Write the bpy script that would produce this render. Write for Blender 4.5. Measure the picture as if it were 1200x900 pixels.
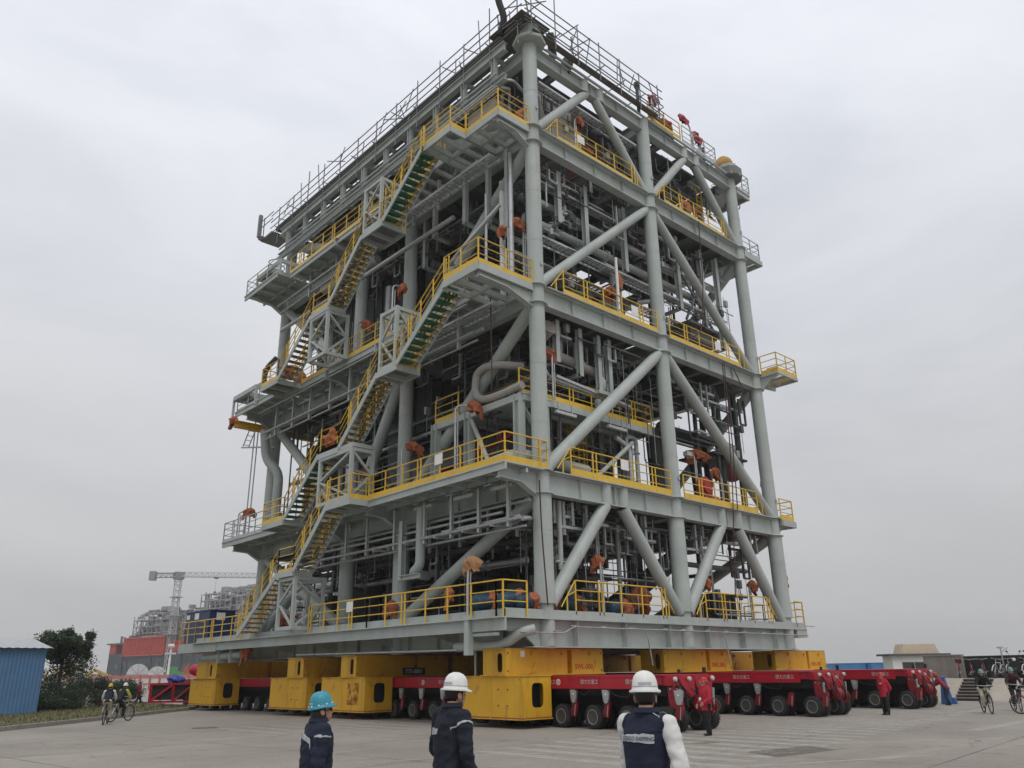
import bpy, bmesh, math, random
from mathutils import Vector, Matrix
for o in list(bpy.data.objects): bpy.data.objects.remove(o)
scene = bpy.context.scene
col = scene.collection
R = math.radians

# ------------------------------------------------------------------ camera, sky, sun, exposure
HEAD = 0.742; PITCH = 0.348; ROLL = -0.016
CAM = Vector((-20.43, -20.74, 1.774))
rt = Vector((math.cos(HEAD), -math.sin(HEAD), 0)); fh = Vector((math.sin(HEAD), math.cos(HEAD), 0))
fw = fh*math.cos(PITCH) + Vector((0,0,1))*math.sin(PITCH)
up = -fh*math.sin(PITCH) + Vector((0,0,1))*math.cos(PITCH)
rx = rt*math.cos(ROLL) + up*math.sin(ROLL); uy = -rt*math.sin(ROLL) + up*math.cos(ROLL)
cd = bpy.data.cameras.new('camera'); cam = bpy.data.objects.new('camera', cd); col.objects.link(cam)
cam.matrix_world = Matrix(((rx.x,uy.x,-fw.x,CAM.x),(rx.y,uy.y,-fw.y,CAM.y),(rx.z,uy.z,-fw.z,CAM.z),(0,0,0,1)))
cd.sensor_width = 36; cd.lens = 927.068/1200*36; cd.clip_end = 6000; cd.clip_start = .1
scene.camera = cam

SUN_EL, SUN_AZ = R(58), HEAD + math.pi + R(-18)       # azimuth clockwise from +Y, where the sun stands (behind the viewer)
w = bpy.data.worlds.new('World'); scene.world = w; w.use_nodes = True
nt = w.node_tree; nt.nodes.clear()
N = lambda t: nt.nodes.new(t)
out = N('ShaderNodeOutputWorld'); bg = N('ShaderNodeBackground'); bg.inputs['Strength'].default_value = .1
sky = N('ShaderNodeTexSky'); sky.sky_type = 'NISHITA'; sky.sun_disc = False; sky.sun_elevation = SUN_EL; sky.sun_rotation = SUN_AZ
sky.dust_density = 6; sky.air_density = 1.5
hs = N('ShaderNodeHueSaturation'); hs.inputs['Saturation'].default_value = .12
nt.links.new(sky.outputs[0], hs.inputs['Color'])
tc = N('ShaderNodeTexCoord'); sp = N('ShaderNodeSeparateXYZ'); nt.links.new(tc.outputs['Generated'], sp.inputs[0])
rmp = N('ShaderNodeValToRGB'); nt.links.new(sp.outputs['Z'], rmp.inputs[0])
def ramp(cr, stops):
    e = cr.elements
    while len(e) > 1: e.remove(e[-1])
    e[0].position, e[0].color = stops[0][0], tuple(stops[0][1])+(1,)
    for p, c in stops[1:]:
        k = e.new(p); k.color = tuple(c)+(1,)
ramp(rmp.color_ramp, [(0,(.43,.42,.405)),(.10,(.475,.475,.475)),(.30,(.55,.56,.585)),(.60,(.70,.72,.77)),(.85,(.86,.87,.93)),(1,(.98,.99,1))])
mp = N('ShaderNodeMapping'); mp.inputs['Scale'].default_value = (1.6,1.6,4.2); mp.inputs['Rotation'].default_value = (0,R(14),R(20))
nt.links.new(tc.outputs['Generated'], mp.inputs[0])
nz = N('ShaderNodeTexNoise'); nz.inputs['Scale'].default_value = 1.25; nz.inputs['Detail'].default_value = 6; nz.inputs['Roughness'].default_value = .55; nz.inputs['Distortion'].default_value = .45
nt.links.new(mp.outputs[0], nz.inputs['Vector'])
cr2 = N('ShaderNodeValToRGB'); nt.links.new(nz.outputs['Fac'], cr2.inputs[0])
ramp(cr2.color_ramp, [(.28,(.82,.83,.85)),(.48,(.95,.955,.965)),(.72,(1.07,1.065,1.055))])
mul = N('ShaderNodeMix'); mul.data_type = 'RGBA'; mul.blend_type = 'MULTIPLY'; mul.inputs[0].default_value = 1
nt.links.new(rmp.outputs[0], mul.inputs[6]); nt.links.new(cr2.outputs[0], mul.inputs[7])
sc = N('ShaderNodeVectorMath'); sc.operation = 'SCALE'; sc.inputs['Scale'].default_value = 11
nt.links.new(mul.outputs[2], sc.inputs[0])
mx = N('ShaderNodeMix'); mx.data_type = 'RGBA'; mx.inputs[0].default_value = .93
nt.links.new(hs.outputs[0], mx.inputs[6]); nt.links.new(sc.outputs[0], mx.inputs[7])
nt.links.new(mx.outputs[2], bg.inputs[0]); nt.links.new(bg.outputs[0], out.inputs[0])
sl = bpy.data.lights.new('sun', 'SUN'); sl.energy = 0.9; sl.angle = R(25); sl.color = (1,.96,.9)
so = bpy.data.objects.new('sun', sl); col.objects.link(so)
sd = Vector((math.sin(SUN_AZ)*math.cos(SUN_EL), math.cos(SUN_AZ)*math.cos(SUN_EL), math.sin(SUN_EL)))
so.rotation_euler = sd.to_track_quat('Z','Y').to_euler(); so.location = (-60,-60,80)
scene.view_settings.view_transform = 'Standard'; scene.view_settings.look = 'None'
scene.view_settings.exposure = .2; scene.view_settings.gamma = 1
scene.render.engine = 'CYCLES'

# ------------------------------------------------------------------ helpers
def M_new(name):
    m = bpy.data.materials.new(name); m.use_nodes = True
    return m, m.node_tree, m.node_tree.nodes['Principled BSDF']
def mat(name, c, rough=.55, metal=0, var=.12, scale=1.2, bump=0, bscale=30, dirt=None, dirt_amt=.5, spec=.4, coat=0, patch=None, patch_amt=.6, patch_scale=.55):
    m, t, b = M_new(name)
    b.inputs['Roughness'].default_value = rough; b.inputs['Metallic'].default_value = metal
    b.inputs['Specular IOR Level'].default_value = spec
    if coat: b.inputs['Coat Weight'].default_value = coat
    tcn = t.nodes.new('ShaderNodeTexCoord')
    n = t.nodes.new('ShaderNodeTexNoise'); n.inputs['Scale'].default_value = scale; n.inputs['Detail'].default_value = 6; n.inputs['Roughness'].default_value = .65
    t.links.new(tcn.outputs['Object'], n.inputs['Vector'])
    r = t.nodes.new('ShaderNodeValToRGB'); t.links.new(n.outputs['Fac'], r.inputs[0])
    lo = [x*(1-var) for x in c]; hi = [min(1,x*(1+var)) for x in c]
    ramp(r.color_ramp, [(.3,lo),(.7,hi)])
    src = r.outputs[0]
    if dirt:
        n2 = t.nodes.new('ShaderNodeTexNoise'); n2.inputs['Scale'].default_value = scale*.45; n2.inputs['Detail'].default_value = 9; n2.inputs['Roughness'].default_value = .75
        mpn = t.nodes.new('ShaderNodeMapping'); mpn.inputs['Scale'].default_value = (2.6,2.6,.28); mpn.inputs['Location'].default_value = (3.1,7.7,1.3)
        t.links.new(tcn.outputs['Object'], mpn.inputs[0]); t.links.new(mpn.outputs[0], n2.inputs['Vector'])
        r2 = t.nodes.new('ShaderNodeValToRGB'); t.links.new(n2.outputs['Fac'], r2.inputs[0]); ramp(r2.color_ramp, [(.52,(0,0,0)),(.74,(dirt_amt,)*3)])
        mm = t.nodes.new('ShaderNodeMix'); mm.data_type = 'RGBA'; t.links.new(r2.outputs[0], mm.inputs[0])
        t.links.new(src, mm.inputs[6]); mm.inputs[7].default_value = tuple(dirt)+(1,); src = mm.outputs[2]
    if patch:   # touched-up or chipped areas with a shape of their own
        n4=t.nodes.new('ShaderNodeTexNoise'); n4.inputs['Scale'].default_value=patch_scale; n4.inputs['Detail'].default_value=10; n4.inputs['Roughness'].default_value=.6; n4.inputs['Distortion'].default_value=.8
        mp4=t.nodes.new('ShaderNodeMapping'); mp4.inputs['Location'].default_value=(11.3,4.1,8.8); t.links.new(tcn.outputs['Object'],mp4.inputs[0]); t.links.new(mp4.outputs[0],n4.inputs['Vector'])
        r4=t.nodes.new('ShaderNodeValToRGB'); t.links.new(n4.outputs['Fac'],r4.inputs[0]); ramp(r4.color_ramp,[(.60,(0,0,0)),(.635,(patch_amt,)*3)])
        m4=t.nodes.new('ShaderNodeMix'); m4.data_type='RGBA'; t.links.new(r4.outputs[0],m4.inputs[0]); t.links.new(src,m4.inputs[6]); m4.inputs[7].default_value=tuple(patch)+(1,); src=m4.outputs[2]
    t.links.new(src, b.inputs['Base Color'])
    if bump:
        n3 = t.nodes.new('ShaderNodeTexNoise'); n3.inputs['Scale'].default_value = bscale; n3.inputs['Detail'].default_value = 4
        t.links.new(tcn.outputs['Object'], n3.inputs['Vector'])
        bp = t.nodes.new('ShaderNodeBump'); bp.inputs['Strength'].default_value = bump; bp.inputs['Distance'].default_value = .02
        t.links.new(n3.outputs['Fac'], bp.inputs['Height']); t.links.new(bp.outputs[0], b.inputs['Normal'])
    return m

from mathutils import noise as mnoise
def draped(q, c, rx, ry, rz, seed=0, tail=.5):
    """a sheet tied over something: lumpy top, hanging folds, one long loose corner"""
    rr=random.Random(seed); n=30; ph=rr.uniform(0,6.28); k1=rr.choice([3,5,7]); rings=[]; lx,ly=rr.uniform(-.5,.5),rr.uniform(-.5,.5); cor=rr.uniform(0,6.28); st=rr.uniform(.7,1.5)
    for i in range(12):
        t=i/11; rad=(.25+.75*math.sin(min(1,t*1.7)*math.pi/2))*(1-.35*max(0,math.sin((t-.45)*3.0)) if t>.45 else 1); z=1-t*(1.25+tail)
        if i==0: rad=.02
        rg=[]
        for j in range(n):
            a=2*math.pi*j/n; nv=mnoise.noise(Vector((math.cos(a)*2.3+seed,math.sin(a)*2.3,t*2.5+seed*.7)))
            f=1+.34*t*math.sin(k1*a+ph+t*1.5)+.65*nv*(.35+t)
            w_=max(0,math.cos(a-cor))**3
            zz=z-(w_*.9*t*t)+(.5*mnoise.noise(Vector((math.cos(a)*1.7,math.sin(a)*1.7+seed,3)))*t)+.25*nv*(1-t)
            rg.append((c[0]+rx*(st*rad*f*math.cos(a)+lx*(1-z)*.35+w_*.5*t*math.cos(cor)),c[1]+ry*(rad*f/st*math.sin(a)+ly*(1-z)*.35+w_*.5*t*math.sin(cor)),c[2]+rz*zz))
        rings.append(rg)
    vs=[x for rg in rings for x in rg]
    q.add(vs,[(i*n+j,i*n+(j+1)%n,(i+1)*n+(j+1)%n,(i+1)*n+j) for i in range(11) for j in range(n)],False)
class MB:
    def __init__(s): s.v = []; s.f = []; s.sm = []; s.mi = []; s.cur = 0
    def add(s, vs, fs, smooth=False):
        k = len(s.v); s.v += [tuple(x) for x in vs]
        for f in fs: s.f.append(tuple(i+k for i in f)); s.sm.append(smooth); s.mi.append(s.cur)
    def hexa(s, p):   # 8 points: bottom ring 0-3 ccw from above, top ring 4-7
        s.add(p, [(3,2,1,0),(4,5,6,7),(0,1,5,4),(1,2,6,5),(2,3,7,6),(3,0,4,7)])
    def box(s, x0,x1,y0,y1,z0,z1):
        if x0>x1: x0,x1=x1,x0
        if y0>y1: y0,y1=y1,y0
        if z0>z1: z0,z1=z1,z0
        s.hexa([(x0,y0,z0),(x1,y0,z0),(x1,y1,z0),(x0,y1,z0),(x0,y0,z1),(x1,y0,z1),(x1,y1,z1),(x0,y1,z1)])
    def bar(s, p, q, w, h, upv=(0,0,1)):   # rectangular bar from p to q, w sideways, h along up
        p=Vector(p); q=Vector(q); d=(q-p).normalized(); u_=Vector(upv)
        sd_=d.cross(u_)
        if sd_.length<1e-4: sd_=d.cross(Vector((1,0,0)))
        sd_.normalize(); u2=sd_.cross(d)
        a=sd_*(w/2); b=u2*(h/2)
        s.hexa([p-a-b,p+a-b,q+a-b,q-a-b,p-a+b,p+a+b,q+a+b,q-a+b])
    def ibeam(s, p, q, h, w, upv=(0,0,1), tf=.03, tw=.02):
        p=Vector(p); q=Vector(q); d=(q-p).normalized(); u_=Vector(upv)
        sd_=d.cross(u_)
        if sd_.length<1e-4: u_=Vector((1,0,0)); sd_=d.cross(u_)
        sd_.normalize(); u2=sd_.cross(d)
        o=u2*(h/2-tf/2)
        s.bar(p+o,q+o,w,tf,u2); s.bar(p-o,q-o,w,tf,u2); s.bar(p,q,tw,h-2*tf,u2)
    def tube(s, p, q, r, n=10, r2=None, caps=True, smooth=True):
        p=Vector(p); q=Vector(q); r2=r if r2 is None else r2
        d=(q-p).normalized(); a=d.orthogonal().normalized(); b=d.cross(a)
        vs=[];
        for i in range(n):
            t=2*math.pi*i/n; e=a*math.cos(t)+b*math.sin(t); vs.append(p+e*r); vs.append(q+e*r2)
        s.add(vs,[(2*i,2*((i+1)%n),2*((i+1)%n)+1,2*i+1) for i in range(n)],smooth)
        if caps:
            s.add([vs[2*i] for i in range(n)],[tuple(range(n))[::-1]]); s.add([vs[2*i+1] for i in range(n)],[tuple(range(n))])
    def path(s, pts, r, n=8, bend=None, closed=False):   # round pipe along a polyline with curved elbows
        pts=[Vector(p) for p in pts]
        if bend is None: bend=r*3
        P=[pts[0]]
        for i in range(1,len(pts)-1):
            a,b,c=pts[i-1],pts[i],pts[i+1]; d1=(a-b); d2=(c-b)
            if d1.length<1e-6 or d2.length<1e-6: continue
            k=min(bend,d1.length*.45,d2.length*.45); d1.normalize(); d2.normalize()
            for t in (0,.25,.5,.75,1):
                P.append((b+d1*k)*(1-t)**2+b*2*t*(1-t)+(b+d2*k)*t*t)
        P.append(pts[-1])
        d=(P[1]-P[0]).normalized(); a=d.orthogonal().normalized(); rings=[]
        for i,p in enumerate(P):
            dn=((P[min(i+1,len(P)-1)]-P[max(i-1,0)]))
            if dn.length<1e-6: dn=d
            dn.normalize(); a=(a-dn*a.dot(dn)); 
            if a.length<1e-5: a=dn.orthogonal()
            a.normalize(); b=dn.cross(a)
            rings.append([p+(a*math.cos(2*math.pi*j/n)+b*math.sin(2*math.pi*j/n))*r for j in range(n)])
        vs=[x for rg in rings for x in rg]
        fs=[(i*n+j,i*n+(j+1)%n,(i+1)*n+(j+1)%n,(i+1)*n+j) for i in range(len(rings)-1) for j in range(n)]
        s.add(vs,fs,True); s.add(rings[0],[tuple(range(n))[::-1]]); s.add(rings[-1],[tuple(range(n))])
    def lathe(s, prof, n=24, c=(0,0,0), axis='z', smooth=True):   # prof: (radius, height) pairs
        c=Vector(c); rings=[]
        for r,h in prof:
            rg=[]
            for j in range(n):
                t=2*math.pi*j/n; x,y=r*math.cos(t),r*math.sin(t)
                rg.append(c+{'z':Vector((x,y,h)),'x':Vector((h,x,y)),'y':Vector((y,h,x))}[axis])
            rings.append(rg)
        vs=[x for rg in rings for x in rg]
        s.add(vs,[(i*n+j,i*n+(j+1)%n,(i+1)*n+(j+1)%n,(i+1)*n+j) for i in range(len(rings)-1) for j in range(n)],smooth)
        if prof[0]==prof[-1]: return
        if prof[0][0]>1e-4: s.add(rings[0],[tuple(range(n))[::-1]])
        if prof[-1][0]>1e-4: s.add(rings[-1],[tuple(range(n))])
    def ball(s, c, r, n=10, m=7, sx=1, sy=1, sz=1):
        vs=[];fs=[]
        for i in range(m+1):
            a=math.pi*i/m
            for j in range(n):
                t=2*math.pi*j/n; vs.append((c[0]+r*sx*math.sin(a)*math.cos(t),c[1]+r*sy*math.sin(a)*math.sin(t),c[2]+r*sz*math.cos(a)))
        for i in range(m):
            for j in range(n): fs.append((i*n+j,(i+1)*n+j,(i+1)*n+(j+1)%n,i*n+(j+1)%n))
        s.add(vs,fs,True)
    def prism(s, poly, d, smooth=False):   # poly: 3-D points of a planar outline; extruded along d
        d=Vector(d); n=len(poly); a=[Vector(p) for p in poly]; b=[p+d for p in a]
        nn=sum(((a[(i+1)%n]-a[0]).cross(a[(i+2)%n]-a[0]) for i in range(n)),Vector())
        if nn.dot(d)>0: a,b=a,b
        fs=[tuple(range(n))[::-1],tuple(range(n,2*n))]+[(i,(i+1)%n,n+(i+1)%n,n+i) for i in range(n)]
        s.add(a+b,fs,smooth)
    def plate_hole(s, x, y0,y1,z0,z1, hy,hz,hw,hh, t, axis='x'):   # plate in the YZ (or XZ) plane with a rounded slot
        n=24; out_=[];inn=[]
        for i in range(n):
            a=2*math.pi*i/n; ca,sa=math.cos(a),math.sin(a)
            p=2/4.5
            ey=abs(ca)**p*(1 if ca>=0 else -1); ez=abs(sa)**p*(1 if sa>=0 else -1)
            inn.append((hy+hw*ey,hz+hh*ez))
            m_=max(abs(ca),abs(sa)); oy,oz=ca/m_,sa/m_
            out_.append(((y0+y1)/2+(y1-y0)/2*oy,(z0+z1)/2+(z1-z0)/2*oz))
        def P(xx,yz): return (xx,yz[0],yz[1]) if axis=='x' else (yz[0],xx,yz[1])
        vs=[P(x,p) for p in out_]+[P(x,p) for p in inn]+[P(x+t,p) for p in out_]+[P(x+t,p) for p in inn]
        fs=[]
        for i in range(n):
            j=(i+1)%n
            fs+=[(i,j,n+j,n+i),(2*n+j,2*n+i,3*n+i,3*n+j),(n+i,n+j,3*n+j,3*n+i),(i,2*n+i,2*n+j,j)]
        s.add(vs,fs)
    def build(s, name, mats, parent=None, loc=None):
        me=bpy.data.meshes.new(name); me.from_pydata(s.v,[],s.f)
        if not isinstance(mats,(list,tuple)): mats=[mats]
        for m in mats: me.materials.append(m)
        me.polygons.foreach_set('use_smooth',s.sm); me.polygons.foreach_set('material_index',s.mi)
        bm=bmesh.new(); bm.from_mesh(me); bmesh.ops.recalc_face_normals(bm,faces=bm.faces); bm.to_mesh(me); bm.free()
        me.update()
        o=bpy.data.objects.new(name,me); col.objects.link(o)
        if parent: o.parent=parent
        if loc: o.location=loc
        return o
def tag(o,label=None,cat=None,group=None,kind=None):
    if label: o['label']=label
    if cat: o['category']=cat
    if group: o['group']=group
    if kind: o['kind']=kind
    return o
def empty(name,loc=(0,0,0),label=None,cat=None,group=None,rz=0):
    o=bpy.data.objects.new(name,None); col.objects.link(o); o.location=loc; o.rotation_euler=(0,0,rz); o.empty_display_size=.3
    return tag(o,label,cat,group)
def copy_tree(o,parent=None):
    c=o.copy(); col.objects.link(c)
    if parent: c.parent=parent
    for ch in [x for x in bpy.data.objects if x.parent==o]: copy_tree(ch,c)
    return c
def text_mesh(txt, size, name, m, parent, mw, thick=.004, sx=1.0):   # flat lettering as a thin mesh
    cu=bpy.data.curves.new('lettering','FONT'); cu.body=txt; cu.size=size; cu.extrude=thick; cu.offset=size*.022 if txt.isascii() else 0; cu.align_x='CENTER'; cu.align_y='CENTER'
    t=bpy.data.objects.new('lettering',cu); col.objects.link(t)
    dg=bpy.context.evaluated_depsgraph_get(); me=bpy.data.meshes.new_from_object(t.evaluated_get(dg))
    bpy.data.objects.remove(t); bpy.data.curves.remove(cu)
    me.name=name; me.materials.clear(); me.materials.append(m); me.transform(Matrix.Diagonal((sx,1,1,1)))
    o=bpy.data.objects.new(name,me); col.objects.link(o); o.parent=parent; o.matrix_local=mw
    return o
def facing(loc, right, upv=(0,0,1)):   # matrix whose X runs along right and Y along up: lettering on a wall
    r_=Vector(right).normalized(); u_=Vector(upv); n_=r_.cross(u_)
    return Matrix(((r_.x,u_.x,n_.x,loc[0]),(r_.y,u_.y,n_.y,loc[1]),(r_.z,u_.z,n_.z,loc[2]),(0,0,0,1)))

GREY   = mat('grey_green_paint',(.385,.424,.405),.5,0,.10,.7,dirt=(.235,.205,.165),dirt_amt=.55,patch=(.43,.44,.42),patch_amt=.6)
GREY_SHADE  = mat('grey_paint_with_shade',(.15,.157,.154),.55,0,.12,.9,dirt=(.2,.19,.17),dirt_amt=.45)  # darker copy of the grey paint; interior shade is put into its colour
GALV   = mat('galvanised_steel',(.42,.43,.43),.42,.55,.15,3)
STEELP = mat('bare_pipe_steel',(.46,.47,.47),.35,.6,.18,2)
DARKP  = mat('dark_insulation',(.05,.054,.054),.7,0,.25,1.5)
BROWNP = mat('beige_primer_pipe',(.33,.305,.275),.6,0,.15,1.2)
YEL    = mat('yellow_rail_paint',(.66,.43,.045),.45,0,.12,1.5,dirt=(.3,.2,.08),dirt_amt=.4)
YBEAM  = mat('yellow_beam_paint',(.62,.345,.020),.5,0,.10,.8,dirt=(.20,.095,.025),dirt_amt=.7,patch=(.38,.15,.03),patch_amt=.55,patch_scale=1.1)
RUST   = mat('rusty_edge',(.25,.10,.035),.8,0,.3,4)
RED    = mat('red_trailer_paint',(.40,.011,.026),.38,0,.14,1.6,dirt=(.09,.025,.022),dirt_amt=.75,spec=.4,patch=(.14,.05,.045),patch_amt=.7,patch_scale=1.8)
REDP   = mat('red_pipe_paint',(.33,.02,.025),.5,0,.15,1.5)
ORANGE = mat('orange_tarpaulin',(.36,.11,.045),.75,0,.2,3,bump=.6,bscale=12)
TYRE   = mat('tyre_rubber',(.022,.021,.02),.8,0,.35,6,bump=.3,bscale=60)
RIM    = mat('wheel_rim',(.07,.07,.068),.5,.3,.2,5)
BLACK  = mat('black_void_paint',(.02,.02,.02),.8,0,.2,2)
GREEN  = mat('green_tread_cloth',(.012,.125,.065),.75,0,.3,4)
BLUE   = mat('blue_machine_paint',(.022,.06,.095),.45,0,.15,2)
NAVY   = mat('navy_cabinet_paint',(.012,.03,.10),.45,0,.15,1.5)
WHITEP = mat('white_paint',(.72,.72,.70),.5,0,.06,2)
SCAF   = mat('scaffold_tube',(.16,.165,.165),.5,.5,.2,3)
BOARD  = mat('scaffold_board',(.12,.105,.09),.85,0,.3,2)
PALE   = mat('pale_sheet',(.62,.60,.56),.7,0,.06,1)
REDTXT = mat('red_stencil',(.5,.05,.02),.6,0,.1,2)
CONC   = mat('cast_concrete',(.30,.28,.255),.85,0,.12,1.5,bump=.2,bscale=20,dirt=(.12,.11,.10),dirt_amt=.6)
def grating_mat():
    m,t,b=M_new('steel_grating'); b.inputs['Base Color'].default_value=(.34,.35,.345,1); b.inputs['Roughness'].default_value=.5
    tr=t.nodes.new('ShaderNodeBsdfTransparent'); mxs=t.nodes.new('ShaderNodeMixShader')
    tcn=t.nodes.new('ShaderNodeTexCoord'); wv=t.nodes.new('ShaderNodeTexWave'); wv.bands_direction='Y'; wv.inputs['Scale'].default_value=7.8
    t.links.new(tcn.outputs['Object'],wv.inputs[0])
    gt=t.nodes.new('ShaderNodeMath'); gt.operation='GREATER_THAN'; gt.inputs[1].default_value=.28; t.links.new(wv.outputs['Fac'],gt.inputs[0])
    o=t.nodes['Material Output']; t.links.new(gt.outputs[0],mxs.inputs[0]); t.links.new(b.outputs[0],mxs.inputs[1]); t.links.new(tr.outputs[0],mxs.inputs[2]); t.links.new(mxs.outputs[0],o.inputs[0])
    return m
GRATE = grating_mat()
# ------------------------------------------------------------------ ground
def ground_mat():
    m,t,b=M_new('worn_concrete_yard'); L=t.links
    tcn=t.nodes.new('ShaderNodeTexCoord')
    rot=t.nodes.new('ShaderNodeMapping'); rot.inputs['Rotation'].default_value=(0,0,R(-6)); L.new(tcn.outputs['Object'],rot.inputs[0])
    def noise(s,d=6,rg=.6,v=None):
        n=t.nodes.new('ShaderNodeTexNoise'); n.inputs['Scale'].default_value=s; n.inputs['Detail'].default_value=d; n.inputs['Roughness'].default_value=rg
        L.new(v or tcn.outputs['Object'],n.inputs['Vector']); return n.outputs['Fac']
    def cramp(f,st):
        r=t.nodes.new('ShaderNodeValToRGB'); L.new(f,r.inputs[0]); ramp(r.color_ramp,st); return r.outputs[0]
    def mix(f,a,c,bt='MIX'):
        x=t.nodes.new('ShaderNodeMix'); x.data_type='RGBA'; x.blend_type=bt
        if isinstance(f,float): x.inputs[0].default_value=f
        else: L.new(f,x.inputs[0])
        for i,q in ((6,a),(7,c)):
            if isinstance(q,tuple): x.inputs[i].default_value=q+(1,)
            else: L.new(q,x.inputs[i])
        return x.outputs[2]
    base=cramp(noise(.16,8,.62),[(.3,(.215,.194,.166)),(.5,(.265,.242,.210)),(.72,(.32,.295,.257))])
    fine=cramp(noise(9,5,.7),[(.25,(.82,)*3),(.75,(1.14,)*3)])
    c=mix(1.0,base,fine,'MULTIPLY')
    # long tyre sweeps and scuffs
    sw=t.nodes.new('ShaderNodeMapping'); sw.inputs['Rotation'].default_value=(0,0,R(-40)); sw.inputs['Scale'].default_value=(.06,1.1,1); L.new(tcn.outputs['Object'],sw.inputs[0])
    c=mix(cramp(noise(1.0,7,.7,sw.outputs[0]),[(.52,(0,)*3),(.72,(.35,)*3)]),c,(.20,.185,.165))
    sw2=t.nodes.new('ShaderNodeMapping'); sw2.inputs['Rotation'].default_value=(0,0,R(35)); sw2.inputs['Scale'].default_value=(.05,.9,1); L.new(tcn.outputs['Object'],sw2.inputs[0])
    c=mix(cramp(noise(1.3,7,.7,sw2.outputs[0]),[(.56,(0,)*3),(.74,(.4,)*3)]),c,(.42,.395,.355))
    c=mix(cramp(noise(.55,9,.75),[(.57,(0,)*3),(.70,(.7,)*3)]),c,(.135,.125,.112))
    # slab joints
    br=t.nodes.new('ShaderNodeTexBrick'); br.offset=0; br.inputs['Scale'].default_value=1; br.inputs['Brick Width'].default_value=5; br.inputs['Row Height'].default_value=4.5; br.inputs['Mortar Size'].default_value=.028; br.inputs['Mortar Smooth'].default_value=.3
    L.new(rot.outputs[0],br.inputs['Vector'])
    jm=t.nodes.new('ShaderNodeMath'); jm.operation='MULTIPLY'; L.new(br.outputs['Fac'],jm.inputs[0]); L.new(cramp(noise(.4,3),[(.3,(.35,)*3),(.6,(1,)*3)]),jm.inputs[1])
    c=mix(jm.outputs[0],c,(.10,.095,.085))
    # cracks and small oil spots
    vo=t.nodes.new('ShaderNodeTexVoronoi'); vo.feature='DISTANCE_TO_EDGE'; vo.inputs['Scale'].default_value=.16
    wn=t.nodes.new('ShaderNodeTexNoise'); wn.inputs['Scale'].default_value=1.3; wn.inputs['Detail'].default_value=8; L.new(tcn.outputs['Object'],wn.inputs['Vector'])
    va=t.nodes.new('ShaderNodeVectorMath'); va.operation='MULTIPLY_ADD'; va.inputs[1].default_value=(1.6,1.6,0); L.new(wn.outputs['Color'],va.inputs[0]); L.new(tcn.outputs['Object'],va.inputs[2]); L.new(va.outputs[0],vo.inputs['Vector'])
    ck=t.nodes.new('ShaderNodeMath'); ck.operation='MULTIPLY'; L.new(cramp(vo.outputs['Distance'],[(0,(.8,)*3),(.006,(0,)*3)]),ck.inputs[0]); L.new(cramp(noise(.07,3),[(.45,(0,)*3),(.6,(1,)*3)]),ck.inputs[1])
    c=mix(ck.outputs[0],c,(.09,.083,.075))
    v2=t.nodes.new('ShaderNodeTexVoronoi'); v2.inputs['Scale'].default_value=.5; v2.inputs['Randomness'].default_value=1; L.new(va.outputs[0],v2.inputs['Vector'])
    c=mix(cramp(v2.outputs['Distance'],[(.03,(.55,)*3),(.13,(0,)*3)]),c,(.12,.112,.10))
    L.new(c,b.inputs['Base Color']); b.inputs['Roughness'].default_value=.82; b.inputs['Specular IOR Level'].default_value=.3
    bp=t.nodes.new('ShaderNodeBump'); bp.inputs['Strength'].default_value=.25; bp.inputs['Distance'].default_value=.02; L.new(noise(14,5,.7),bp.inputs['Height']); L.new(bp.outputs[0],b.inputs['Normal'])
    return m
g=MB(); g.add([(-1500,-1500,0),(1500,-1500,0),(1500,1500,0),(-1500,1500,0)],[(0,1,2,3)])
tag(g.build('ground',ground_mat()),kind='structure')
def worn_paint(name,c,cover=.5,sc_=2.2):
    m,t,b=M_new(name); b.inputs['Base Color'].default_value=c+(1,); b.inputs['Roughness'].default_value=.8
    tr=t.nodes.new('ShaderNodeBsdfTransparent'); mxs=t.nodes.new('ShaderNodeMixShader'); tcn=t.nodes.new('ShaderNodeTexCoord')
    n=t.nodes.new('ShaderNodeTexNoise'); n.inputs['Scale'].default_value=sc_; n.inputs['Detail'].default_value=9; n.inputs['Roughness'].default_value=.8; t.links.new(tcn.outputs['Object'],n.inputs['Vector'])
    r=t.nodes.new('ShaderNodeValToRGB'); t.links.new(n.outputs['Fac'],r.inputs[0]); ramp(r.color_ramp,[(.38,(cover*.25,)*3),(.62,(cover,)*3)])
    t.links.new(r.outputs[0],mxs.inputs[0]); t.links.new(tr.outputs[0],mxs.inputs[1]); t.links.new(b.outputs[0],mxs.inputs[2]); t.links.new(mxs.outputs[0],t.nodes['Material Output'].inputs[0])
    return m
WORN=worn_paint('worn_white_road_paint',(.55,.53,.49),.6); WORN2=worn_paint('faded_white_road_paint',(.52,.50,.46),.5); PATCH=worn_paint('dark_asphalt_patch',(.10,.094,.088),.6,3)
def flat(name,poly,m,z=.004,kind='structure'):
    a=MB(); a.add([(x,y,z) for x,y in poly],[tuple(range(len(poly)))]); o=a.build(name,m); return tag(o,kind=kind)
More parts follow.
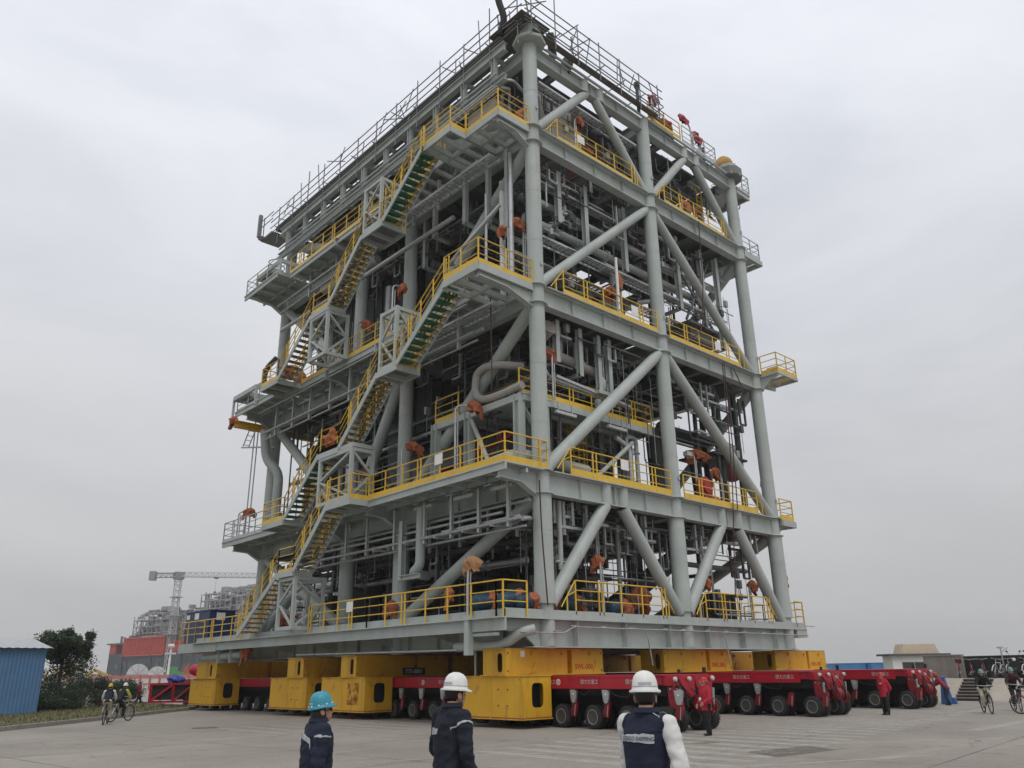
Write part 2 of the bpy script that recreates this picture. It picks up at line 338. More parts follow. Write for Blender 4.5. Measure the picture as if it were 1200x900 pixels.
# crosswalk in front of the load: bars run along Y, repeated along X
zb=MB(); rnd=random.Random(5)
k=-7.4
while k<15.5:
    if not (-7.4<k<-4.6 and False):
        y0=-10.4+.139*(k+.13)+rnd.uniform(-.05,.05)
        zb.add([(k,y0,.004),(k+.42,y0+.05,.004),(k+.42,y0+6.4,.004),(k,y0+6.4,.004)],[(0,1,2,3)])
    k+=.98
tag(zb.build('crosswalk_marking',WORN),kind='structure')
zb=MB(); k=-7.6
while k<-1:
    zb.add([(k,2.3,.004),(k+.38,2.3,.004),(k+.38,9.4,.004),(k,9.4,.004)],[(0,1,2,3)]); k+=.95
tag(zb.build('crosswalk_marking',WORN2),kind='structure')
def strip(a,b_,wd,m,z=.004):
    a=Vector(a+(0,));b_=Vector(b_+(0,));d=(b_-a).normalized();n_=Vector((-d.y,d.x,0))*wd/2
    flat('road_marking',[tuple((p)[:2]) for p in (a-n_,b_-n_,b_+n_,a+n_)],m,z)
strip((5.4,-11.5),(12.4,-11.2),.42,WORN)
strip((-8.3,4.6),(-6.2,-1.6),.2,WORN2); strip((-14.5,5.8),(-8.5,3.6),.16,WORN2); strip((-15.5,2.2),(-8.2,.6),.18,WORN2)
strip((-16,-3),(-7.5,-6),.16,WORN2,.005); strip((-7.5,-6),(4,-13.5),.15,WORN2,.005); strip((-12,9),(-3,5.2),.14,WORN2,.005); strip((-14,-8),(-2,-13.2),.2,WORN2,.005)
flat('road_patch',[(-4.2,-11.0),(-1.9,-11.2),(-1.5,-10.2),(-3.6,-9.9)],PATCH,.006)
flat('road_patch',[(-2.6,-8.0),(-1.9,-8.1),(-1.8,-7.7),(-2.5,-7.6)],PATCH,.006)
flat('road_patch',[(-8.3,9.6),(-7.4,9.3),(-7.2,10.3),(-8.0,10.5)],PATCH,.006)
flat('road_patch',[(2.0,-14.4),(3.3,-14.6),(3.4,-14.3),(2.1,-14.1)],PATCH,.006)

# ------------------------------------------------------------------ the process module
MOD=empty('process_module',(0,0,0),'towering grey steel process plant module with yellow railings and zigzag stairs riding on red trailers','industrial module')
CU=[0,8.16,16.31]; CV=[0,9.02,13.61,22.68]
Z0,Z1,Z2,Z3,Z4=3.62,8.82,16.55,24.3,29.0
def part(name,mb,m,parent=None): return mb.build(name,m,parent or MOD)
for i,u in enumerate(CU):
    for j,v in enumerate(CV):
        b=MB(); n=20 if (j==0 or i==0) else 12
        b.tube((u,v,2.5),(u,v,4.0),.31,n); b.tube((u,v,4.0),(u,v,5.1),.40,n,r2=.36); b.tube((u,v,5.1),(u,v,7.95),.36,n); b.tube((u,v,7.95),(u,v,8.8),.30,n)
        b.tube((u,v,8.8),(u,v,28.95),.33,n)
        for zt,zb_ in ((Z1,7.94),(Z2-.02,15.72),(Z3,23.5)):
            b.lathe([(.33,zt-.02),(.46,zt-.02),(.46,zt+.02),(.33,zt+.02)],n,(u,v,0)); b.lathe([(.33,zb_-.02),(.46,zb_-.02),(.46,zb_+.02),(.33,zb_+.02)],n,(u,v,0))
        for zz in (6.6,10.7,13.1,18.6,21.0,26.2): b.lathe([(.33,zz-.012),(.342,zz),(.33,zz+.012)],n,(u,v,0)) if zz>9 else b.lathe([(.36,zz-.012),(.372,zz),(.36,zz+.012)],n,(u,v,0))
        for zz,aa in ((9.6,0),(17.4,2.1),(25.2,4.0)): b.box(u-.05,u+.05,v-.40,v-.3,zz,zz+.16) if j==0 else b.box(u-.40,u-.3,v-.05,v+.05,zz,zz+.16)
        part('column',b,GREY)
        if i in(0,2) and j in (0,3) or (i==1 and j in (0,3)) or (i in(0,2)):
            if i!=1:
                c=MB(); c.lathe([(.75,28.95),(.78,29.0),(.78,29.1),(.75,29.12)],8,(u,v,0),smooth=False); c.lathe([(.56,29.12),(.56,29.85)],8,(u,v,0),smooth=False); part('column_cap',c,GREY)
# perimeter girders
def girder(p,q,zb_,zt,w=.42,stiff=2.0,name='deck_girder',m=GREY,studs=()):
    b=MB(); h=zt-zb_; zc=(zt+zb_)/2; p=Vector((p[0],p[1],zc)); q=Vector((q[0],q[1],zc))
    b.ibeam(p,q,h,w,tf=.04,tw=.09); d=(q-p); L=d.length; d.normalize(); n_=Vector((-d.y,d.x,0))
    k=stiff
    while k<L-.4:
        c=p+d*k; b.bar(c-n_*(w*.42),c+n_*(w*.42),.025,h-.08); k+=stiff
    for s in studs: b.tube((p+d*s)-Vector((0,0,h/2)),(p+d*s)+Vector((0,0,h/2+.02)),.27,14)
    return part(name,b,m)
for (zb_,zt) in ((7.95,8.78),(15.73,16.5),(23.5,24.25),(28.22,28.92)):
    for j,v in enumerate(CV):
        if zb_>28: st=[3.6,4.7,11.7,12.8]
        elif zb_<8: st=[3.55,4.6,11.65,13.0]
        else: st=[]
        girder((0,v),(16.31,v),zb_,zt,studs=st if j==0 else ())
    for i,u in enumerate(CU): girder((u,0),(u,22.68),zb_,zt,stiff=2.4)
# base frame: right face girder with deck edge, service pipe and cut-away corner
for v in (0,22.68):
    b=MB()
    b.box(-.55,16.75,v-.04,v+.04,2.56,3.45); b.box(-2.2,17.7,v-.36,v+.36,3.45,3.50); b.box(-.9,16.75,v-.3,v+.3,2.52,2.56)
    if v==0:
        b.prism([(-2.2,-.04,3.45),(-.55,-.04,3.45),(-.55,-.04,2.56),(-1.3,-.04,3.1),(-2.2,-.04,3.1)],(0,.08,0))
        k=1.35
        while k<16.5: b.box(k-.015,k+.015,-.3,-.041,2.57,3.44); k+=1.36*2
        for u in CU: b.tube((u,-.02,2.57),(u,-.02,3.45),.33,16)
        b.box(-2.2,17.7,-.30,-.24,3.505,3.78); b.box(16.75,17.7,-.33,.3,3.1,3.45)
    part('base_girder',b,GREY)
for u in CU: girder((u,.04),(u,22.6),2.54,3.44,w=.5,name='base_girder')
for v in CV[1:3]: girder((.1,v),(16.2,v),2.54,3.44,w=.5,name='base_girder')
b=MB(); b.path([(-1.6,-.42,3.0),(.5,-.42,3.0),(1.0,-.42,3.22),(17.6,-.42,3.2)],.025,6,.15)
for k in (-1.2,.2,1.0,2.6,4.2,6.3,7.5,9.2,10.6,12.0,13.6,15.1): b.box(k-.14,k+.14,-.42,-.3,3.24 if k>.6 else 3.05,3.28 if k>.6 else 3.09)
for k in (5.0,10.3): b.path([(k,-.44,3.2),(k+.1,-.46,2.9),(k+.3,-.44,1.9)],.03,6); 
part('service_conduit',b,GALV)
# deck plates
def deck(x0,x1,y0,y1,z,name='deck_plate',m=GREY_SHADE,t=.03):
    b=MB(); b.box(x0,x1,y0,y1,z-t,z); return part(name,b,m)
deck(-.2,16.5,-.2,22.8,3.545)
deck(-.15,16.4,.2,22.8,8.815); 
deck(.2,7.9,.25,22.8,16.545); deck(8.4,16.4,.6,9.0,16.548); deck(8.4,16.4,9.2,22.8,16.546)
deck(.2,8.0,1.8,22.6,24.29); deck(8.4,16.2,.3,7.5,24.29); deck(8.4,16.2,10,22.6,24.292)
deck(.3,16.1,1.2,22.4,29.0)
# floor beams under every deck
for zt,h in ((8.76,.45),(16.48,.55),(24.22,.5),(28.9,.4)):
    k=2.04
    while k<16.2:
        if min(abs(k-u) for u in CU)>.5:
            b=MB(); b.ibeam((k,.05,zt-h/2),(k,22.6,zt-h/2),h,.22,tf=.03,tw=.03); part('floor_beam',b,GREY_SHADE)
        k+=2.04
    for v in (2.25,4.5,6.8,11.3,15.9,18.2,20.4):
        b=MB(); b.ibeam((.05,v,zt-h*.5-.012),(16.25,v,zt-h*.5-.012),h*.85,.2,tf=.03,tw=.03); part('cross_beam',b,GREY_SHADE)
# diagonal braces
def brace(p,q,r=.27,m=GREY,parent=None):
    b=MB(); b.tube(p,q,r,16); return part('brace',b,m)
for v,lim in ((0,1),(22.68,1)):
    for p,q in (((.25,4.0),(3.55,7.97)),((4.6,7.97),(7.85,3.95)),((8.45,3.95),(11.65,7.97)),((13.0,7.97),(16.05,3.75)),
                ((.2,8.95),(8.0,15.72)),((8.35,15.72),(16.15,8.9)),((.2,16.75),(7.95,23.5)),((8.4,23.5),(16.1,16.6)),
                ((.2,24.4),(3.75,28.3)),((4.45,28.3),(7.95,24.3)),((8.35,24.35),(11.75,28.3)),((12.7,28.3),(16.1,24.4))):
        brace((p[0],v,p[1]),(q[0],v,q[1]),.26 if p[1]<9 or q[1]<9 else .225)
for u in (0,16.31):
    for p,q in (((.35,7.85),(8.75,3.9)),((.3,15.7),(8.8,9.0)),((.3,23.4),(8.8,16.8)),((8.8,27.9),(.5,24.5)),
                ((22.3,7.9),(13.9,3.9)),((22.4,15.6),(13.9,9.0)),((22.4,23.4),(13.9,16.8)),((22.3,28.0),(14,24.5)),((13.3,9.0),(9.3,15.6))):
        brace((u,p[0],p[1]),(u,q[0],q[1]),.27)
for v in (9.02,13.61):
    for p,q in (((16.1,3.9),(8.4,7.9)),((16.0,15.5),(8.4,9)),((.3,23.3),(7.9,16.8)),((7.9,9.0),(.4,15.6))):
        brace((p[0],v,p[1]),(q[0],v,q[1]),.26,GREY_SHADE)

# ------------------------------------------------------------------ railings, platforms, stairs
def rail(pts,z,toe=.22,m=YEL,h=1.08,slope=None,step=1.25,name='handrail',parent=None,r=.028):
    """pts: plan points; z may be one height or a height per point"""
    b=MB(); zs=[z]*len(pts) if not isinstance(z,(list,tuple)) else z
    P=[Vector((p[0],p[1],zz)) for p,zz in zip(pts,zs)]
    for a,c in zip(P[:-1],P[1:]):
        L=(c-a).length; n=max(1,round(L/step))
        for f in (1.0,.68,.36):
            b.tube(a+Vector((0,0,h*f)),c+Vector((0,0,h*f)),r if f==1 else r*.75,6,caps=False)
        for k in range(n+1):
            q=a.lerp(c,k/n); b.bar(q-Vector((0,0,.12 if not toe else 0)),q+Vector((0,0,h)),.055,.04,(0,1,0) if abs((c-a).x)>abs((c-a).y) else (1,0,0))
            if k%3==1 and n>3:
                q2=q+(c-a).normalized()*.22; b.bar(q2-Vector((0,0,.12 if not toe else 0)),q2+Vector((0,0,h)),.05,.04,(0,1,0) if abs((c-a).x)>abs((c-a).y) else (1,0,0))
    o=part(name,b,m,parent)
    if toe:
        t=MB()
        for a,c in zip(P[:-1],P[1:]):
            t.bar(a+Vector((0,0,toe/2)),c+Vector((0,0,toe/2)),.02,toe)
        t.build('toe_board',m,o)
    return o
def platform(x0,x1,y0,y1,z,sides='',toe=.2,m=GREY,grate=True,d=.26,name='platform',rm=YEL,nj=1.0):
    b=MB()
    for (p,q) in (((x0,y0),(x1,y0)),((x0,y1),(x1,y1)),((x0,y0),(x0,y1)),((x1,y0),(x1,y1))):
        b.bar((p[0],p[1],z-d/2),(q[0],q[1],z-d/2),.09,d)
    k=y0+nj
    while k<y1-.3: b.bar((x0+.05,k,z-d/2-.01),(x1-.05,k,z-d/2-.01),.14,d*.8); k+=nj
    if x1-x0>1.7: b.bar(((x0+x1)/2,y0+.05,z-d/2-.015),((x0+x1)/2,y1-.05,z-d/2-.015),.12,d*.75)
    o=part(name,b,m)
    g_=MB(); g_.box(x0+.05,x1-.05,y0+.05,y1-.05,z-.035,z-.002); g_.build('floor_grating',GRATE if grate else GREY_SHADE,o)
    C={'f':[(x0,y0),(x1,y0)],'b':[(x0,y1),(x1,y1)],'l':[(x0,y0),(x0,y1)],'r':[(x1,y0),(x1,y1)]}
    for s in sides: rail(C[s],z,toe,rm)
    return o
def flight(y0,z0,y1,z1,x0=-3.1,x1=-2.15,tread=GREY_SHADE,nose=YEL,cloth=None,railm=YEL):
    """stair rising from (y0,z0) to (y1,z1)"""
    b=MB(); a0=Vector((x0,y0,z0));a1=Vector((x0,y1,z1));c0=Vector((x1,y0,z0));c1=Vector((x1,y1,z1))
    for p,q in ((a0,a1),(c0,c1)): b.bar(p-Vector((0,0,.05)),q-Vector((0,0,.03)),.05,.24)
    o=part('stair_flight',b,GREY)
    n=max(6,round((z1-z0)/.2)); t=MB(); ns=MB(); cl=MB(); rr=random.Random(int(y0*100+z0*10))
    for i in range(n):
        f=(i+.5)/n; p=a0.lerp(a1,f); sgn=1 if y1<y0 else -1
        t.box(x0+.03,x1-.03,p.y-.13,p.y+.13,p.z+.0,p.z+.035)
        ns.box(x0+.06,x1-.06,p.y+.131*sgn,p.y+.16*sgn,p.z-.02,p.z+.05)
        for e in (.12,.5,.86):
            xx=x0+(x1-x0)*e; ns.box(xx-.05,xx+.05,p.y-.1,p.y+.1,p.z-.035,p.z-.002)
        if cloth:
            sg=rr.uniform(.03,.10); cl.hexa([(x0+.04,p.y-.17,p.z-.07-sg),(x1-.3-rr.uniform(0,.2),p.y-.17,p.z-.09),(x1-.3-rr.uniform(0,.2),p.y+.16,p.z-.05),(x0+.04,p.y+.16,p.z-.05-sg),(x0+.04,p.y-.17,p.z-.04),(x1-.25,p.y-.17,p.z-.04),(x1-.25,p.y+.16,p.z-.04),(x0+.04,p.y+.16,p.z-.04)])
    t.build('treads',tread,o); ns.build('tread_nosings',nose,o)
    if cloth: cl.build('tread_cloth',cloth,o)
    for x in (x0,x1): rail([(x,y0),(x,y1)],[z0+.08,z1+.08],0,railm,h=1.0,step=.95)
    return o
def tower(x0,x1,y0,y1,z0,z1,name='stair_tower',t=.15,X='fl'):
    b=MB(); C=[(x0,y0),(x1,y0),(x1,y1),(x0,y1)]
    for c in C: b.bar((c[0],c[1],z0),(c[0],c[1],z1),t,t,(1,0,0))
    for i in range(4):
        a,c=C[i],C[(i+1)%4]
        for z in (z0+.07,z1-.1): b.bar((a[0],a[1],z),(c[0],c[1],z),t*.9,t*1.1)
    def dg(a,c):
        b.bar((a[0],a[1],z0+.1),(c[0],c[1],(z0+z1)/2),t*.6,t*.6); b.bar((a[0],a[1],z1-.15),(c[0],c[1],(z0+z1)/2),t*.6,t*.6)
    dg(C[0],C[1]); dg(C[0],C[3]); dg(C[2],C[1]); dg(C[2],C[3])
    return part(name,b,GREY)
XO,XI=-3.1,-2.15
# stair run 1: base deck to first deck
flight(18.4,3.66,14.6,6.25,cloth=None); platform(XO,XI,13.1,14.6,6.25,'l',toe=.12,grate=False); flight(13.1,6.25,10.4,8.8)
tower(-2.95,-1.5,13.1,14.5,3.66,6.0)
platform(XO,-2.0,8.45,10.45,8.8,'lf',grate=False)
# stair run 2: first deck to second deck
platform(XO,-2.0,14.5,16.7,8.76,'l',grate=False); rail([(XO,16.7),(-2.0,16.7)],8.76,.2)
flight(14.5,8.8,11.5,11.3,cloth=GREEN); platform(XO,XI,9.7,11.5,11.3,'l',grate=False); rail([(XO,11.5),(XO,9.7)],11.3,.2)
tower(-3.05,-2.0,8.6,11.3,8.82,11.1); b=MB(); b.box(-3.1,-1.95,8.5,9.62,11.1,11.28); part('tower_roof',b,GREY)
flight(9.7,11.3,6.8,13.98,nose=YEL); platform(XO,-1.9,5.35,6.8,13.98,'lf',toe=.14,grate=False); tower(-3.05,-1.95,5.5,6.65,14.0,16.75)
flight(5.35,14.05,2.0,16.5,cloth=GREEN)
# stair run 3: second deck to third deck
platform(XO,-1.6,16.5,18.4,16.5,'lb',grate=False)
flight(16.5,16.5,13.3,19.0); platform(XO,XI,11.55,13.3,19.0,'l',grate=False); tower(-3.05,-1.95,11.6,13.2,16.4,18.78)
flight(11.6,19.05,8.75,21.65); platform(XO,-1.8,6.95,8.75,21.65,'lf',grate=False,toe=.14); tower(-3.05,-1.9,7.2,8.6,21.7,24.2)
flight(6.95,21.7,4.0,23.95,cloth=GREEN)
# balconies of the left face
b=MB(); b.box(-2.27,-2.2,-.4,25.8,3.05,3.45); b.box(-2.45,-.2,-.4,25.8,3.45,3.49); b.box(-2.2,-2.15,-.3,25.7,3.495,3.75)
for v in (0,4.6,9.02,13.61,18.2,22.68,25.6): b.prism([(-2.2,v,3.45),(-.2,v,3.45),(-.2,v,2.75),(-1.2,v,3.0),(-2.2,v,3.1)],(0,.06,0))
part('base_walkway',b,GREY)
rail([(-2.3,.0),(-2.3,8.0)],3.6,0); rail([(-2.3,8.0),(-2.3,12.6)],3.6,0); rail([(-2.3,18.6),(-2.3,25.7)],3.6,0); rail([(-2.3,-.35),(-1.2,-.35)],3.6,0); rail([(-2.3,-.35),(-2.3,0)],3.6,0)
rail([(-2.3,25.7),(.2,25.7)],3.6,0)
def balcony(x0,y0,y1,z,d=.3,name='balcony'):
    b=MB(); b.box(x0,x0+.08,y0,y1,z-d,z-.05); b.box(x0-.05,-.3,y0,y1,z-.05,z)
    k=y0+1.1
    while k<y1-.4: b.bar((x0+.09,k,z-.16),(-.3,k,z-.16),.12,.2); k+=1.2
    b.bar((x0*.5,y0+.05,z-.17),(x0*.5,y1-.05,z-.17),.1,.18)
    return part(name,b,GREY)
balcony(-2.22,-.45,8.45,8.8); rail([(-2.2,-.42),(-2.2,8.45)],8.8,.24); rail([(-2.2,-.42),(-.45,-.42)],8.8,.24)
balcony(-1.9,8.5,16.6,8.79); balcony(-2.27,16.75,23.4,8.8); rail([(-2.25,16.8),(-2.25,23.35)],8.8,.16,GALV); rail([(-2.25,23.35),(0,23.35)],8.8,.16,GALV)
balcony(-1.75,2.2,18.3,16.5); rail([(-1.75,6.9),(-1.75,16.4)],16.5,.22); balcony(-2.3,18.5,23.5,16.5); rail([(-2.25,20.5),(-2.25,23.4)],16.5,.16,GALV)
platform(-3.2,-.35,-.15,2.05,16.5,'f',d=.3,nj=.75); rail([(-3.2,-.15),(-3.2,2.0)],16.5,.26)
platform(-1.7,-.3,2.1,6.9,16.47,'',d=.25,nj=.9)
platform(-2.1,-.35,-.15,2.0,24.2,'fl',d=.3,nj=.75); platform(-2.95,-.3,2.05,3.95,24.2,'l',d=.3,nj=.75); rail([(-2.95,2.05),(-2.1,2.05)],24.2,.24)
platform(-1.75,-.3,4.0,7.6,24.17,'l',d=.25,nj=.9)
balcony(-1.75,7.7,19.0,24.15); rail([(-1.75,8.9),(-1.75,19.0)],24.15,.22); balcony(-2.5,19.2,23.5,24.1); rail([(-2.45,19.2),(-2.45,23.4)],24.1,.14,GALV); rail([(-2.45,23.4),(0,23.4)],24.1,.14,GALV)
# cantilever brackets carrying the balconies
for z,x0 in ((8.6,-2.15),(16.3,-3.1),(24.0,-2.0)):
    for v in CV:
        b=MB(); x=x0 if v==0 else max(x0,-1.9)
        b.prism([(-.28,v-.03,z+.1),(x,v-.03,z+.1),(x,v-.03,z-.28),(x*.55,v-.03,z-.32),(-.28,v-.03,z-.75)],(0,.06,0)); b.box(x,-.28,v-.16,v+.16,z+.1,z+.13)
        b.prism([(x,v-.14,z-.28),(x*.55,v-.14,z-.32),(-.28,v-.14,z-.76),(-.28,v-.14,z-.8),(x*.55,v-.14,z-.36),(x,v-.14,z-.32)],(0,.28,0))
        part('bracket',b,GREY)
# right face railings, interrupted where the braces land
def cut_rail(x0,x1,z,toe,y=-.28,slopeL=True,slopeR=False,m=YEL):
    a=MB(); 
    o=rail([(x0,y),(x1,y)],z,toe,m)
    if slopeL:
        s=MB(); s.tube((x0,y,z+1.08),(x0-.75,y,z+.12),.026,6); s.tube((x0,y,z+.7),(x0-.45,y,z+.5),.02,6); s.bar((x0-.45,y,z),(x0-.45,y,z+.5),.05,.04,(0,1,0)); s.build('rail_end',m,o)
    if slopeR:
        s=MB(); s.tube((x1,y,z+1.08),(x1+.75,y,z+.12),.026,6); s.tube((x1,y,z+.7),(x1+.42,y,z+.55),.02,6); s.bar((x1+.4,y,z),(x1+.4,y,z+.55),.05,.04,(0,1,0)); s.build('rail_end',m,o)
cut_rail(1.3,6.4,3.78,0,slopeR=True); cut_rail(9.45,14.4,3.78,0,slopeR=True); rail([(16.9,-.28),(17.65,-.28),(17.65,3)],3.7,0)
b=MB(); b.box(17.6,18.6,-.3,-.24,3.62,3.66); b.bar((17.7,-.28,3.2),(17.7,-.28,3.6),.06,.06,(0,1,0)); part('edge_bar',b,GALV)
cut_rail(1.35,7.65,8.85,.26); cut_rail(8.6,14.6,8.85,.26,slopeL=False,slopeR=True); rail([(16.75,-.28),(17.95,-.28),(17.95,2.2)],8.8,.26)
cut_rail(1.35,7.65,16.55,.24); cut_rail(8.6,14.6,16.55,.24,slopeL=False,slopeR=True)
cut_rail(1.35,6.6,24.3,.2,slopeR=True); cut_rail(9.2,14.4,24.3,.2,slopeR=True); rail([(16.6,-.1),(18.5,-.1),(18.5,2.4)],24.3,.2,GALV)
for z in (8.8,16.53,24.28):
    b=MB(); b.box(.4,7.75,-.34,0,z-.01,z+.03); b.box(8.55,15.9,-.34,0,z-.01,z+.03); part('edge_strip',b,GREY)
rail([(.0,-.34),(-.44,-.34)],8.82,.24)
# edge platforms at the right corner
platform(16.7,18.0,-.35,2.3,8.78,'',d=.3,name='corner_platform'); platform(16.4,18.45,-1.35,.3,16.5,'',d=.14,name='corner_platform'); rail([(16.45,-1.35),(18.4,-1.35),(18.4,.3)],16.5,.24); rail([(16.45,-1.35),(16.45,-.4)],16.5,.24)
b=MB(); b.prism([(16.42,-.3,16.4),(16.42,-1.35,16.4),(16.42,-1.35,16.25),(16.42,-.9,16.15),(16.42,-.3,15.65)],(.08,0,0)); b.prism([(16.6,-.06,15.65),(17.3,-.06,16.05),(18.4,-.06,16.15),(18.4,-.06,16.35),(16.6,-.06,16.35)],(0,.1,0)); part('bracket',b,GREY)
platform(16.7,18.6,-.15,2.4,24.25,'',d=.28,name='corner_platform')
b=MB(); b.prism([(16.6,-.06,8.0),(17.2,-.06,8.45),(18.0,-.06,8.5),(18.0,-.06,8.75),(16.6,-.06,8.75)],(0,.1,0)); part('bracket',b,GREY)
b=MB(); b.prism([(16.6,-.06,23.6),(17.2,-.06,23.95),(18.6,-.06,24.0),(18.6,-.06,24.2),(16.6,-.06,24.2)],(0,.1,0)); part('bracket',b,GREY)
# ------------------------------------------------------------------ piping, supports and equipment inside the module
rnd=random.Random(21)
def pipe(pts,r,m=GREY_SHADE,n=8,flange=0,bend=None):
    b=MB(); b.path(pts,r,n,bend)
    if flange:
        for a,c in zip(pts[:-1],pts[1:]):
            a=Vector(a);c=Vector(c);L=(c-a).length
            if L<1.2: continue
            for k in range(int(L/flange)+1):
                q=a.lerp(c,(k+.5)/(int(L/flange)+1)); d=(c-a).normalized(); b.tube(q-d*.05,q+d*.05,r*1.55,n)
    return part('pipe',b,m)
def hanger(x,y,zt,L,foot=0,w=.2,m=GREY,foot_dir='x'):
    b=MB(); b.ibeam((x,y,zt),(x,y,zt-L),w,w,(0,1,0) if foot_dir=='x' else (1,0,0),tf=.02,tw=.02)
    if foot:
        if foot_dir=='x': b.ibeam((x,y-.1,zt-L+.08),(x,y+foot,zt-L+.08),.16,.16,tf=.02,tw=.02)
        else: b.ibeam((x-.1,y,zt-L+.08),(x+foot,y,zt-L+.08),.16,.16,tf=.02,tw=.02)
    return part('pipe_hanger',b,m)
def tray(p,q,wd=.45,m=GALV,name='cable_tray'):
    b=MB(); p=Vector(p);q=Vector(q);d=(q-p).normalized();s_=Vector((-d.y,d.x,0)); L=(q-p).length
    for k in (-1,1): b.bar(p+s_*wd/2*k,q+s_*wd/2*k,.03,.11)
    k=.2
    while k<L: c=p+d*k; b.bar(c-s_*wd/2,c+s_*wd/2,.04,.03); k+=.3
    for k in (-.12,0,.1): b.tube(p+s_*k+Vector((0,0,.03)),q+s_*k+Vector((0,0,.03)),.025,5)
    return part(name,b,m)
# ---- long runs seen on the right face between the second and third decks
for y,z,r,m in ((1.15,21.75,.17,STEELP),(1.35,20.75,.20,GREY),(2.3,22.6,.22,STEELP),(2.9,21.3,.14,GREY_SHADE)): pipe([(.7,y,z),(15.2,y,z)],r,m,10,4.2)
for x,zt,L in ((2.3,23.5,2.7),(4.1,23.5,3.2),(6.9,23.5,3.6),(9.4,23.5,3.2),(11.2,23.5,4.3),(13.4,23.5,4.6),(14.9,23.5,5.6)): hanger(x,.75,zt,L,1.7 if x<12 else 2.4,.24)
for x in (3.1,5.4,8.6,12.2): hanger(x,2.9,23.5,3.4,0,.2,GREY_SHADE)
tray((.6,1.0,19.7),(15.4,1.0,19.7),.6); tray((.6,2.4,19.4),(15.0,2.4,19.4),.6); tray((.7,1.0,22.6),(8,1.0,22.6),.4)
for y in (1.2,2.6,4.2): pipe([(13.2,y,23.4),(13.2,y,18.9),(15.4,y,18.9)],.07,DARKP)
b=MB(); b.box(12.2,15.4,.9,4.2,18.9,19.05); b.box(12.6,15.0,1.2,3.8,18.2,18.9); part('hung_platform',b,GREY_SHADE)
b=MB(); b.bar((10.4,1,23.2),(14.6,1,18.9),.1,.1); b.bar((14.6,1,23.2),(12,1,19),.1,.1); part('pipe_hanger',b,GREY_SHADE)
pipe([(5.6,1.1,19.9),(6.4,1.1,19.9),(6.4,1.1,17.6)],.24,GREY,12); pipe([(4.6,1.6,20.1),(8.2,1.6,19.8)],.18,DARKP)
pipe([(9.6,.9,16.6),(9.6,.9,19.3),(9.0,1.8,19.3)],.12,WHITEP); pipe([(10.1,1.3,16.6),(10.1,1.3,18.7)],.15,STEELP)
# under the second deck, right face: hung pump, beige pipe, tray
for x,L in ((1.7,1.9),(3.1,2.2),(4.3,2.6),(5.0,2.6)): hanger(x,.6,15.73,L,1.0,.22)
b=MB(); b.box(4.1,5.2,.45,1.2,13.0,13.15); b.lathe([(.12,13.2),(.22,13.35),(.22,13.75),(.1,13.95)],10,(4.65,.8,0)); part('hung_bracket',b,GREY)
pipe([(1.0,1.2,15.3),(1.0,1.2,14.6),(5.0,1.0,14.1)],.22,BROWNP,12); b=MB(); b.tube((1.2,.5,15.25),(1.25,1.2,14.95),.32,14); b.tube((1.2,.45,15.27),(1.21,.5,15.25),.36,14); part('pipe_elbow',b,BROWNP)
pipe([(.75,.6,15.5),(.8,.6,13.6),(1.3,.7,13.1),(6.8,.9,12.9)],.07,STEELP)
tray((1.6,.8,13.2),(6.4,.9,12.9),.5)
# mezzanine between first and second decks
b=MB(); b.box(1.15,8.0,.75,6.0,12.12,12.16); b.bar((1.15,.8,12.0),(8.0,.8,12.0),.12,.26); b.bar((8.0,.8,12.0),(8.0,6,12.0),.12,.26)
for k in (2,3,4,5): b.bar((1.2,k,11.98),(7.9,k,11.98),.1,.2)
part('mezzanine',b,GREY); rail([(1.2,.78),(8.0,.78),(8.0,5.8)],12.16,.22)
b=MB(); b.box(-.4,1.2,.5,6.2,12.0,12.06); b.bar((-.4,.6,11.88),(-.4,6.2,11.88),.16,.28); b.bar((-.35,.6,11.88),(1.15,.6,11.88),.16,.28); part('mezzanine',b,GREY)
rail([(-.35,.75),(1.15,.75)],12.06,.22); rail([(-.35,4.6),(-.35,6.2)],12.06,.22); rail([(.75,1.0),(.75,6.0)],12.06,.16)
for (x,y) in ((-.38,.75),(-.38,3.8),(1.1,.9),(-.38,6.1)): 
    b=MB(); b.ibeam((x,y,8.82),(x,y,12.0 if y!=3.8 else 12.0),.34,.34,(0,1,0),tf=.03,tw=.03); part('mezzanine_post',b,GREY)
for p,q in (((-.38,3.7,11.7),(-.38,2.2,8.9)),((-.3,.8,11.8),(1.9,.9,9.3)),((3.4,.7,8.9),(6.4,.7,11.2))): 
    b=MB(); b.tube(p,q,.1,10); part('knee_brace',b,GREY)
pipe([(-.42,.5,12.32),(-.42,1.9,12.24),(-.42,2.9,12.3),(-.42,3.4,12.7),(-.42,3.3,13.55),(-.42,2.8,13.75),(-.3,2.0,13.65),(.6,1.5,13.65)],.165,mat('grey_insulated_pipe',(.33,.32,.30),.6,0,.12,2),12,0,.45)
pipe([(-.35,3.4,9.5),(-.35,1.0,9.6),(.2,.6,9.5),(3.2,.6,9.4)],.26,GREY,12)
b=MB()
for k in range(11):
    a=2*math.pi*k/11; x,y=4.55+.42*math.cos(a),2.3+.42*math.sin(a); b.bar((x,y,9.6),(x,y,12.1),.05,.02,(1,0,0))
for k in range(7): b.lathe([(.43,9.6+k*.38),(.45,9.6+k*.38),(.45,9.65+k*.38),(.43,9.65+k*.38),(.43,9.6+k*.38)],16,(4.55,2.3,0))
part('ladder_cage',b,YEL)
pipe([(6.3,.8,8.9),(6.3,.8,11.0),(5.4,.8,11.3)],.12,STEELP); pipe([(6.6,1.2,8.9),(6.6,1.2,11.7),(7.3,1.2,11.7),(7.3,1.2,8.9)],.1,GREY)
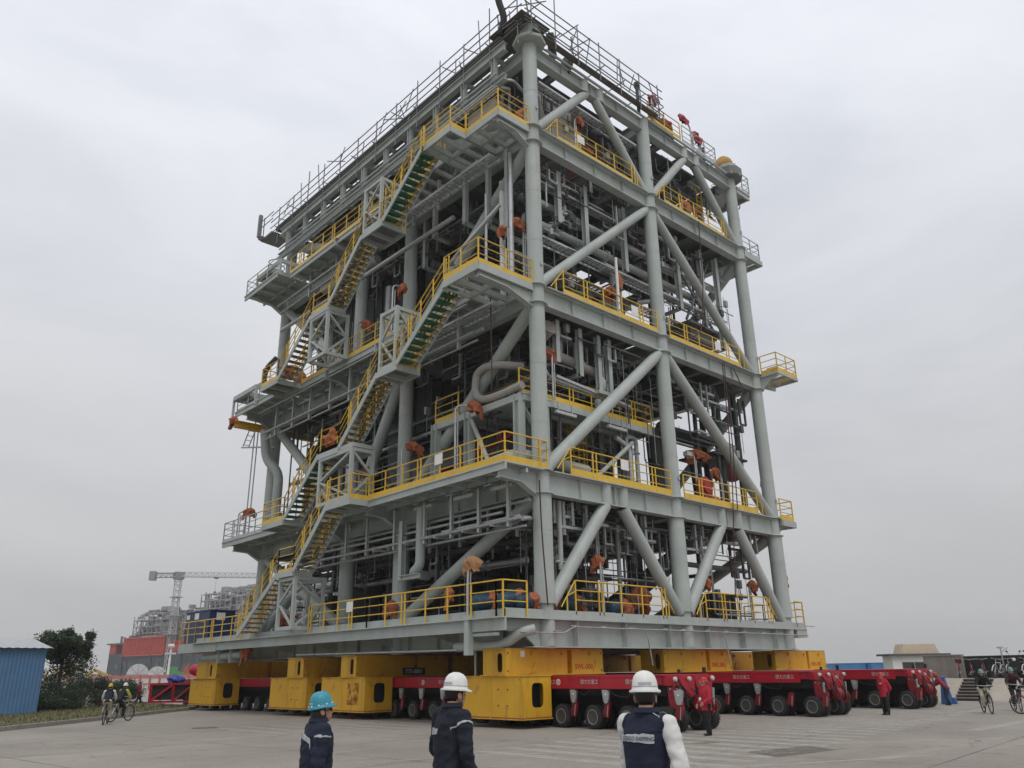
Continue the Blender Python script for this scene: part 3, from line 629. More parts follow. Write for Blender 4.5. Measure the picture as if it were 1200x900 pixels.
for x in (2.6,3.2,5.9,7.4): 
    b=MB(); b.ibeam((x,2.2,8.85),(x,2.2,12.1),.3,.3,(0,1,0),tf=.03,tw=.03); part('mezzanine_post',b,GREY_SHADE)
# pressure vessel behind the left face with a navy band, red fire main in front of it
b=MB(); b.lathe([(.05,4.2),(.8,4.35),(1.25,4.8),(1.4,5.4),(1.4,12.2),(1.2,12.9),(.5,13.3),(.05,13.35)],24,(3.0,0,10.9),'y'); v=part('pressure_vessel',b,GREY_SHADE)
b=MB(); b.lathe([(1.41,5.6),(1.43,5.62),(1.43,6.5),(1.41,6.52)],24,(3.0,0,10.9),'y'); b.box(1.5,1.53,5.7,6.4,10.2,12.2); b.build('saddle_band',NAVY,v)
b=MB(); b.box(1.46,1.49,5.9,6.3,12.2,12.6); b.build('label_plate',WHITEP,v)
b=MB(); b.path([(.9,2.6,11.0),(.9,5.2,10.6),(.9,12.5,9.6)],.1,8); b.path([(.9,3.3,10.9),(.9,3.3,11.4)],.06,6); b.path([(.95,4.0,10.6),(.95,12.5,9.3)],.05,6); part('fire_main',b,REDP)
pipe([(.7,6.2,10.0),(.7,12.8,9.6)],.12,STEELP)
b=MB(); b.lathe([(.3,14.0),(1.0,14.1),(1.25,14.3),(1.2,14.5),(.7,14.9)],20,(2.0,3.9,0)); part('dished_vessel_end',b,GALV)
# pipework slung below the first deck along the left face
for x,z,r,m in ((-.9,7.35,.06,GALV),(-1.0,6.98,.07,GALV),(-.75,6.72,.05,GALV),(-.5,7.7,.05,GREY),(.4,7.0,.1,GREY_SHADE),(.8,6.6,.14,DARKP)): pipe([(x,.1 if z!=7.35 else 1.2,z),(x,17.5,z)],r,m,8)
for y in (.8,2.5,4.2,6.0,8.2,10.4,12.2,14.4): hanger(-.95,y,8.45,1.7,0,.13,GREY,'y'); 
for y in (1.6,3.3,5.1,7.2,9.6): 
    b=MB(); b.bar((-1.15,y,6.9),(.9,y,6.9),.08,.1); b.bar((.2,y,6.6),(.2,y,7.9),.1,.1,(1,0,0)); b.bar((1.2,y,6.4),(1.2,y,7.9),.1,.1,(1,0,0)); part('pipe_support',b,GREY)
pipe([(-.9,6.35,8.3),(-.9,6.35,5.9),(-.9,6.9,5.65),(.2,7.3,5.65)],.2,GREY,12)
b=MB(); b.ibeam((-.95,7.6,7.9),(-.95,7.6,5.4),.24,.24,(1,0,0)); b.ibeam((-1,7.7,5.5),(-1,6.2,5.5),.2,.2); part('pipe_hanger',b,GREY)
pipe([(-1.1,-.1,6.9),(-.6,.0,7.0),(.3,1.0,7.0)],.08,GALV)
tray((-.6,.3,7.1),(-.6,5,7.1),.5)
# right face, below the first deck
for x,L in ((1.1,.9),(1.6,1.3),(2.1,.9),(2.9,1.1),(6.0,1.0),(6.6,1.2),(9.3,1.0),(10.2,1.3),(10.8,.9),(14.2,1.0),(14.8,2.1),(15.3,.9)): hanger(x,.5,7.95,L,.5 if x!=14.8 else 0,.14)
b=MB(); b.tube((1.25,.35,7.9),(1.25,.35,5.3),.1,10); b.tube((1.0,.35,5.6),(1.5,.35,5.6),.05,8); part('drain_pipe',b,GREY)
tray((1.4,.6,6.95),(3.4,.6,6.95),.4); tray((5.2,.7,6.9),(7.3,.7,6.9),.4); tray((9.2,.7,6.8),(11.4,.7,6.8),.5); pipe([(.6,1.1,6.5),(7.6,1.1,6.5)],.09,GREY_SHADE); pipe([(9,1.4,6.3),(15.6,1.4,6.3)],.12,GREY_SHADE); pipe([(5.0,.7,7.9),(5.0,.7,4.0)],.09,GREY_SHADE)
# ---- equipment on the base deck
def pump(x,y,z=3.56,rz=0,m=BLUE,cov=ORANGE,s=1.0,covered=True):
    b=MB(); c,sn=math.cos(rz),math.sin(rz)
    b.box(x-.75*s,x+.75*s,y-.4*s,y+.4*s,z,z+.22*s); b.lathe([(.1*s,-.7*s),(.33*s,-.66*s),(.36*s,-.6*s),(.36*s,.1*s),(.2*s,.14*s),(.2*s,.3*s)],14,(x,y,z+.62*s),'x'); b.box(x-.2*s,x+.1*s,y-.15*s,y+.15*s,z+.9*s,z+1.12*s)
    for k in range(6): b.lathe([(.37*s,-.55*s+k*.1*s),(.40*s,-.53*s+k*.1*s),(.37*s,-.51*s+k*.1*s)],12,(x,y,z+.62*s),'x')
    o=part('pump',b,m)
    if covered:
        q=MB(); draped(q,(x+.45*s,y,z+.75*s),.42*s,.42*s,.42*s,int(x*77+y*13)%89,.6); q.build('orange_cover',cov,o)
    return o
for x,y in ((-1.2,.4),(.9,.9),(2.3,.9),(5.0,.9),(6.6,1.5),(-1.4,1.6),(10.2,1.4)): pump(x,y,s=.8)
pump(-.9,.0,s=.7)
def lamp_post(x,y,z,h,arm=.5,ax=(1,0),cover=True,m=GALV,cm=ORANGE):
    b=MB(); b.path([(x,y,z),(x,y,z+h),(x+ax[0]*arm,y+ax[1]*arm,z+h+.05)],.045,7,.25); b.path([(x+.12,y,z),(x+.12,y,z+h*.9)],.03,6)
    o=part('light_pole',b,m)
    q=MB(); cx,cy,cz=x+ax[0]*arm,y+ax[1]*arm,z+h
    if cover:
        draped(q,(cx,cy,cz),.30 if ax[0] else .2,.30 if abs(ax[1])>.5 else .2,.26,int(x*31+z*17+y)%97,.7)
        q.build('orange_cover',cm,o)
    else:
        q.box(cx-.2,cx+.2,cy-.12,cy+.12,cz-.15,cz+.05); q.build('lamp_head',GREY,o)
    return o
lamp_post(18.2,1.0,8.8,2.3,.35,(-1,0)); lamp_post(17.3,.6,3.6,2.4,.2,(0,-1)); lamp_post(-1.7,22.9,8.8,1.75,.6,(1,-.3)); lamp_post(-.5,21.5,8.8,1.5,.5,(1,0)); lamp_post(-2.0,7.5,16.5,2.4,.6,(1,0)); lamp_post(-1.6,11.2,16.5,1.9,.5,(1,0)); lamp_post(-2.1,12.6,11.3,1.4,.4,(0,-1)); lamp_post(-1.4,7.2,8.8,2.3,.5,(1,-.4))
lamp_post(-1.9,9.8,8.8,1.6,.4,(1,0)); lamp_post(-1.6,3.2,8.8,3.1,.7,(1,-.5)); lamp_post(-2.0,14.0,8.8,1.5,.4,(0,1)); lamp_post(-2.35,1.45,2.5,2.9,.2,(1,0),cm=mat('tan_cover',(.36,.19,.09),.75)); lamp_post(3.4,.3,3.6,2.2,.2,(0,1)); lamp_post(3.2,.3,24.3,2.4,.3,(1,0)); lamp_post(5.6,1.6,24.3,2.6,.4,(0,1)); lamp_post(11.6,.4,24.3,1.4,.3,(1,0)); lamp_post(14.3,.8,24.3,1.9,.4,(-1,0))
lamp_post(.2,.9,16.5,3.4,.4,(-1,0)); lamp_post(-.4,1.2,16.5,3.2,.3,(0,1)); lamp_post(8.9,.5,8.8,1.6,.3,(-1,0)); lamp_post(13.0,.6,8.8,2.0,.4,(-1,0)); lamp_post(10.9,.6,8.8,2.6,.5,(-1,0),cover=False); lamp_post(5.6,.4,16.5,1.7,.3,(-1,0)); lamp_post(9.9,.4,3.6,1.8,.3,(0,-1)); lamp_post(14.6,.7,3.6,1.9,.3,(1,0)); lamp_post(1.3,.5,12.1,2.0,.2,(0,1))
b=MB(); b.tube((5.0,-.2,16.5),(5.0,-.2,19.6),.07,8); o=part('flag_pole',b,WHITEP); b=MB(); b.hexa([(5.08,-.2,18.2),(5.4,-.16,18.1),(5.4,-.12,18.1),(5.08,-.14,18.2),(5.08,-.2,19.1),(5.5,-.16,18.6),(5.5,-.12,18.6),(5.08,-.14,19.1)]); b.build('orange_cover',ORANGE,o)
# orange tarpaulin lumps tied over valves on the decks
def wrap(x,y,z,sx,sy,sz,m=ORANGE,seed=0):
    q=MB(); draped(q,(x,y,z+sz*.3),sx,sy,sz,seed+int(x*13+y*7+z)%83,.4)
    return part('orange_cover',q,m)
for a in ((-2.0,12.2,12.1,.45,.7,.4),(10.2,.9,17.0,.6,.4,.35),(12.2,1.2,11.6,.6,.3,.3),(12.9,1.0,9.3,.35,.25,.3),(-.4,9.0,4.2,.3,.35,.4),(-1.2,17.0,4.2,.4,.5,.4),(-1.5,3.6,4.4,.15,.2,.35),(9.0,.9,4.3,.4,.3,.5),(6.9,1.2,4.4,.5,.4,.5),(.0,.4,25.0,.4,.4,.5),(4.9,1.2,26.0,.3,.3,.3),(-1.9,17.3,17.2,.4,.6,.45)): wrap(*a)
b=MB(); b.lathe([(.5,-.12),(.52,-.1),(.52,.1),(.5,.12)],18,(11.0,.25,9.75),'y'); b.lathe([(.3,-.2),(.3,.2)],14,(11.0,.25,9.75),'y'); part('hose_reel',b,REDP)
b=MB(); b.lathe([(.05,-.3),(.55,-.25),(.6,-.1),(.6,.1),(.5,.25),(.05,.3)],18,(15.1,1.2,11.4),'x'); b.lathe([(.62,-.08),(.64,0),(.62,.08)],18,(15.1,1.2,11.4),'x'); part('manway_cover',b,mat('dull_red_cover',(.38,.11,.09),.6))
# big drain line under the base walkway
pipe([(-1.6,3.0,2.62),(-1.6,.4,2.62),(-1.4,-.2,3.0),(-1.0,-.5,3.1)],.17,GREY,12,0,.6); pipe([(-1.75,25.4,2.72),(-1.75,20.6,2.80),(-1.75,20.3,2.85),(-1.75,20.3,3.4)],.19,GREY,12); wrap(-1.75,20.2,2.75,.28,.34,.42)
b=MB(); b.bar((-2.3,1.45,2.3),(-2.3,1.45,3.6),.24,.24,(1,0,0)); b.bar((-2.2,.0,2.95),(-2.2,1.4,2.95),.08,.1); b.tube((-1.9,2.6,2.5),(-1.9,14.5,2.62),.035,6); b.tube((-1.2,2.4,1.55),(-1.2,2.4,2.6),.05,6); part('drain_support',b,GREY)
for y in (21.5,23.0): 
    b=MB(); b.box(-2.0,-1.4,y,y+.12,2.4,3.1); part('drain_support',b,GREY)
# ---- general dense pipework, denser towards the left face and the middle
zr=[(3.62,7.9),(8.85,15.7),(16.6,23.5),(24.35,28.2)]
npipe=0
for lv,(a,c) in enumerate(zr):
    H=c-a
    for k in range(9 if lv else 12):            # verticals
        x=rnd.uniform(.8,7.2) if k%3 else rnd.uniform(8.8,12); y=rnd.uniform(1.4,20)
        r=rnd.choice([.06,.08,.1,.14,.2]); m=rnd.choice([GREY_SHADE,DARKP,STEELP,GREY_SHADE,BROWNP] if lv else [GREY_SHADE,DARKP,DARKP,STEELP])
        zz=a+H*rnd.uniform(.5,.95); dx=rnd.uniform(-2.5,2.5)
        pipe([(x,y,a),(x,y,zz),(min(max(x+dx,.5),15),y,zz)],r,m,8,0)
    for k in range(7):
        z=a+H*rnd.uniform(.45,.93); x=rnd.uniform(.4,6.5); y0=rnd.uniform(.5,6); y1=rnd.uniform(12,22)
        pipe([(x,y0,z),(x,y1,z)],rnd.choice([.07,.1,.14,.22]),rnd.choice([GREY_SHADE,DARKP,DARKP,GREY_SHADE,STEELP]),8,5)
    for k in range(5):
        z=a+H*rnd.uniform(.4,.93); y=rnd.uniform(1.2,9); pipe([(.6,y,z),(rnd.uniform(6,11.5),y,z)],rnd.choice([.07,.1,.14,.2]),rnd.choice([GREY_SHADE,DARKP,DARKP,GREY_SHADE]),8,4)
    for k in range(7):
        hanger(rnd.uniform(.5,1.6),rnd.uniform(1.5,21),c,rnd.uniform(.8,2.6),rnd.uniform(.6,1.6),.18,GREY_SHADE,'y')
    for k in range(4):
        hanger(rnd.uniform(1.5,13.5),rnd.uniform(1.2,3.5),c,rnd.uniform(.7,2.2),1.0,.16,GREY_SHADE)
    for k in range(3):
        z=a+H*rnd.uniform(.55,.9); x=rnd.uniform(.5,5); tray((x,1,z),(x,21,z),rnd.choice([.4,.6]),GREY_SHADE)
# many thin lines as one mass
b=MB()
for lv,(a,c) in enumerate(zr):
    for k in range(95):
        x=rnd.choice([rnd.uniform(.4,7.5),rnd.uniform(.4,11)]); y=rnd.uniform(.9,21); z=a+(c-a)*rnd.uniform(.1,.97); r=rnd.uniform(.018,.05)
        t=rnd.random()
        if t<.4: b.path([(x,y,z),(x,y,a+.02),],r,5)
        elif t<.65: b.path([(x,y,z),(x+rnd.uniform(1,4),y,z),(x+4,y+.01,a+.5)] if rnd.random()<.5 else [(x,y,z),(x+rnd.uniform(1,4),y,z)],r,5,.2)
        elif t<.9: b.path([(x,y,z),(x,y+rnd.uniform(1,7),z)],r,5)
        else: b.tube((x,y,z),(x,y,z+.25),.12,8); b.tube((x-.2,y,z+.1),(x+.2,y,z+.1),.1,8)
tag(b.build('small_bore_piping',[GREY_SHADE],MOD),kind='stuff')
b=MB()
for lv,(a,c) in enumerate(zr):
    for k in range(40):
        x=rnd.uniform(1.5,7.5); y=rnd.uniform(1.8,20); s=rnd.uniform(.2,.7); z=a
        if rnd.random()<.6: b.box(x-s,x+s,y-s*.8,y+s*.8,z,z+rnd.uniform(.5,2.0))
        else: b.lathe([(s*.3,z),(s,z+.2),(s,z+s*2.2),(s*.5,z+s*2.6),(.1,z+s*2.7)],12,(x,y,0))
tag(b.build('small_equipment',[DARKP],MOD),kind='stuff')
# close to the two visible faces: thin lines, clamps, junction boxes, valves and lights, too many to count
b=MB(); b2=MB(); rf_=random.Random(99)
for lv,(a,c) in enumerate(zr):
    H=c-a
    for face in 'RL':
        for k in range(150):
            L=16 if face=='R' else 22
            t=rf_.uniform(.6,L-.4) ** 1.0; dp=rf_.choice([rf_.uniform(.35,1.2),rf_.uniform(.35,2.6)]); z=a+H*(1-rf_.random()**1.5*.95) if rf_.random()<.75 else a+H*rf_.random()
            if face=='R' and t>10 and rf_.random()<.35: continue
            P=(lambda tt,zz,dd=dp: (tt,dd,zz)) if face=='R' else (lambda tt,zz,dd=dp: (dd-.25,tt,zz))
            q=rf_.random(); bb=b if rf_.random()<.5 else b2; r=rf_.choice([.015,.02,.025,.03,.045])
            if q<.28:
                l=rf_.uniform(.8,4.5); t2=min(t+l,L-.2); bb.path([P(t,c-.5),P(t,z),P(t2,z)] if rf_.random()<.4 else [P(t,z),P(t2,z)],r,5,.15)
            elif q<.52: bb.path([P(t,z),P(t,max(a,z-rf_.uniform(.5,3)))],r,5)
            elif q<.62:
                x,y,zz=P(t,z); bb.box(x-.12,x+.12,y-.08,y+.08,zz-.18,zz+.18); bb.path([(x,y,zz-.18),(x,y,max(a,zz-1.3))],.014,4)
            elif q<.72:
                x,y,zz=P(t,z); bb.tube((x,y,zz-.14),(x,y,zz+.14),.10,8); bb.tube((x,y,zz+.14),(x,y,zz+.4),.025,5); bb.lathe([(.12,zz+.4),(.14,zz+.42),(.12,zz+.44),(.12,zz+.4)],8,(x,y,0)); bb.path([P(t-.5,z),P(t+.5,z)],.05,6)
            elif q<.86:
                l=rf_.uniform(.5,1.8); zt=c-.45; p0=P(t,zt); p1=P(t,max(a+.5,zt-l)); bb.bar(p0,p1,.09,.09,(1,0,0)); e=P(t+.5,max(a+.5,zt-l)); bb.bar(p1,e,.08,.08)
                if rf_.random()<.5: bb.bar(P(t+.5,zt),e,.09,.09,(1,0,0))
            elif q<.93:
                bb.bar(P(t,c-.6),P(t+1.2,c-.6),.16,.10)
            else:
                t2=t+rf_.uniform(.4,1.0); bb.path([P(t,z),P(t+.1,z-.5),P(t2,z-.3),P(t2,z+.3)],.014,4,.2)
tag(b.build('face_piping',[mat('shade_galvanised_line',(.33,.34,.335),.5,.3,.35,2)],MOD),kind='stuff'); tag(b2.build('face_brackets',[mat('shade_grey_fitting',(.085,.088,.086),.6,0,.4,2)],MOD),kind='stuff')  # tones lowered so the darkness inside the module sits in the colour
# dark vessels and blocks added to close sky gaps and darken the middle
def vessel(x,y,z,r,L,axis='z',m=GREY_SHADE):
    b=MB(); b.lathe([(.05,0),(r*.6,.05),(r*.9,.25),(r,.6),(r,L-.6),(r*.9,L-.25),(r*.6,L-.05),(.05,L)],20,(x,y,z),axis); return part('vessel',b,m)
vessel(3.0,13.0,9.0,1.1,5.6); vessel(5.8,10.5,8.9,.9,5.0,m=DARKP); vessel(6.0,6.5,16.7,1.2,5.8,m=GREY_SHADE); vessel(2.4,9.5,17.2,.9,5.5,m=DARKP); vessel(3.5,17,16.7,1.3,5.4); vessel(2.0,5.0,17.9,.95,9,'y',GREY_SHADE); vessel(5.0,3.4,25.2,.8,7,'y',GREY_SHADE); vessel(2.5,9,25.0,1.0,8,'y',DARKP); vessel(4.5,12,3.7,1.1,3.6,m=DARKP); vessel(2.2,15,3.7,.8,3.3,m=DARKP); vessel(5.5,6,4.6,.8,8,'y',DARKP); vessel(10.5,9.5,9,1.0,5.5); vessel(12.5,12,17,1.1,5.5,m=DARKP); vessel(11.5,6,25.3,.7,5,'y',DARKP); vessel(9.8,16,16.8,1.2,5.6)
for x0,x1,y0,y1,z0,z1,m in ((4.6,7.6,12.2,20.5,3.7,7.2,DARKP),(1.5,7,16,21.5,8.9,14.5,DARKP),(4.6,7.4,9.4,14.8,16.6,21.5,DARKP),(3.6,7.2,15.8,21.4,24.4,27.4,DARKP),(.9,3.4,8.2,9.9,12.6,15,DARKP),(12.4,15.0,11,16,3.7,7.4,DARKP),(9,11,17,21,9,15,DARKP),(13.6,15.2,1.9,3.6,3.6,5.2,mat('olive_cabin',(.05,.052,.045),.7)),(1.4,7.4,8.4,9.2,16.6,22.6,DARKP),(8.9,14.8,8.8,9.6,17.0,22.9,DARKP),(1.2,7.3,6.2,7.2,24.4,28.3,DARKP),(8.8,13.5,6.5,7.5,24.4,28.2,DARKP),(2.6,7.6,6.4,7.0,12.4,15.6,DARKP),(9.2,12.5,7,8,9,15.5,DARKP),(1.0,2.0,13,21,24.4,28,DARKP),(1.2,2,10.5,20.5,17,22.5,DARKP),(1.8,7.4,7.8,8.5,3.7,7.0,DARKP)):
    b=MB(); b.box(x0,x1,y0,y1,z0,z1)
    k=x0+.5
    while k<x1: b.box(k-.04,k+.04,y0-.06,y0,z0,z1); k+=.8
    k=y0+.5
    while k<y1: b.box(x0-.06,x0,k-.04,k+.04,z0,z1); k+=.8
    part('cabin_filler_block',b,m)
b=MB(); b.box(.9,4.6,1.2,1.32,25.6,28.0); part('pale_duct',b,PALE); b=MB(); b.box(-.2,.9,2.2,4.2,26.0,27.3); part('pale_duct',b,PALE)
b=MB(); b.box(2.4,6.0,2.0,5.0,24.6,26.6); part('red_oxide_cabin',b,mat('red_oxide',(.10,.035,.03),.7))
# big dark diagonal and inner ducts near the right end of the base
b=MB(); b.bar((9.3,5.5,4.2),(15.8,5.5,7.6),.8,.75); part('duct',b,DARKP); b=MB(); b.tube((12.3,5.8,3.6),(12.3,5.8,7.6),.42,14); part('duct',b,DARKP); b=MB(); b.tube((11.2,3.0,9.0),(11.0,3.0,13.2),.4,14); part('duct',b,DARKP); b=MB(); b.tube((13.4,2.2,8.9),(13.0,2.2,12.2),.18,10); b.box(11,15,1.6,3.2,12.9,13.05); b.box(13,16,.8,3,11.9,12.0); part('duct',b,DARKP)
for x,y in ((12.6,1.5),(13.6,1.0),(14.4,1.3),(14.9,2.6),(15.6,1.0),(11.8,2.4)): pipe([(x,y,8.85),(x,y,15.6)],.11 if x<14 else .16,DARKP)
tray((12.2,1.4,13.0),(16.0,1.4,12.6),.7); tray((11.5,1.0,14.6),(16,1.0,14.6),.5)
# blue end cabinet on the far end of the base walkway lies loose on the deck: a thing of its own
cab=empty('cabinet',(-1.1,27.6,3.56),'navy blue equipment cabinet standing behind yellow railing at the far left end of the module','cabinet')
b=MB(); b.box(-.7,.8,-2.4,1.0,0,1.7); b.box(-.75,.85,-2.45,1.05,1.7,1.75); b.build('housing',NAVY,cab)
b=MB(); b.box(-.72,-.705,-.9,-.3,1.3,1.65); b.box(-.72,-.705,.45,.9,1.35,1.6); b.box(-.3,.2,-2.42,-2.405,1.2,1.6); b.build('label_plate',WHITEP,cab)
b=MB(); b.box(-2.3,.3,22.7,28.0,3.0,3.5); part('end_walkway',b,GREY); rail([(-2.3,25.7),(-2.3,27.9)],3.6,0)
# monorail beams sticking out at the far end and small canopies over them
for z,x0,x1 in ((16.0,-2.5,2.6),(24.8,-1.9,1.5)):
    b=MB(); b.ibeam((x0,22.95,z-.35 if z<20 else z),(x1,22.95,z-.35 if z<20 else z),.42,.26,tf=.05,tw=.06); part('monorail_beam',b,YBEAM)
for z,x0,x1,y0,y1 in ((17.35,-2.4,-.2,20.6,23.6),(25.6,-1.8,.2,20.3,23.5)):
    b=MB()
    for p,q in (((x0,y0),(x1,y0)),((x0,y1),(x1,y1)),((x0,y0),(x0,y1)),((x1,y0),(x1,y1)),((x0,(y0+y1)/2),(x1,(y0+y1)/2))): b.bar((p[0],p[1],z),(q[0],q[1],z),.14,.26)
    for p in ((x0,y0),(x0,y1),(x1,y1)): b.bar((p[0],p[1],z-1.1),(p[0],p[1],z),.12,.12,(1,0,0))
    part('canopy_frame',b,GREY)
    b=MB(); b.box(x0+.1,x1-.1,y0+1.6,y1-.1,z-.02,z+.02); part('canopy_roof',b,GREY_SHADE)
wrap(-2.5,23.0,15.7,.22,.25,.3); 
# far corner pipes and ladder
pipe([(-.9,22.3,15.4),(-.7,22.2,13.6),(-.2,21.4,12.8),(-.2,21.4,9.2)],.27,GREY,12); pipe([(-.9,23.2,15.6),(-.9,23.2,9.0)],.04,GALV); pipe([(-1.2,23.0,16.4),(-1.2,23.0,9.0)],.04,GALV); pipe([(-.9,21.6,19.8),(-1.2,22.4,19.2),(-1.2,22.4,18.0)],.16,DARKP)
b=MB()
for x in (-1.7,-1.35): b.bar((x,23.3,14.5),(x+.3,23.2,15.7),.05,.05,(1,0,0))
for k in range(4): b.bar((-1.7+k*.075,23.3,14.6+k*.3),(-1.35+k*.075,23.3,14.6+k*.3),.03,.03)
b.bar((-1.8,23.3,14.4),(-.4,22.0,14.4),.08,.08); part('ladder',b,GALV)
# left face, long drops of cable and pipe bundles under the second deck edge
for x,z,r in ((-1.75,16.05,.05),(-1.4,14.9,.06),(-1.2,14.6,.05),(-.9,15.2,.09)): pipe([(x,2.3,z),(x,21.5,z)],r,GALV if r<.09 else GREY)
for y in (3.4,6.2,8.1,10.2,12.1,14.0,16.1,18.0,20): hanger(-1.3,y,16.3,1.8,0,.13,GREY,'y')
for x,z,r in ((-1.2,23.1,.06),(-1.0,22.7,.05),(-.8,21.6,.12)): pipe([(x,4.5,z),(x,21.5,z)],r,GALV)
for y in (5.4,7.4,9.6,11.6,14.8,17.8): hanger(-1.0,y,24.0,1.6,0,.13,GREY,'y')
b=MB(); b.tube((.9,12.2,16.6),(.9,12.2,21.5),.26,14); part('vertical_duct',b,GALV); b=MB(); b.tube((-.3,17.5,23.0),(-.1,12.0,22.8),.25,12); part('pipe',b,GREY)
tray((-1.5,.6,15.5),(-1.5,7.5,15.5),.7); tray((-1.3,1.0,22.8),(-1.3,8,22.8),.6)
pipe([(-.5,1.6,21.0),(-1.2,3.2,19.4),(-.9,4.6,19.2),(.2,4.6,19.0)],.09,STEELP); pipe([(-.4,1.0,16.5),(-.4,1.0,23.4)],.11,STEELP); pipe([(-.1,1.9,16.5),(-.1,1.9,22.5)],.13,WHITEP); pipe([(-.7,2.3,16.5),(-.7,2.3,21.8)],.07,GALV)
for x,y,L in ((-.3,2.6,3.4),(-.3,1.3,4.5),(-.5,4.0,2.7),(.3,3.3,2.4),(-.3,6.6,2.2),(.3,8.2,3.0)): hanger(x,y,23.8,L,.9,.2,GREY,'y')
# ---- cables looping down the right face
HOSEM=mat('dark_red_hose',(.06,.03,.03),.7)
for pts in ([(11.9,-.42,24.2),(11.7,-.42,20.5),(11.2,-.4,17.6),(10.0,-.1,16.8)],[(12.6,-.45,16.3),(12.5,-.45,12.5),(12.3,-.42,9.6),(12.0,-.4,7.6),(11.6,-.4,4.8)],[(12.75,-.45,16.3),(12.7,-.45,12.0),(12.55,-.42,8.8)],[(-.6,-.5,8.3),(-.55,-.5,6.5),(-.35,-.5,3.9)],[(13.6,-.45,16.2),(14.3,-.45,15.2),(13.4,-.42,15.0),(12.8,-.4,15.4)],[(-1.6,1.0,15.9),(-1.55,1.0,12.6),(-1.5,1.1,12.0)]): 
    b=MB(); b.path(pts,.028,5,.6); part('hose',b,HOSEM)


# ------------------------------------------------------------------ roof: caps, scaffold walkway, rails
SC=empty('scaffolding',(0,0,29.0),'tube scaffold walkway with thin guard rails running along the roof edge of the module','scaffolding')
def spart(name,mb,m): 
    mb.v=[(x,y,z-29.0) for x,y,z in mb.v]; return mb.build(name,m,SC)
XS=-.85
b=MB(); b.box(XS,XS+1.0,-.1,23.6,29.5,29.56); b.box(XS-.02,XS+.0,-.1,23.6,29.56,29.8); spart('walkway_boards',b,BOARD)
b=MB(); b.box(-.3,8.9,-.62,-.3,29.35,29.39); spart('walkway_boards',b,BOARD)
for zz in (31.0,30.5,30.05,29.62,29.42): 
    b=MB(); b.tube((XS-.05,-.5,zz),(XS-.05,24.4,zz),.03,6); spart('ledger',b,SCAF)
    b=MB(); b.tube((-1.0,-.8,zz-.1),(9.1,-.8,zz-.1-(.0)),.03,6); spart('ledger',b,SCAF)
rr=random.Random(4)
for k in range(13):
    y=-.2+k*1.95; b=MB(); b.tube((XS-.05,y,28.4),(XS-.05,y,31.0+rr.choice([.1,.15,.9,.4])),.032,6); b.tube((XS-.3,y,29.6),(XS+1.2,y,29.6),.03,6); spart('standard',b,SCAF)
for k in range(7):
    x=-.6+k*1.55; b=MB(); b.tube((x,-.8,28.8),(x,-.8,30.9+rr.choice([.1,.2,1.0])),.032,6); b.tube((x,-1.1,29.5),(x,.6,29.5),.03,6); spart('standard',b,SCAF)
for p,q in (((1.9,-1.4,30.4),(2.4,.3,31.2)),((2.8,-1.3,30.2),(3.1,.3,30.8)),((-1.4,.2,30.4),(.2,-1.0,31.0)),((-1.2,-.9,31.0),(.4,.2,30.4)),((-1.3,.4,29.4),(-.2,-1.0,30.6))):
    b=MB(); b.tube(p,q,.03,6); spart('loose_tube',b,SCAF)
b=MB(); b.box(XS-.3,XS+1.0,23.6,25.2,29.3,29.42); b.bar((XS-.5,25.1,29.5),(XS+1.0,25.1,29.5),.2,.3); b.bar((XS-.5,25.1,29.5),(XS-.5,25.1,31.2),.22,.22,(1,0,0)); spart('end_platform',b,SCAF)
for zz in (30.9,30.4): 
    b=MB(); b.tube((XS-.3,23.6,zz),(XS-.3,25.2,zz),.03,6); b.tube((XS-.3,24.9,29.4),(XS-.3,24.9,31),.03,6); spart('ledger',b,SCAF)
rp_=random.Random(12)
for k in range(26):
    y=rp_.uniform(.5,23.5); L=rp_.uniform(.5,1.5); z=rp_.choice([29.2,29.6,30.2]); b=MB(); d=rp_.random()
    if d<.5: b.tube((XS+rp_.uniform(-.2,.5),y,z),(XS+rp_.uniform(-.2,.5),y+rp_.uniform(-.2,.2),z+L+.6),.028,6)
    elif d<.8: b.tube((XS-.5,y,z),(XS+.8,y+rp_.uniform(-.3,.3),z+rp_.uniform(-.1,.3)),.028,6)
    else: b.tube((XS-.08,y,z),(XS-.08,y+2.2,z+1.2),.028,6)
    spart('loose_tube',b,SCAF)
for k in range(9):
    x=rp_.uniform(.5,9); z=rp_.choice([29.2,29.5]); b=MB(); b.tube((x,-.8+rp_.uniform(-.3,.6),z),(x+rp_.uniform(-.2,.2),-.8+rp_.uniform(-.3,.6),z+rp_.uniform(.7,2)),.028,6); spart('loose_tube',b,SCAF)
# roof edge truss below the walkway (part of the module)
for z,h in ((29.05,.5),(27.3,.32)):
    b=MB(); b.ibeam((-.75,.8,z),(-.75,22.9,z),h,.3,tf=.04,tw=.05); part('roof_edge_beam',b,GREY)
for k in range(10):
    y=1.6+k*2.25; b=MB(); b.ibeam((-.75,y,27.3),(-.75,y,29.0),.24,.24,(0,1,0)); b.bar((-.75,y,28.9),(.2,y,28.9),.15,.2); b.bar((-.75,y,27.3),(.2,y,27.6),.12,.15); part('roof_edge_post',b,GREY)
for z in (27.65,26.9): pipe([(-.95,1.2,z),(-.95,22.6,z)],.05,GALV)
tray((-.5,2,27.55),(-.5,22,27.55),.6); tray((.6,.3,27.3),(7.6,.3,27.2),.5); 
pipe([(.5,.9,27.1),(-.6,.6,27.2),(-.85,1.6,27.2),(-.85,6,27.15)],.07,STEELP,8,0,.7)
b=MB(); b.path([(-1.0,.9,29.6),(-.95,.6,30.4),(-1.15,.85,31.6),(-1.2,1.0,33.2)],.16,8,.5); spart('wrapped_spar',b,BLACK)
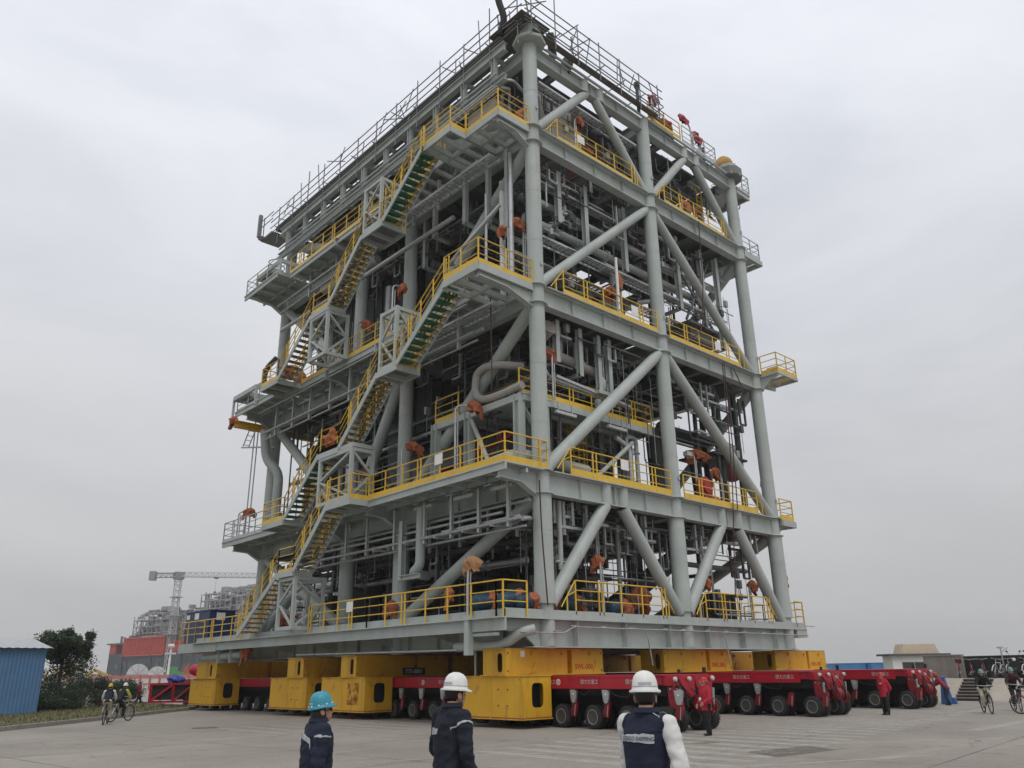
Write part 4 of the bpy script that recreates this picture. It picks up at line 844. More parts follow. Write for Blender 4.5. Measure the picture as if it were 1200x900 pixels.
b=MB(); b.box(-.3,.35,-.35,.3,29.85,30.0); part('cap_packing',b,YEL)
b=MB(); b.tube((1.7,.1,29.3),(1.2,-.2,30.3),.2,10); b.tube((2.4,.1,28.9),(2.7,.1,29.7),.3,10); part('roof_equipment',b,DARKP)
b=MB(); b.box(-1.1,.7,-.7,1.6,29.86,29.9); spart('walkway_boards',b,BOARD)
# right roof edge: pipes, rails, covered lamps
for z,y,r in ((29.0,-.3,.06),(29.15,-.15,.05),(28.97,.3,.1)): pipe([(.8,y,z),(15.6,y,z)],r,GREY)
rail([(8.4,-.3),(11.2,-.3)],29.15,.2); rail([(11.4,-.3),(14.6,-.3),(14.6,1.2)],29.15,.18,GALV); 
lamp_post(8.95,-.2,29.1,1.75,.25,(1,0),cm=REDP); lamp_post(12.9,.1,29.1,2.0,-.9,(1,.2),cm=REDP); lamp_post(13.9,.3,29.1,1.9,.3,(-1,0),cm=REDP); lamp_post(13.4,-.1,29.1,1.2,.2,(-1,0),cm=REDP)
wrap(10.3,.2,29.7,.35,.3,.5,REDP); b=MB(); b.box(9.6,11.0,.0,1.0,29.1,30.1); part('roof_equipment',b,BLACK); b=MB(); b.tube((7.6,-.3,29.0),(7.6,-.3,30.7),.09,8); b.tube((7.6,-.3,30.7),(7.6,-.3,30.95),.16,8); b.tube((14.1,.5,29),(14.1,.5,30.2),.12,8); b.tube((14.5,.4,29),(14.5,.4,30.6),.1,8); part('roof_vent',b,DARKP)
b=MB(); b.lathe([(.05,-.35),(.45,-.3),(.52,0),(.45,.3),(.05,.35)],16,(16.5,.3,30.3),'x'); part('cable_drum',b,mat('ochre_drum',(.42,.24,.05),.6))
b=MB(); b.lathe([(.72,28.9),(.8,28.98),(.8,29.5),(.7,29.55)],10,(16.31,0,0),smooth=False); part('column_cap',b,GREY_SHADE)
b=MB(); b.box(16.6,18.0,-.3,2.2,28.4,28.55); b.bar((16.6,-.2,28.3),(18,-.2,28.3),.1,.3); b.bar((17.9,-.2,28.3),(17.9,2.2,28.3),.1,.3); part('corner_platform',b,GREY); rail([(17.2,-.3),(17.95,-.3),(17.95,2.2)],28.6,.1,GALV); wrap(17.3,.2,30.2,.18,.18,.3,BROWNP)
for k in range(2): 
    b=MB(); b.lathe([(.4,-.03),(.46,0),(.4,.03),(.4,-.03)],14,(17.9,.6+k*.5,28.4),'y'); part('hose_coil',b,BLACK)
b=MB()
for x in (14.2,14.7): b.bar((x,1.0,24.3),(x,1.0,28.3),.06,.06,(1,0,0))
for k in range(12): b.bar((14.2,1.0,24.5+k*.3),(14.7,1.0,24.5+k*.3),.03,.03)
part('ladder',b,YEL)
# far end column pipes
for k in range(4): 
    b=MB(); b.lathe([(.5,-.04),(.56,0),(.5,.04),(.5,-.04)],12,(-.7,23.3,26.0+k*.35),'z'); part('hose_coil',b,GALV)

# notices tied to the railings and light fittings under the decks
for k,(x,y,z,ax) in enumerate(((6.0,-.31,17.0,'x'),(4.55,-.31,9.5,'x'),(-2.26,3.4,9.4,'y'),(-2.34,9.3,4.2,'y'),(12.6,-.31,17.0,'x'),(2.9,-.31,24.8,'x'))):
    b=MB(); 
    if ax=='x': b.box(x-.24,x+.24,y-.01,y+.01,z,z+.42)
    else: b.box(x-.01,x+.01,y-.24,y+.24,z,z+.42)
    part('notice',b,WHITEP)
for x,y,z in ((2.2,.7,11.7),(5.4,.7,11.7),(1.6,.6,7.4),(3.7,.6,7.3),(6.9,.6,7.4),(10.6,.7,7.3),(13.5,.7,7.4),(3.2,.8,23.0),(10.2,.8,23.0),(12.8,.8,15.0),(9.6,.8,15.0)):
    b=MB(); b.box(x-.6,x+.6,y-.07,y+.07,z-.06,z+.06); b.bar((x-.4,y,z),(x-.4,y,z+.5),.03,.03,(1,0,0)); b.bar((x+.4,y,z),(x+.4,y,z+.5),.03,.03,(1,0,0)); part('light_fitting',b,mat('light_fitting_grey',(.5,.51,.5),.5) if not bpy.data.materials.get('light_fitting_grey') else bpy.data.materials['light_fitting_grey'])
for y,z in ((1.2,8.3),(3.5,8.3),(6.2,8.3),(4.4,15.9),(9.0,15.9),(3.2,23.6),(9.5,23.6)):
    b=MB(); b.box(-.97,-.83,y-.6,y+.6,z-.06,z+.06); b.bar((-.9,y,z),(-.9,y,z+.3),.03,.03,(1,0,0)); part('light_fitting',b,bpy.data.materials['light_fitting_grey'])
# ------------------------------------------------------------------ transverse load beams and hanging boxes
def load_beam(x0,x1,y0,y1,label,z0=1.62,z1=2.5,plaque=False,txt=True):
    o=empty('load_beam',((x0+x1)/2,(y0+y1)/2,z0),label,'steel beam','yellow load beams lying across the trailers')
    cx,cy=(x0+x1)/2,(y0+y1)/2; hx,hy,h=(x1-x0)/2,(y1-y0)/2,z1-z0
    b=MB(); b.box(-hx,hx,-hy,hy,h-.03,h); b.box(-hx-.04,hx+.04,-hy-.06,hy+.06,0,.035)
    xm=hx*.32
    b.box(-hx+.05,xm-.25,-hy+.0,-hy+.03,.036,h-.031); b.box(xm,hx-.0,-hy-.0,-hy+.03,.036,h-.031); b.box(xm-.25,xm,-hy+.2,-hy+.23,.036,h-.031); b.box(xm-.28,xm-.25,-hy+.03,-hy+.23,.036,h-.031); b.box(xm,xm+.03,-hy+.03,-hy+.23,.036,h-.031)
    b.box(-hx+.05,hx,hy-.03,hy,.036,h-.031); b.box(hx-.03,hx-.0,-hy+.031,hy-.031,.036,h-.031)
    b.build('beam_body',YBEAM,o)
    for k,xx in enumerate((-hx+.05,-hx+.62)):
        e=MB(); e.plate_hole(xx,-hy+.031,hy-.031,.036,h-.031,-hy*.45 if k==0 else -hy*.45,h*.48,.13,.30,.03); e.build('end_plate',YBEAM,o)
    gz=MB()
    for xx in (-hx*.45,hx*.84): gz.prism([(xx-.2,-hy-.002,.036),(xx+.2,-hy-.002,.036),(xx,-hy-.002,.42)],(0,-.03,0)); 
    for xx in (-hx*.5,hx*.1,hx*.7): gz.box(xx-.03,xx+.03,-hy-.09,-hy-.002,h-.22,h-.10); gz.box(xx+.05,xx+.08,-hy-.06,-hy-.002,h-.2,h-.1)
    gz.build('gusset',YBEAM,o)
    bt=MB()
    for (xx,zz) in ((-hx+.12,.15),(-hx+.12,h-.15),(hx-.1,.15),(hx-.1,h-.15)): bt.tube((xx,-hy-.02,zz),(xx,-hy+.0,zz),.025,8)
    bt.build('bolt_hole',BLACK,o)
    ed=MB(); ed.box(-hx-.01,hx+.01,-hy-.012,-hy+.05,h+.001,h+.014); ed.build('rusty_top_edge',RUST,o)
    if txt:
        text_mesh('SWL-500',.25,'stencil_lettering',REDTXT,o,facing((hx*.32+.62,-hy-.004,.26),(1,0,0)),.001); text_mesh('T',.17,'stencil_lettering',REDTXT,o,facing((hx*.32+1.2,-hy-.004,.42),(1,0,0)),.001)
    if plaque:
        q=MB(); q.box(-.05,1.15,-hy-.02,-hy-.002,.06,.36); q.build('plaque',mat('plaque_dark',(.05,.05,.05),.5),o); text_mesh('775-0001',.24,'stencil_lettering',WHITEP,o,facing((.55,-hy-.024,.2),(1,0,0)),.001)
    return o
load_beam(-1.75,3.15,.2,1.4,'yellow load beam SWL-500T under the near corner column, beside the man in the white shirt')
b=MB(); bm_=[o for o in bpy.data.objects if o.name=='load_beam'][0]; b.box(-1.75,-1.55,-.61,-.602,.6,.8); b.build('paper_notice',WHITEP,bm_)
load_beam(6.8,11.7,.2,1.4,'yellow load beam SWL-500T in the middle of the right side, behind the crouching trailer end')
load_beam(15.3,20.2,.2,1.4,'yellow load beam SWL-500T sticking out past the right end of the module')
load_beam(15.3,20.2,3.2,4.4,'yellow load beam on the right trailer just behind the outermost one',txt=False)
load_beam(-1.75,3.15,9.6,10.8,'yellow load beam with a numbered white plaque, behind the man in the white helmet',plaque=True,txt=False)
load_beam(-1.75,3.15,14.1,15.6,'plain yellow load beam above the blue helmet, second from the left end',txt=False)
load_beam(-1.75,3.15,23.7,26.4,'shadowed load beam under the far left end of the module',txt=False)
def side_box(y0,y1,label,stain=False,x0=-1.7,x1=-.36,z0=.3,z1=1.6):
    o=empty('counterweight_box',((x0+x1)/2,(y0+y1)/2,z0),label,'steel box','yellow steel boxes hung beside the trailer')
    hx,hy,h=(x1-x0)/2,(y1-y0)/2,z1-z0; b=MB()
    b.box(-hx,-hx+.03,-hy,hy,0,h); b.box(hx-.03,hx,-hy,hy,0,h); b.box(-hx-.03,hx+.03,-hy-.03,hy+.03,h+.001,h+.03); b.box(-hx-.03,hx+.03,-hy-.03,hy+.03,-.03,-.001); b.box(-hx+.031,hx-.031,hy-.03,hy,.0,h)
    b.box(-hx-.015,-hx-.001,-.02,.02,0,h); b.build('box_body',YBEAM,o)
    e=MB(); e.plate_hole(-hy,-hx+.031,hx-.031,0,h,.04,h*.55,.27,.38,.03,'y'); e.build('end_plate',YBEAM,o)
    i=MB(); i.box(-hx+.04,hx-.04,-hy+.5,-hy+.52,.02,h-.02); i.build('inner_bulkhead',BLACK,o)
    for yy,zz,rr_,l_ in [(yy,zz,.03,.02) for yy in (-hy*.55,-hy*.25) for zz in (.4,.9)]+[(yy,zz,.02,.012) for yy in (-hy+.1,hy-.1) for zz in (.1,h-.1)]:
        bt=MB(); bt.tube((-hx-l_,yy,zz),(-hx,yy,zz),rr_,8); bt.build('bolt',RUST,o)
    r=MB(); r.box(-hx-.012,-hx-.001,-hy,hy,.0,.045); r.box(-hx,hx,-hy-.012,-hy-.001,.0,.045); r.build('rusty_bottom_edge',RUST,o)
    if stain:
        m,t,bb=M_new('rust_stain'); bb.inputs['Base Color'].default_value=(.27,.08,.015,1); bb.inputs['Roughness'].default_value=.8
        tr=t.nodes.new('ShaderNodeBsdfTransparent'); ms=t.nodes.new('ShaderNodeMixShader'); tcn=t.nodes.new('ShaderNodeTexCoord'); nn=t.nodes.new('ShaderNodeTexNoise'); nn.inputs['Scale'].default_value=5; nn.inputs['Detail'].default_value=8
        t.links.new(tcn.outputs['Object'],nn.inputs[0]); rr_=t.nodes.new('ShaderNodeValToRGB'); t.links.new(nn.outputs['Fac'],rr_.inputs[0]); ramp(rr_.color_ramp,[(.38,(0,0,0)),(.72,(.6,.6,.6))])
        t.links.new(rr_.outputs[0],ms.inputs[0]); t.links.new(tr.outputs[0],ms.inputs[1]); t.links.new(bb.outputs[0],ms.inputs[2]); t.links.new(ms.outputs[0],t.nodes['Material Output'].inputs[0])
        s=MB(); s.box(-hx-.005,-hx-.002,-hy*.75,-hy*.25,.25,1.1); s.build('rust_patch',m,o)
    return o
side_box(-.55,2.55,'yellow steel box with bolt holes below the near corner, closest to the camera')
side_box(8.85,12.35,'yellow steel box with a rusty patch, just right of the woman in the blue helmet',True)
side_box(13.7,17.2,'yellow steel box partly hidden behind the blue helmet, left of the rust-stained one')
side_box(23.6,27.1,'yellow steel box at the far left end, beside the red trailer nose')

# ------------------------------------------------------------------ self-propelled trailers
WR=.36
def wheel_meshes():
    t=MB(); t.lathe([(.22,-.15),(.30,-.155),(.345,-.13),(WR,-.09),(WR,.09),(.345,.13),(.30,.155),(.22,.15),(.22,-.15)],28,(0,0,0),'x')
    for k in range(28):
        a=2*math.pi*k/28; ca,sa=math.cos(a),math.sin(a); c=Vector((0,ca*(WR+.004),sa*(WR+.004)))
        for s_,dx in ((-1,-.10),(1,.10)):
            t.bar(c+Vector((dx,0,0))-Vector((.035,0,0)),c+Vector((dx,0,0))+Vector((.035,0,0)),.03,.02,(0,ca,sa))
    r=MB(); r.lathe([(.02,-.06),(.12,-.06),(.17,-.10),(.185,-.155),(.225,-.16),(.225,-.14)],22,(0,0,0),'x'); r.lathe([(.225,.14),(.225,.16),(.185,.155),(.17,.1),(.12,.06),(.02,.06)],22,(0,0,0),'x'); r.lathe([(.02,-.13),(.07,-.13),(.08,-.06)],12,(0,0,0),'x')
    for k in range(8): a=k*math.pi/4; r.tube((-.085,.125*math.cos(a),.125*math.sin(a)),(-.055,.125*math.cos(a),.125*math.sin(a)),.014,6)
    return t,r
_t,_r=wheel_meshes()
W0=_t.build('wheel',TYRE); RIM0=_r.build('rim',RIM,W0); RINGM=mat('rim_edge_grey',(.20,.205,.2),.5)
q=MB(); q.lathe([(.2,-.158),(.205,-.165),(.228,-.165),(.23,-.158),(.2,-.158)],22,(0,0,0),'x'); RG0=q.build('rim_ring',RINGM,W0)
HUBR=MB(); HUBR.lathe([(.01,-.10),(.13,-.10),(.15,-.08)],16,(0,0,0),'x'); HUB0=HUBR.build('hub_cap',RED); HUB0.parent=W0
def place_wheel(parent,x,y,hub=False):
    o=W0.copy(); col.objects.link(o); o.parent=parent; o.location=(x,y,WR)
    for ch in (RIM0,RG0)+((HUB0,) if hub else ()):
        c=ch.copy(); col.objects.link(c); c.parent=o
    return o
br=MB(); br.prism([(-.04,-.15,1.17),(-.04,.15,1.17),(-.04,.11,.86),(-.04,.07,.78),(-.04,-.05,.78),(-.04,-.11,.9)],(.07,0,0)); BR0=br.build('axle_bracket',GALV)
br=MB(); br.tube((-.055,.0,1.04),(-.03,.0,1.04),.03,10); BRD=br.build('bracket_pin',WHITEP,BR0)
br=MB(); br.prism([(0,-.07,.85),(0,.09,.85),(0,.16,.6),(0,.33,.42),(0,.2,.34),(0,-.02,.5),(0,-.05,.62)],(.12,0,0)); br.tube((-.02,-.10,.78),(-.02,-.02,.36),.03,8); ARM0=br.build('suspension_arm',mat('dusty_shaded_red_arm',(.26,.014,.022),.5,0,.3,3,dirt=(.06,.03,.03),dirt_amt=.8))  # red darkened: shade below the deck is in the colour, dirt on top
br=MB(); br.tube((-.03,-.06,.72),(-.03,.0,.38),.022,8); PIST=br.build('piston',GALV,ARM0)
def place(src,parent,loc,rz=0):
    o=src.copy(); col.objects.link(o); o.parent=parent; o.location=loc; o.rotation_euler=(0,0,rz)
    for ch in [c for c in src.children]:
        k=ch.copy(); col.objects.link(k); k.parent=o
    return o
LETW=mat('faded_white_lettering',(.50,.47,.46),.7,0,.25,6)
REDD=mat('dusty_dark_red_paint',(.22,.014,.02),.5,0,.3,3,dirt=(.05,.03,.028),dirt_amt=.85)
def trailer(x0,yend,axles,label,inner_from=6,redhubs=(),number='1903'):
    """deck along +Y from its near end at yend; x0 is the left side, 2.43 m wide"""
    o=empty('transport_trailer',(x0+1.2,yend,0),label,'trailer','red self-propelled trailers under the module')
    W=2.4; L=axles*1.4+1.3; X=-1.2
    b=MB(); b.box(X+.05,X+W-.05,.55,L,1.32,1.57); b.box(X,X+W,.5,L,1.571,1.60); 
    b.build('deck',RED,o); b=MB(); b.box(X+.3,X+W-.3,.6,L,1.0,1.319); b.box(X+.95,X+W-.95,.7,L,.3,.999); b.build('underdeck_shade_block',BLACK,o)  # boxes added to block light, black for the shade under the deck
    for s_,xx in ((-1,X),(1,X+W-.05)):
        f=MB(); y=.9 if s_<0 else .5; f.box(xx,xx+.05,y,L,1.20,1.57)
        f.box(xx-.012 if s_<0 else xx+.05,xx if s_<0 else xx+.062,y,L,1.54,1.571); f.box(xx-.012 if s_<0 else xx+.05,xx if s_<0 else xx+.062,y,L,1.20,1.22)
        k=y+.7
        while k<min(L,14):
            f.box(xx-.006 if s_<0 else xx+.05,xx if s_<0 else xx+.056,k-.012,k+.012,1.22,1.54); k+=1.4
        f.build('side_beam',RED,o)
    # white lettering and emblem on the left side
    k=1.5; n=0
    while k<min(L-2,12):
        text_mesh('\u56fd\u529b\u65b9\u91cd\u5de5',.155,'side_lettering',LETW,o,facing((X-.018,k,1.40),(0,-1,0)),.001); 
        if n%2==1:
            e=MB(); e.lathe([(.075,0),(.10,0),(.10,.006),(.075,.006),(.075,0)],14,(X-.02,k+1.4,1.4),'x'); e.box(X-.02,X-.014,k+1.36,k+1.385,1.34,1.46); e.box(X-.02,X-.014,k+1.415,k+1.44,1.34,1.48); e.build('side_emblem',WHITEP,o)
        k+=1.9; n+=1
    for k in range(axles):
        y=.55+1.4*k
        full=k<inner_from
        place_wheel(o,X+.17,y,k in redhubs)
        if full:
            place_wheel(o,X+.66,y); place_wheel(o,X+W-.66,y); place_wheel(o,X+W-.17,y)
        if k<14:
            if k>1 or axles>12: place(BR0,o,(X+.02,y-.62,0))
            place(ARM0,o,(X+.12,y-.55,0))
    # near end: lamps, triangular stiffener with drum, steering rods, swollen arms
    b=MB(); b.prism([(X+.55,.30,1.52),(X+1.35,.30,1.52),(X+1.35,.30,.98),(X+1.05,.30,.92)],(0,.06,0)); b.prism([(X+1.36,.31,1.55),(X+W-.05,.31,1.55),(X+W-.2,.31,1.0),(X+1.6,.31,.9)],(0,.05,0)); b.box(X+.1,X+W-.1,.36,.56,1.3,1.57); b.build('end_frame',RED,o)
    b=MB(); b.lathe([(.05,-.18),(.24,-.16),(.24,-.10),(.19,-.09),(.19,.05),(.24,.06),(.24,.12),(.05,.14)],18,(X+1.45,.25,.78),'x'); b.build('hydraulic_drum',REDD,o)
    for z in (1.3,1.2,1.12,1.02):
        b=MB(); b.tube((X+.25,.42,z),(X+1.1,.42,z-.04),.03,8); b.build('steering_rod',RED if z!=1.2 else GALV,o)
    for xx in (X+.28,X+W-.42):     # steering knuckle: forked plates, cross pin and ram
        b=MB()
        for dx in (0,.17): b.prism([(xx+dx,.42,1.3),(xx+dx,.56,1.3),(xx+dx,.5,.75),(xx+dx,.34,.40),(xx+dx,.20,.42),(xx+dx,.10,.66),(xx+dx,.16,.86)],(.035,0,0))
        b.tube((xx-.05,.24,.70),(xx+.26,.24,.70),.06,10); b.tube((xx-.04,.30,.46),(xx+.25,.30,.46),.05,10); b.box(xx+.04,xx+.165,.36,.52,.8,1.3); b.build('end_arm',REDD,o)
        b=MB(); b.tube((xx+.10,.16,1.2),(xx+.10,.2,.72),.045,8); b.tube((xx+.10,.19,.85),(xx+.10,.22,.5),.028,8); b.build('ram',GALV,o)
    b=MB(); b.box(X+.62,X+1.0,.36,.5,1.0,1.28); b.box(X+1.7,X+2.0,.38,.52,1.02,1.26); 
    for kk in range(6): b.tube((X+.66+kk*.06,.30,1.05),(X+.66+kk*.06,.36,1.05),.018,6)
    b.build('valve_block',DARKP,o)
    for kk in range(5):
        h=MB(); xa=X+.5+kk*.33; h.path([(xa,.34,1.25),(xa+.05,.12+.04*kk%3*.03,1.0),(xa+.12,.16,.78),(xa+.2,.4,.7)],.014,5); h.build('hose',BLACK,o)
    for xx in (X+.3,X+1.0,X+W-.2):
        b=MB(); b.lathe([(.02,-.06),(.06,-.055),(.07,-.03),(.07,.03),(.02,.05)],12,(xx,.24,1.47),'y'); b.build('lamp',mat('lamp_glass',(.55,.52,.5),.25),o)
    b=MB(); b.tube((X+.6,.3,1.62),(X+.6,.3,1.75),.05,8); b.tube((X+1.9,.3,1.62),(X+1.9,.3,1.8),.06,8); b.path([(X+.3,.25,1.4),(X+.4,.1,1.0),(X+.7,.15,.7),(X+.9,.3,1.0)],.018,5); b.build('valve_stack',BLACK,o)
    for pts in ([(X+1.2,.2,1.3),(X+1.3,.05,.7),(X+2.0,.1,.9)],[(X+.5,.3,1.45),(X+.55,-.02,1.1),(X+.8,.05,.8),(X+1.2,.3,.75)],[(X+1.5,.25,1.5),(X+1.7,.0,1.2),(X+1.9,.1,.6)],[(X-.02,1.6,1.2),(X-.05,1.8,.95),(X-.02,2.3,1.0),(X-.02,2.7,1.2)],[(X-.02,3.3,1.2),(X-.05,3.6,1.0),(X-.02,4.1,1.2)],[(X-.02,5.2,1.2),(X-.04,5.5,.9),(X+.1,5.9,.8)]):
        h=MB(); h.path(pts,.016,5); h.build('hose',BLACK,o)
    text_mesh(number,.15,'number_plate',WHITEP,o,facing((X+1.75,.305,1.38),(1,0,0)),.001)
    return o
trailer(-.3,-5.65,27,'long red trailer nearest the camera, its near end beside the worker in a red jacket',6,(9,))
trailer(9.05,-5.3,10,'red trailer in the middle with one red wheel hub, below the second yellow beam',5,(1,),'1903')
trailer(16.3,-5.75,9,'red trailer furthest right, behind the red-jacketed worker standing alone',5,(2,),'1905')
trailer(4.5,6,11,'red trailer deep in the shadow under the middle of the module, behind the nearest one',0,(),'1902'); trailer(12.6,5,11,'red trailer deep in the shadow between the middle and right trailers',0,(),'1904')
for xa in (6.8,15.3):
    for ya,yb in ((9.6,10.8),(14.1,15.6),(20,21.5),(23.7,26.4)):
        if (xa,ya)!=(6.8,99): load_beam(xa-3.4 if xa<7 else xa-2.5,xa+3.9 if xa<7 else xa+2.5,ya,yb,'yellow load beam lost in the shadow under the module',txt=False)
for o in (W0,BR0,ARM0):
    for c in list(o.children): bpy.data.objects.remove(c)
    bpy.data.objects.remove(o)
# red nose frame of another trailer beyond the far box, with a blue sheet on it
o=empty('trailer_nose',(-1.2,31.6,.2),'red open trailer nose frame with dark panels at the far left end of the module','trailer')
b=MB(); 
for p,q in (((-1.0,.3,0.15),(.9,-1.6,.15)),((-1.0,.3,1.15),(.9,-1.6,1.15)),((-1.0,.3,.15),(-1.0,.3,1.15)),((.9,-1.6,.15),(.9,-1.6,1.15)),((-1,.3,.15),(0,-.7,1.15)),((0,-.7,.15),(.9,-1.6,1.15)),((-1,.3,1.15),(.6,1.9,1.15)),((.9,-1.6,1.15),(2.4,-.1,1.15)),((0,-.7,.15),(0,-.7,1.15))): b.bar(p,q,.12,.12)
b.build('frame',RED,o)
b=MB(); b.prism([(-.9,.35,.25),(.85,-1.45,.25),(.85,-1.45,1.1),(-.9,.35,1.1)],(.1,.1,0)); b.build('panel',BLACK,o)
b=MB(); draped(b,(.3,-.4,1.35),1.0,.8,.5,7,.3); t_=b.build('tarpaulin',mat('blue_tarpaulin',(.03,.06,.28),.6)); t_.location=(-1.2,31.6,.75); t_.scale=(.6,.6,.6); tag(t_,'crumpled blue tarpaulin lying on the red trailer nose','tarpaulin')
b=MB(); b.ball((0,0,0),1,14,10,.95,.95,.62); t_=b.build('covered_bundle',mat('crimson_sheet',(.42,.02,.05),.55)); t_.location=(1.1,33.2,2.15); t_.scale=(.62,.62,.62); tag(t_,'round crimson covered bundle behind the trailer nose under the module end','bundle')
b=MB(); b.tube((0,0,-3.4),(0,0,-.4),.12,8); b.box(-.5,.5,-.5,.5,-3.46,-3.2); b.build('stand',GALV,t_)
# ------------------------------------------------------------------ verge, kerb, shed, plants at the left
KL=[(-34,-6.0),(-13.2,14.87),(-8.83,19.19),(-1.9,26.5)]
GRASS=mat('dry_verge_grass',(.085,.082,.03),.95,0,.45,3,bump=.6,bscale=25,dirt=(.15,.12,.06),dirt_amt=.8)
SOIL=mat('bare_soil',(.12,.10,.07),.95,0,.3,2)
b=MB(); poly=KL+[(-.9,28.2),(-.5,31),(.8,44),(-1.5,62),(-40,60)]
b.prism([(x,y,.0) for x,y in poly],(0,0,.10)); tag(b.build('verge',GRASS),kind='structure')
b=MB()
for a,c in zip(KL[:-1],KL[1:]):
    a=Vector(a+(.075,));c=Vector(c+(.075,)); L=(c-a).length; n=max(1,int(L/1.0)); d=(c-a)/n
    for k in range(n): b.bar(a+d*k+d*.01,a+d*(k+1)-d*.01,.18,.15)
for a,c in (((-1.9,26.5),(-.85,28.2)),((-.85,28.2),(-.45,31)),((-.45,31),(.85,44))):
    b.bar((a[0],a[1],.075),(c[0],c[1],.075),.16,.15)
tag(b.build('kerb',CONC),kind='structure')
# grass tufts: uncountable
b=MB(); rr=random.Random(8)
def inpoly(x,y,P):
    s=False
    for i in range(len(P)):
        (x1,y1),(x2,y2)=P[i],P[i-1]
        if (y1>y)!=(y2>y) and x<(x2-x1)*(y-y1)/(y2-y1)+x1: s=not s
    return s
n=0
while n<9000:
    x=rr.uniform(-20,1); y=rr.uniform(8,46)
    if not inpoly(x,y,poly): continue
    n+=1; h=rr.uniform(.04,.16); a=rr.uniform(0,6.28); w_=rr.uniform(.01,.03); dx,dy=math.cos(a)*w_,math.sin(a)*w_; lx,ly=rr.uniform(-.06,.06),rr.uniform(-.06,.06)
    b.cur=rr.choice([0,0,1]); b.add([(x-dx,y-dy,.1),(x+dx,y+dy,.1),(x+lx,y+ly,.1+h)],[(0,1,2)])
tag(b.build('grass',[mat('grass_blade',(.07,.085,.022),.9,0,.4,1),mat('dry_grass_blade',(.22,.18,.08),.9,0,.3,1)]),kind='stuff')
SHB=mat('blue_corrugated_sheet',(.095,.205,.385),.5,0,.10,1.2,dirt=(.16,.20,.24),dirt_amt=.45)
def corrugated(b,p,q,z0,z1,pitch=.19,amp=.010):
    p=Vector(p);q=Vector(q);L=(q-p).length;d=(q-p).normalized();nn=Vector((d.y,-d.x,0)); vs=[];n=int(L/(pitch/4))
    prof=[0,1,1,0]
    for i in range(n+1):
        c=p+d*(L*i/n)+nn*amp*prof[i%4]; vs+= [(c.x,c.y,z0),(c.x,c.y,z1)]
    b.add(vs,[(2*i,2*i+2,2*i+3,2*i+1) for i in range(n)])
sh=empty('shed',(-12.5,29.5,.1),'blue corrugated metal shed with grey sheet roof at the left edge of the picture','shed')
c0=Vector((-8.93,28.69)); e=Vector((-.985,-.17)); f=Vector((-.17,.985))
P_=[c0,c0+e*8,c0+e*8+f*5,c0+f*5]; P_=[(p.x+12.5,p.y-29.5) for p in P_]
for i in range(4):
    b=MB(); a=P_[i];c=P_[(i+1)%4]; corrugated(b,(c[0],c[1],0),(a[0],a[1],0),0,3.2); b.build('wall',SHB,sh)
b=MB(); corrugated(b,(P_[1][0]+.0,P_[1][1],0),(P_[0][0],P_[0][1],0),0,3.2)
rf=MB(); ex=.25
def rp(u_,v_,z): q=c0+e*u_+f*v_; return (q.x+12.5,q.y-29.5,z)
n=42
vs=[]
for i in range(n+1):
    u_=-ex+(8+2*ex)*i/n; dz=.03*(i%2)
    vs+=[rp(u_,-ex,3.17+dz),rp(u_,2.5,3.75+dz),rp(u_,5+ex,3.17+dz)]
rf.add(vs,[(3*i,3*i+3,3*i+4,3*i+1) for i in range(n)]+[(3*i+1,3*i+4,3*i+5,3*i+2) for i in range(n)])
rf.build('roof',GALV,sh)
b=MB(); q=[rp(4.2+k,-.03,z) for k,z in ((0,.3),(1.7,.3),(1.7,1.2),(1.35,1.5),(.35,1.5),(0,1.2))]; b.prism(q,(e.y*.02,-e.x*.02,0)); b.build('patch_panel',mat('darker_blue_panel',(.04,.15,.31),.5),sh)
def leaf_mat(name,c): return mat(name,c,.75,0,.5,2.5)
LEAF=leaf_mat('dark_evergreen_leaf',(.018,.034,.013)); LEAF2=leaf_mat('evergreen_leaf',(.032,.055,.02)); BARK=mat('bark',(.07,.055,.04),.9,0,.3,5)
def foliage(b,cl,n,size,rr):
    for k in range(n):
        c,rx,ry,rz=rr.choice(cl); 
        while True:
            x,y,z=rr.uniform(-1,1),rr.uniform(-1,1),rr.uniform(-1,1)
            q=x*x+y*y+z*z
            if q<1 and (q>.25 or rr.random()<.3): break
        p=Vector((c[0]+x*rx+rr.gauss(0,.07),c[1]+y*ry+rr.gauss(0,.07),c[2]+z*rz+rr.gauss(0,.09))); s=size*rr.uniform(.6,1.3); d=Vector((rr.gauss(0,1),rr.gauss(0,1),rr.gauss(0,1)+.4)).normalized(); a=d.orthogonal().normalized(); 
        b.cur=0 if rr.random()<.62 else 1
        b.add([p-a*s*.5,p+d*s*.9-a*s*.08,p+a*s*.5,p-d*s*.5],[(0,2,1),(0,3,2)])
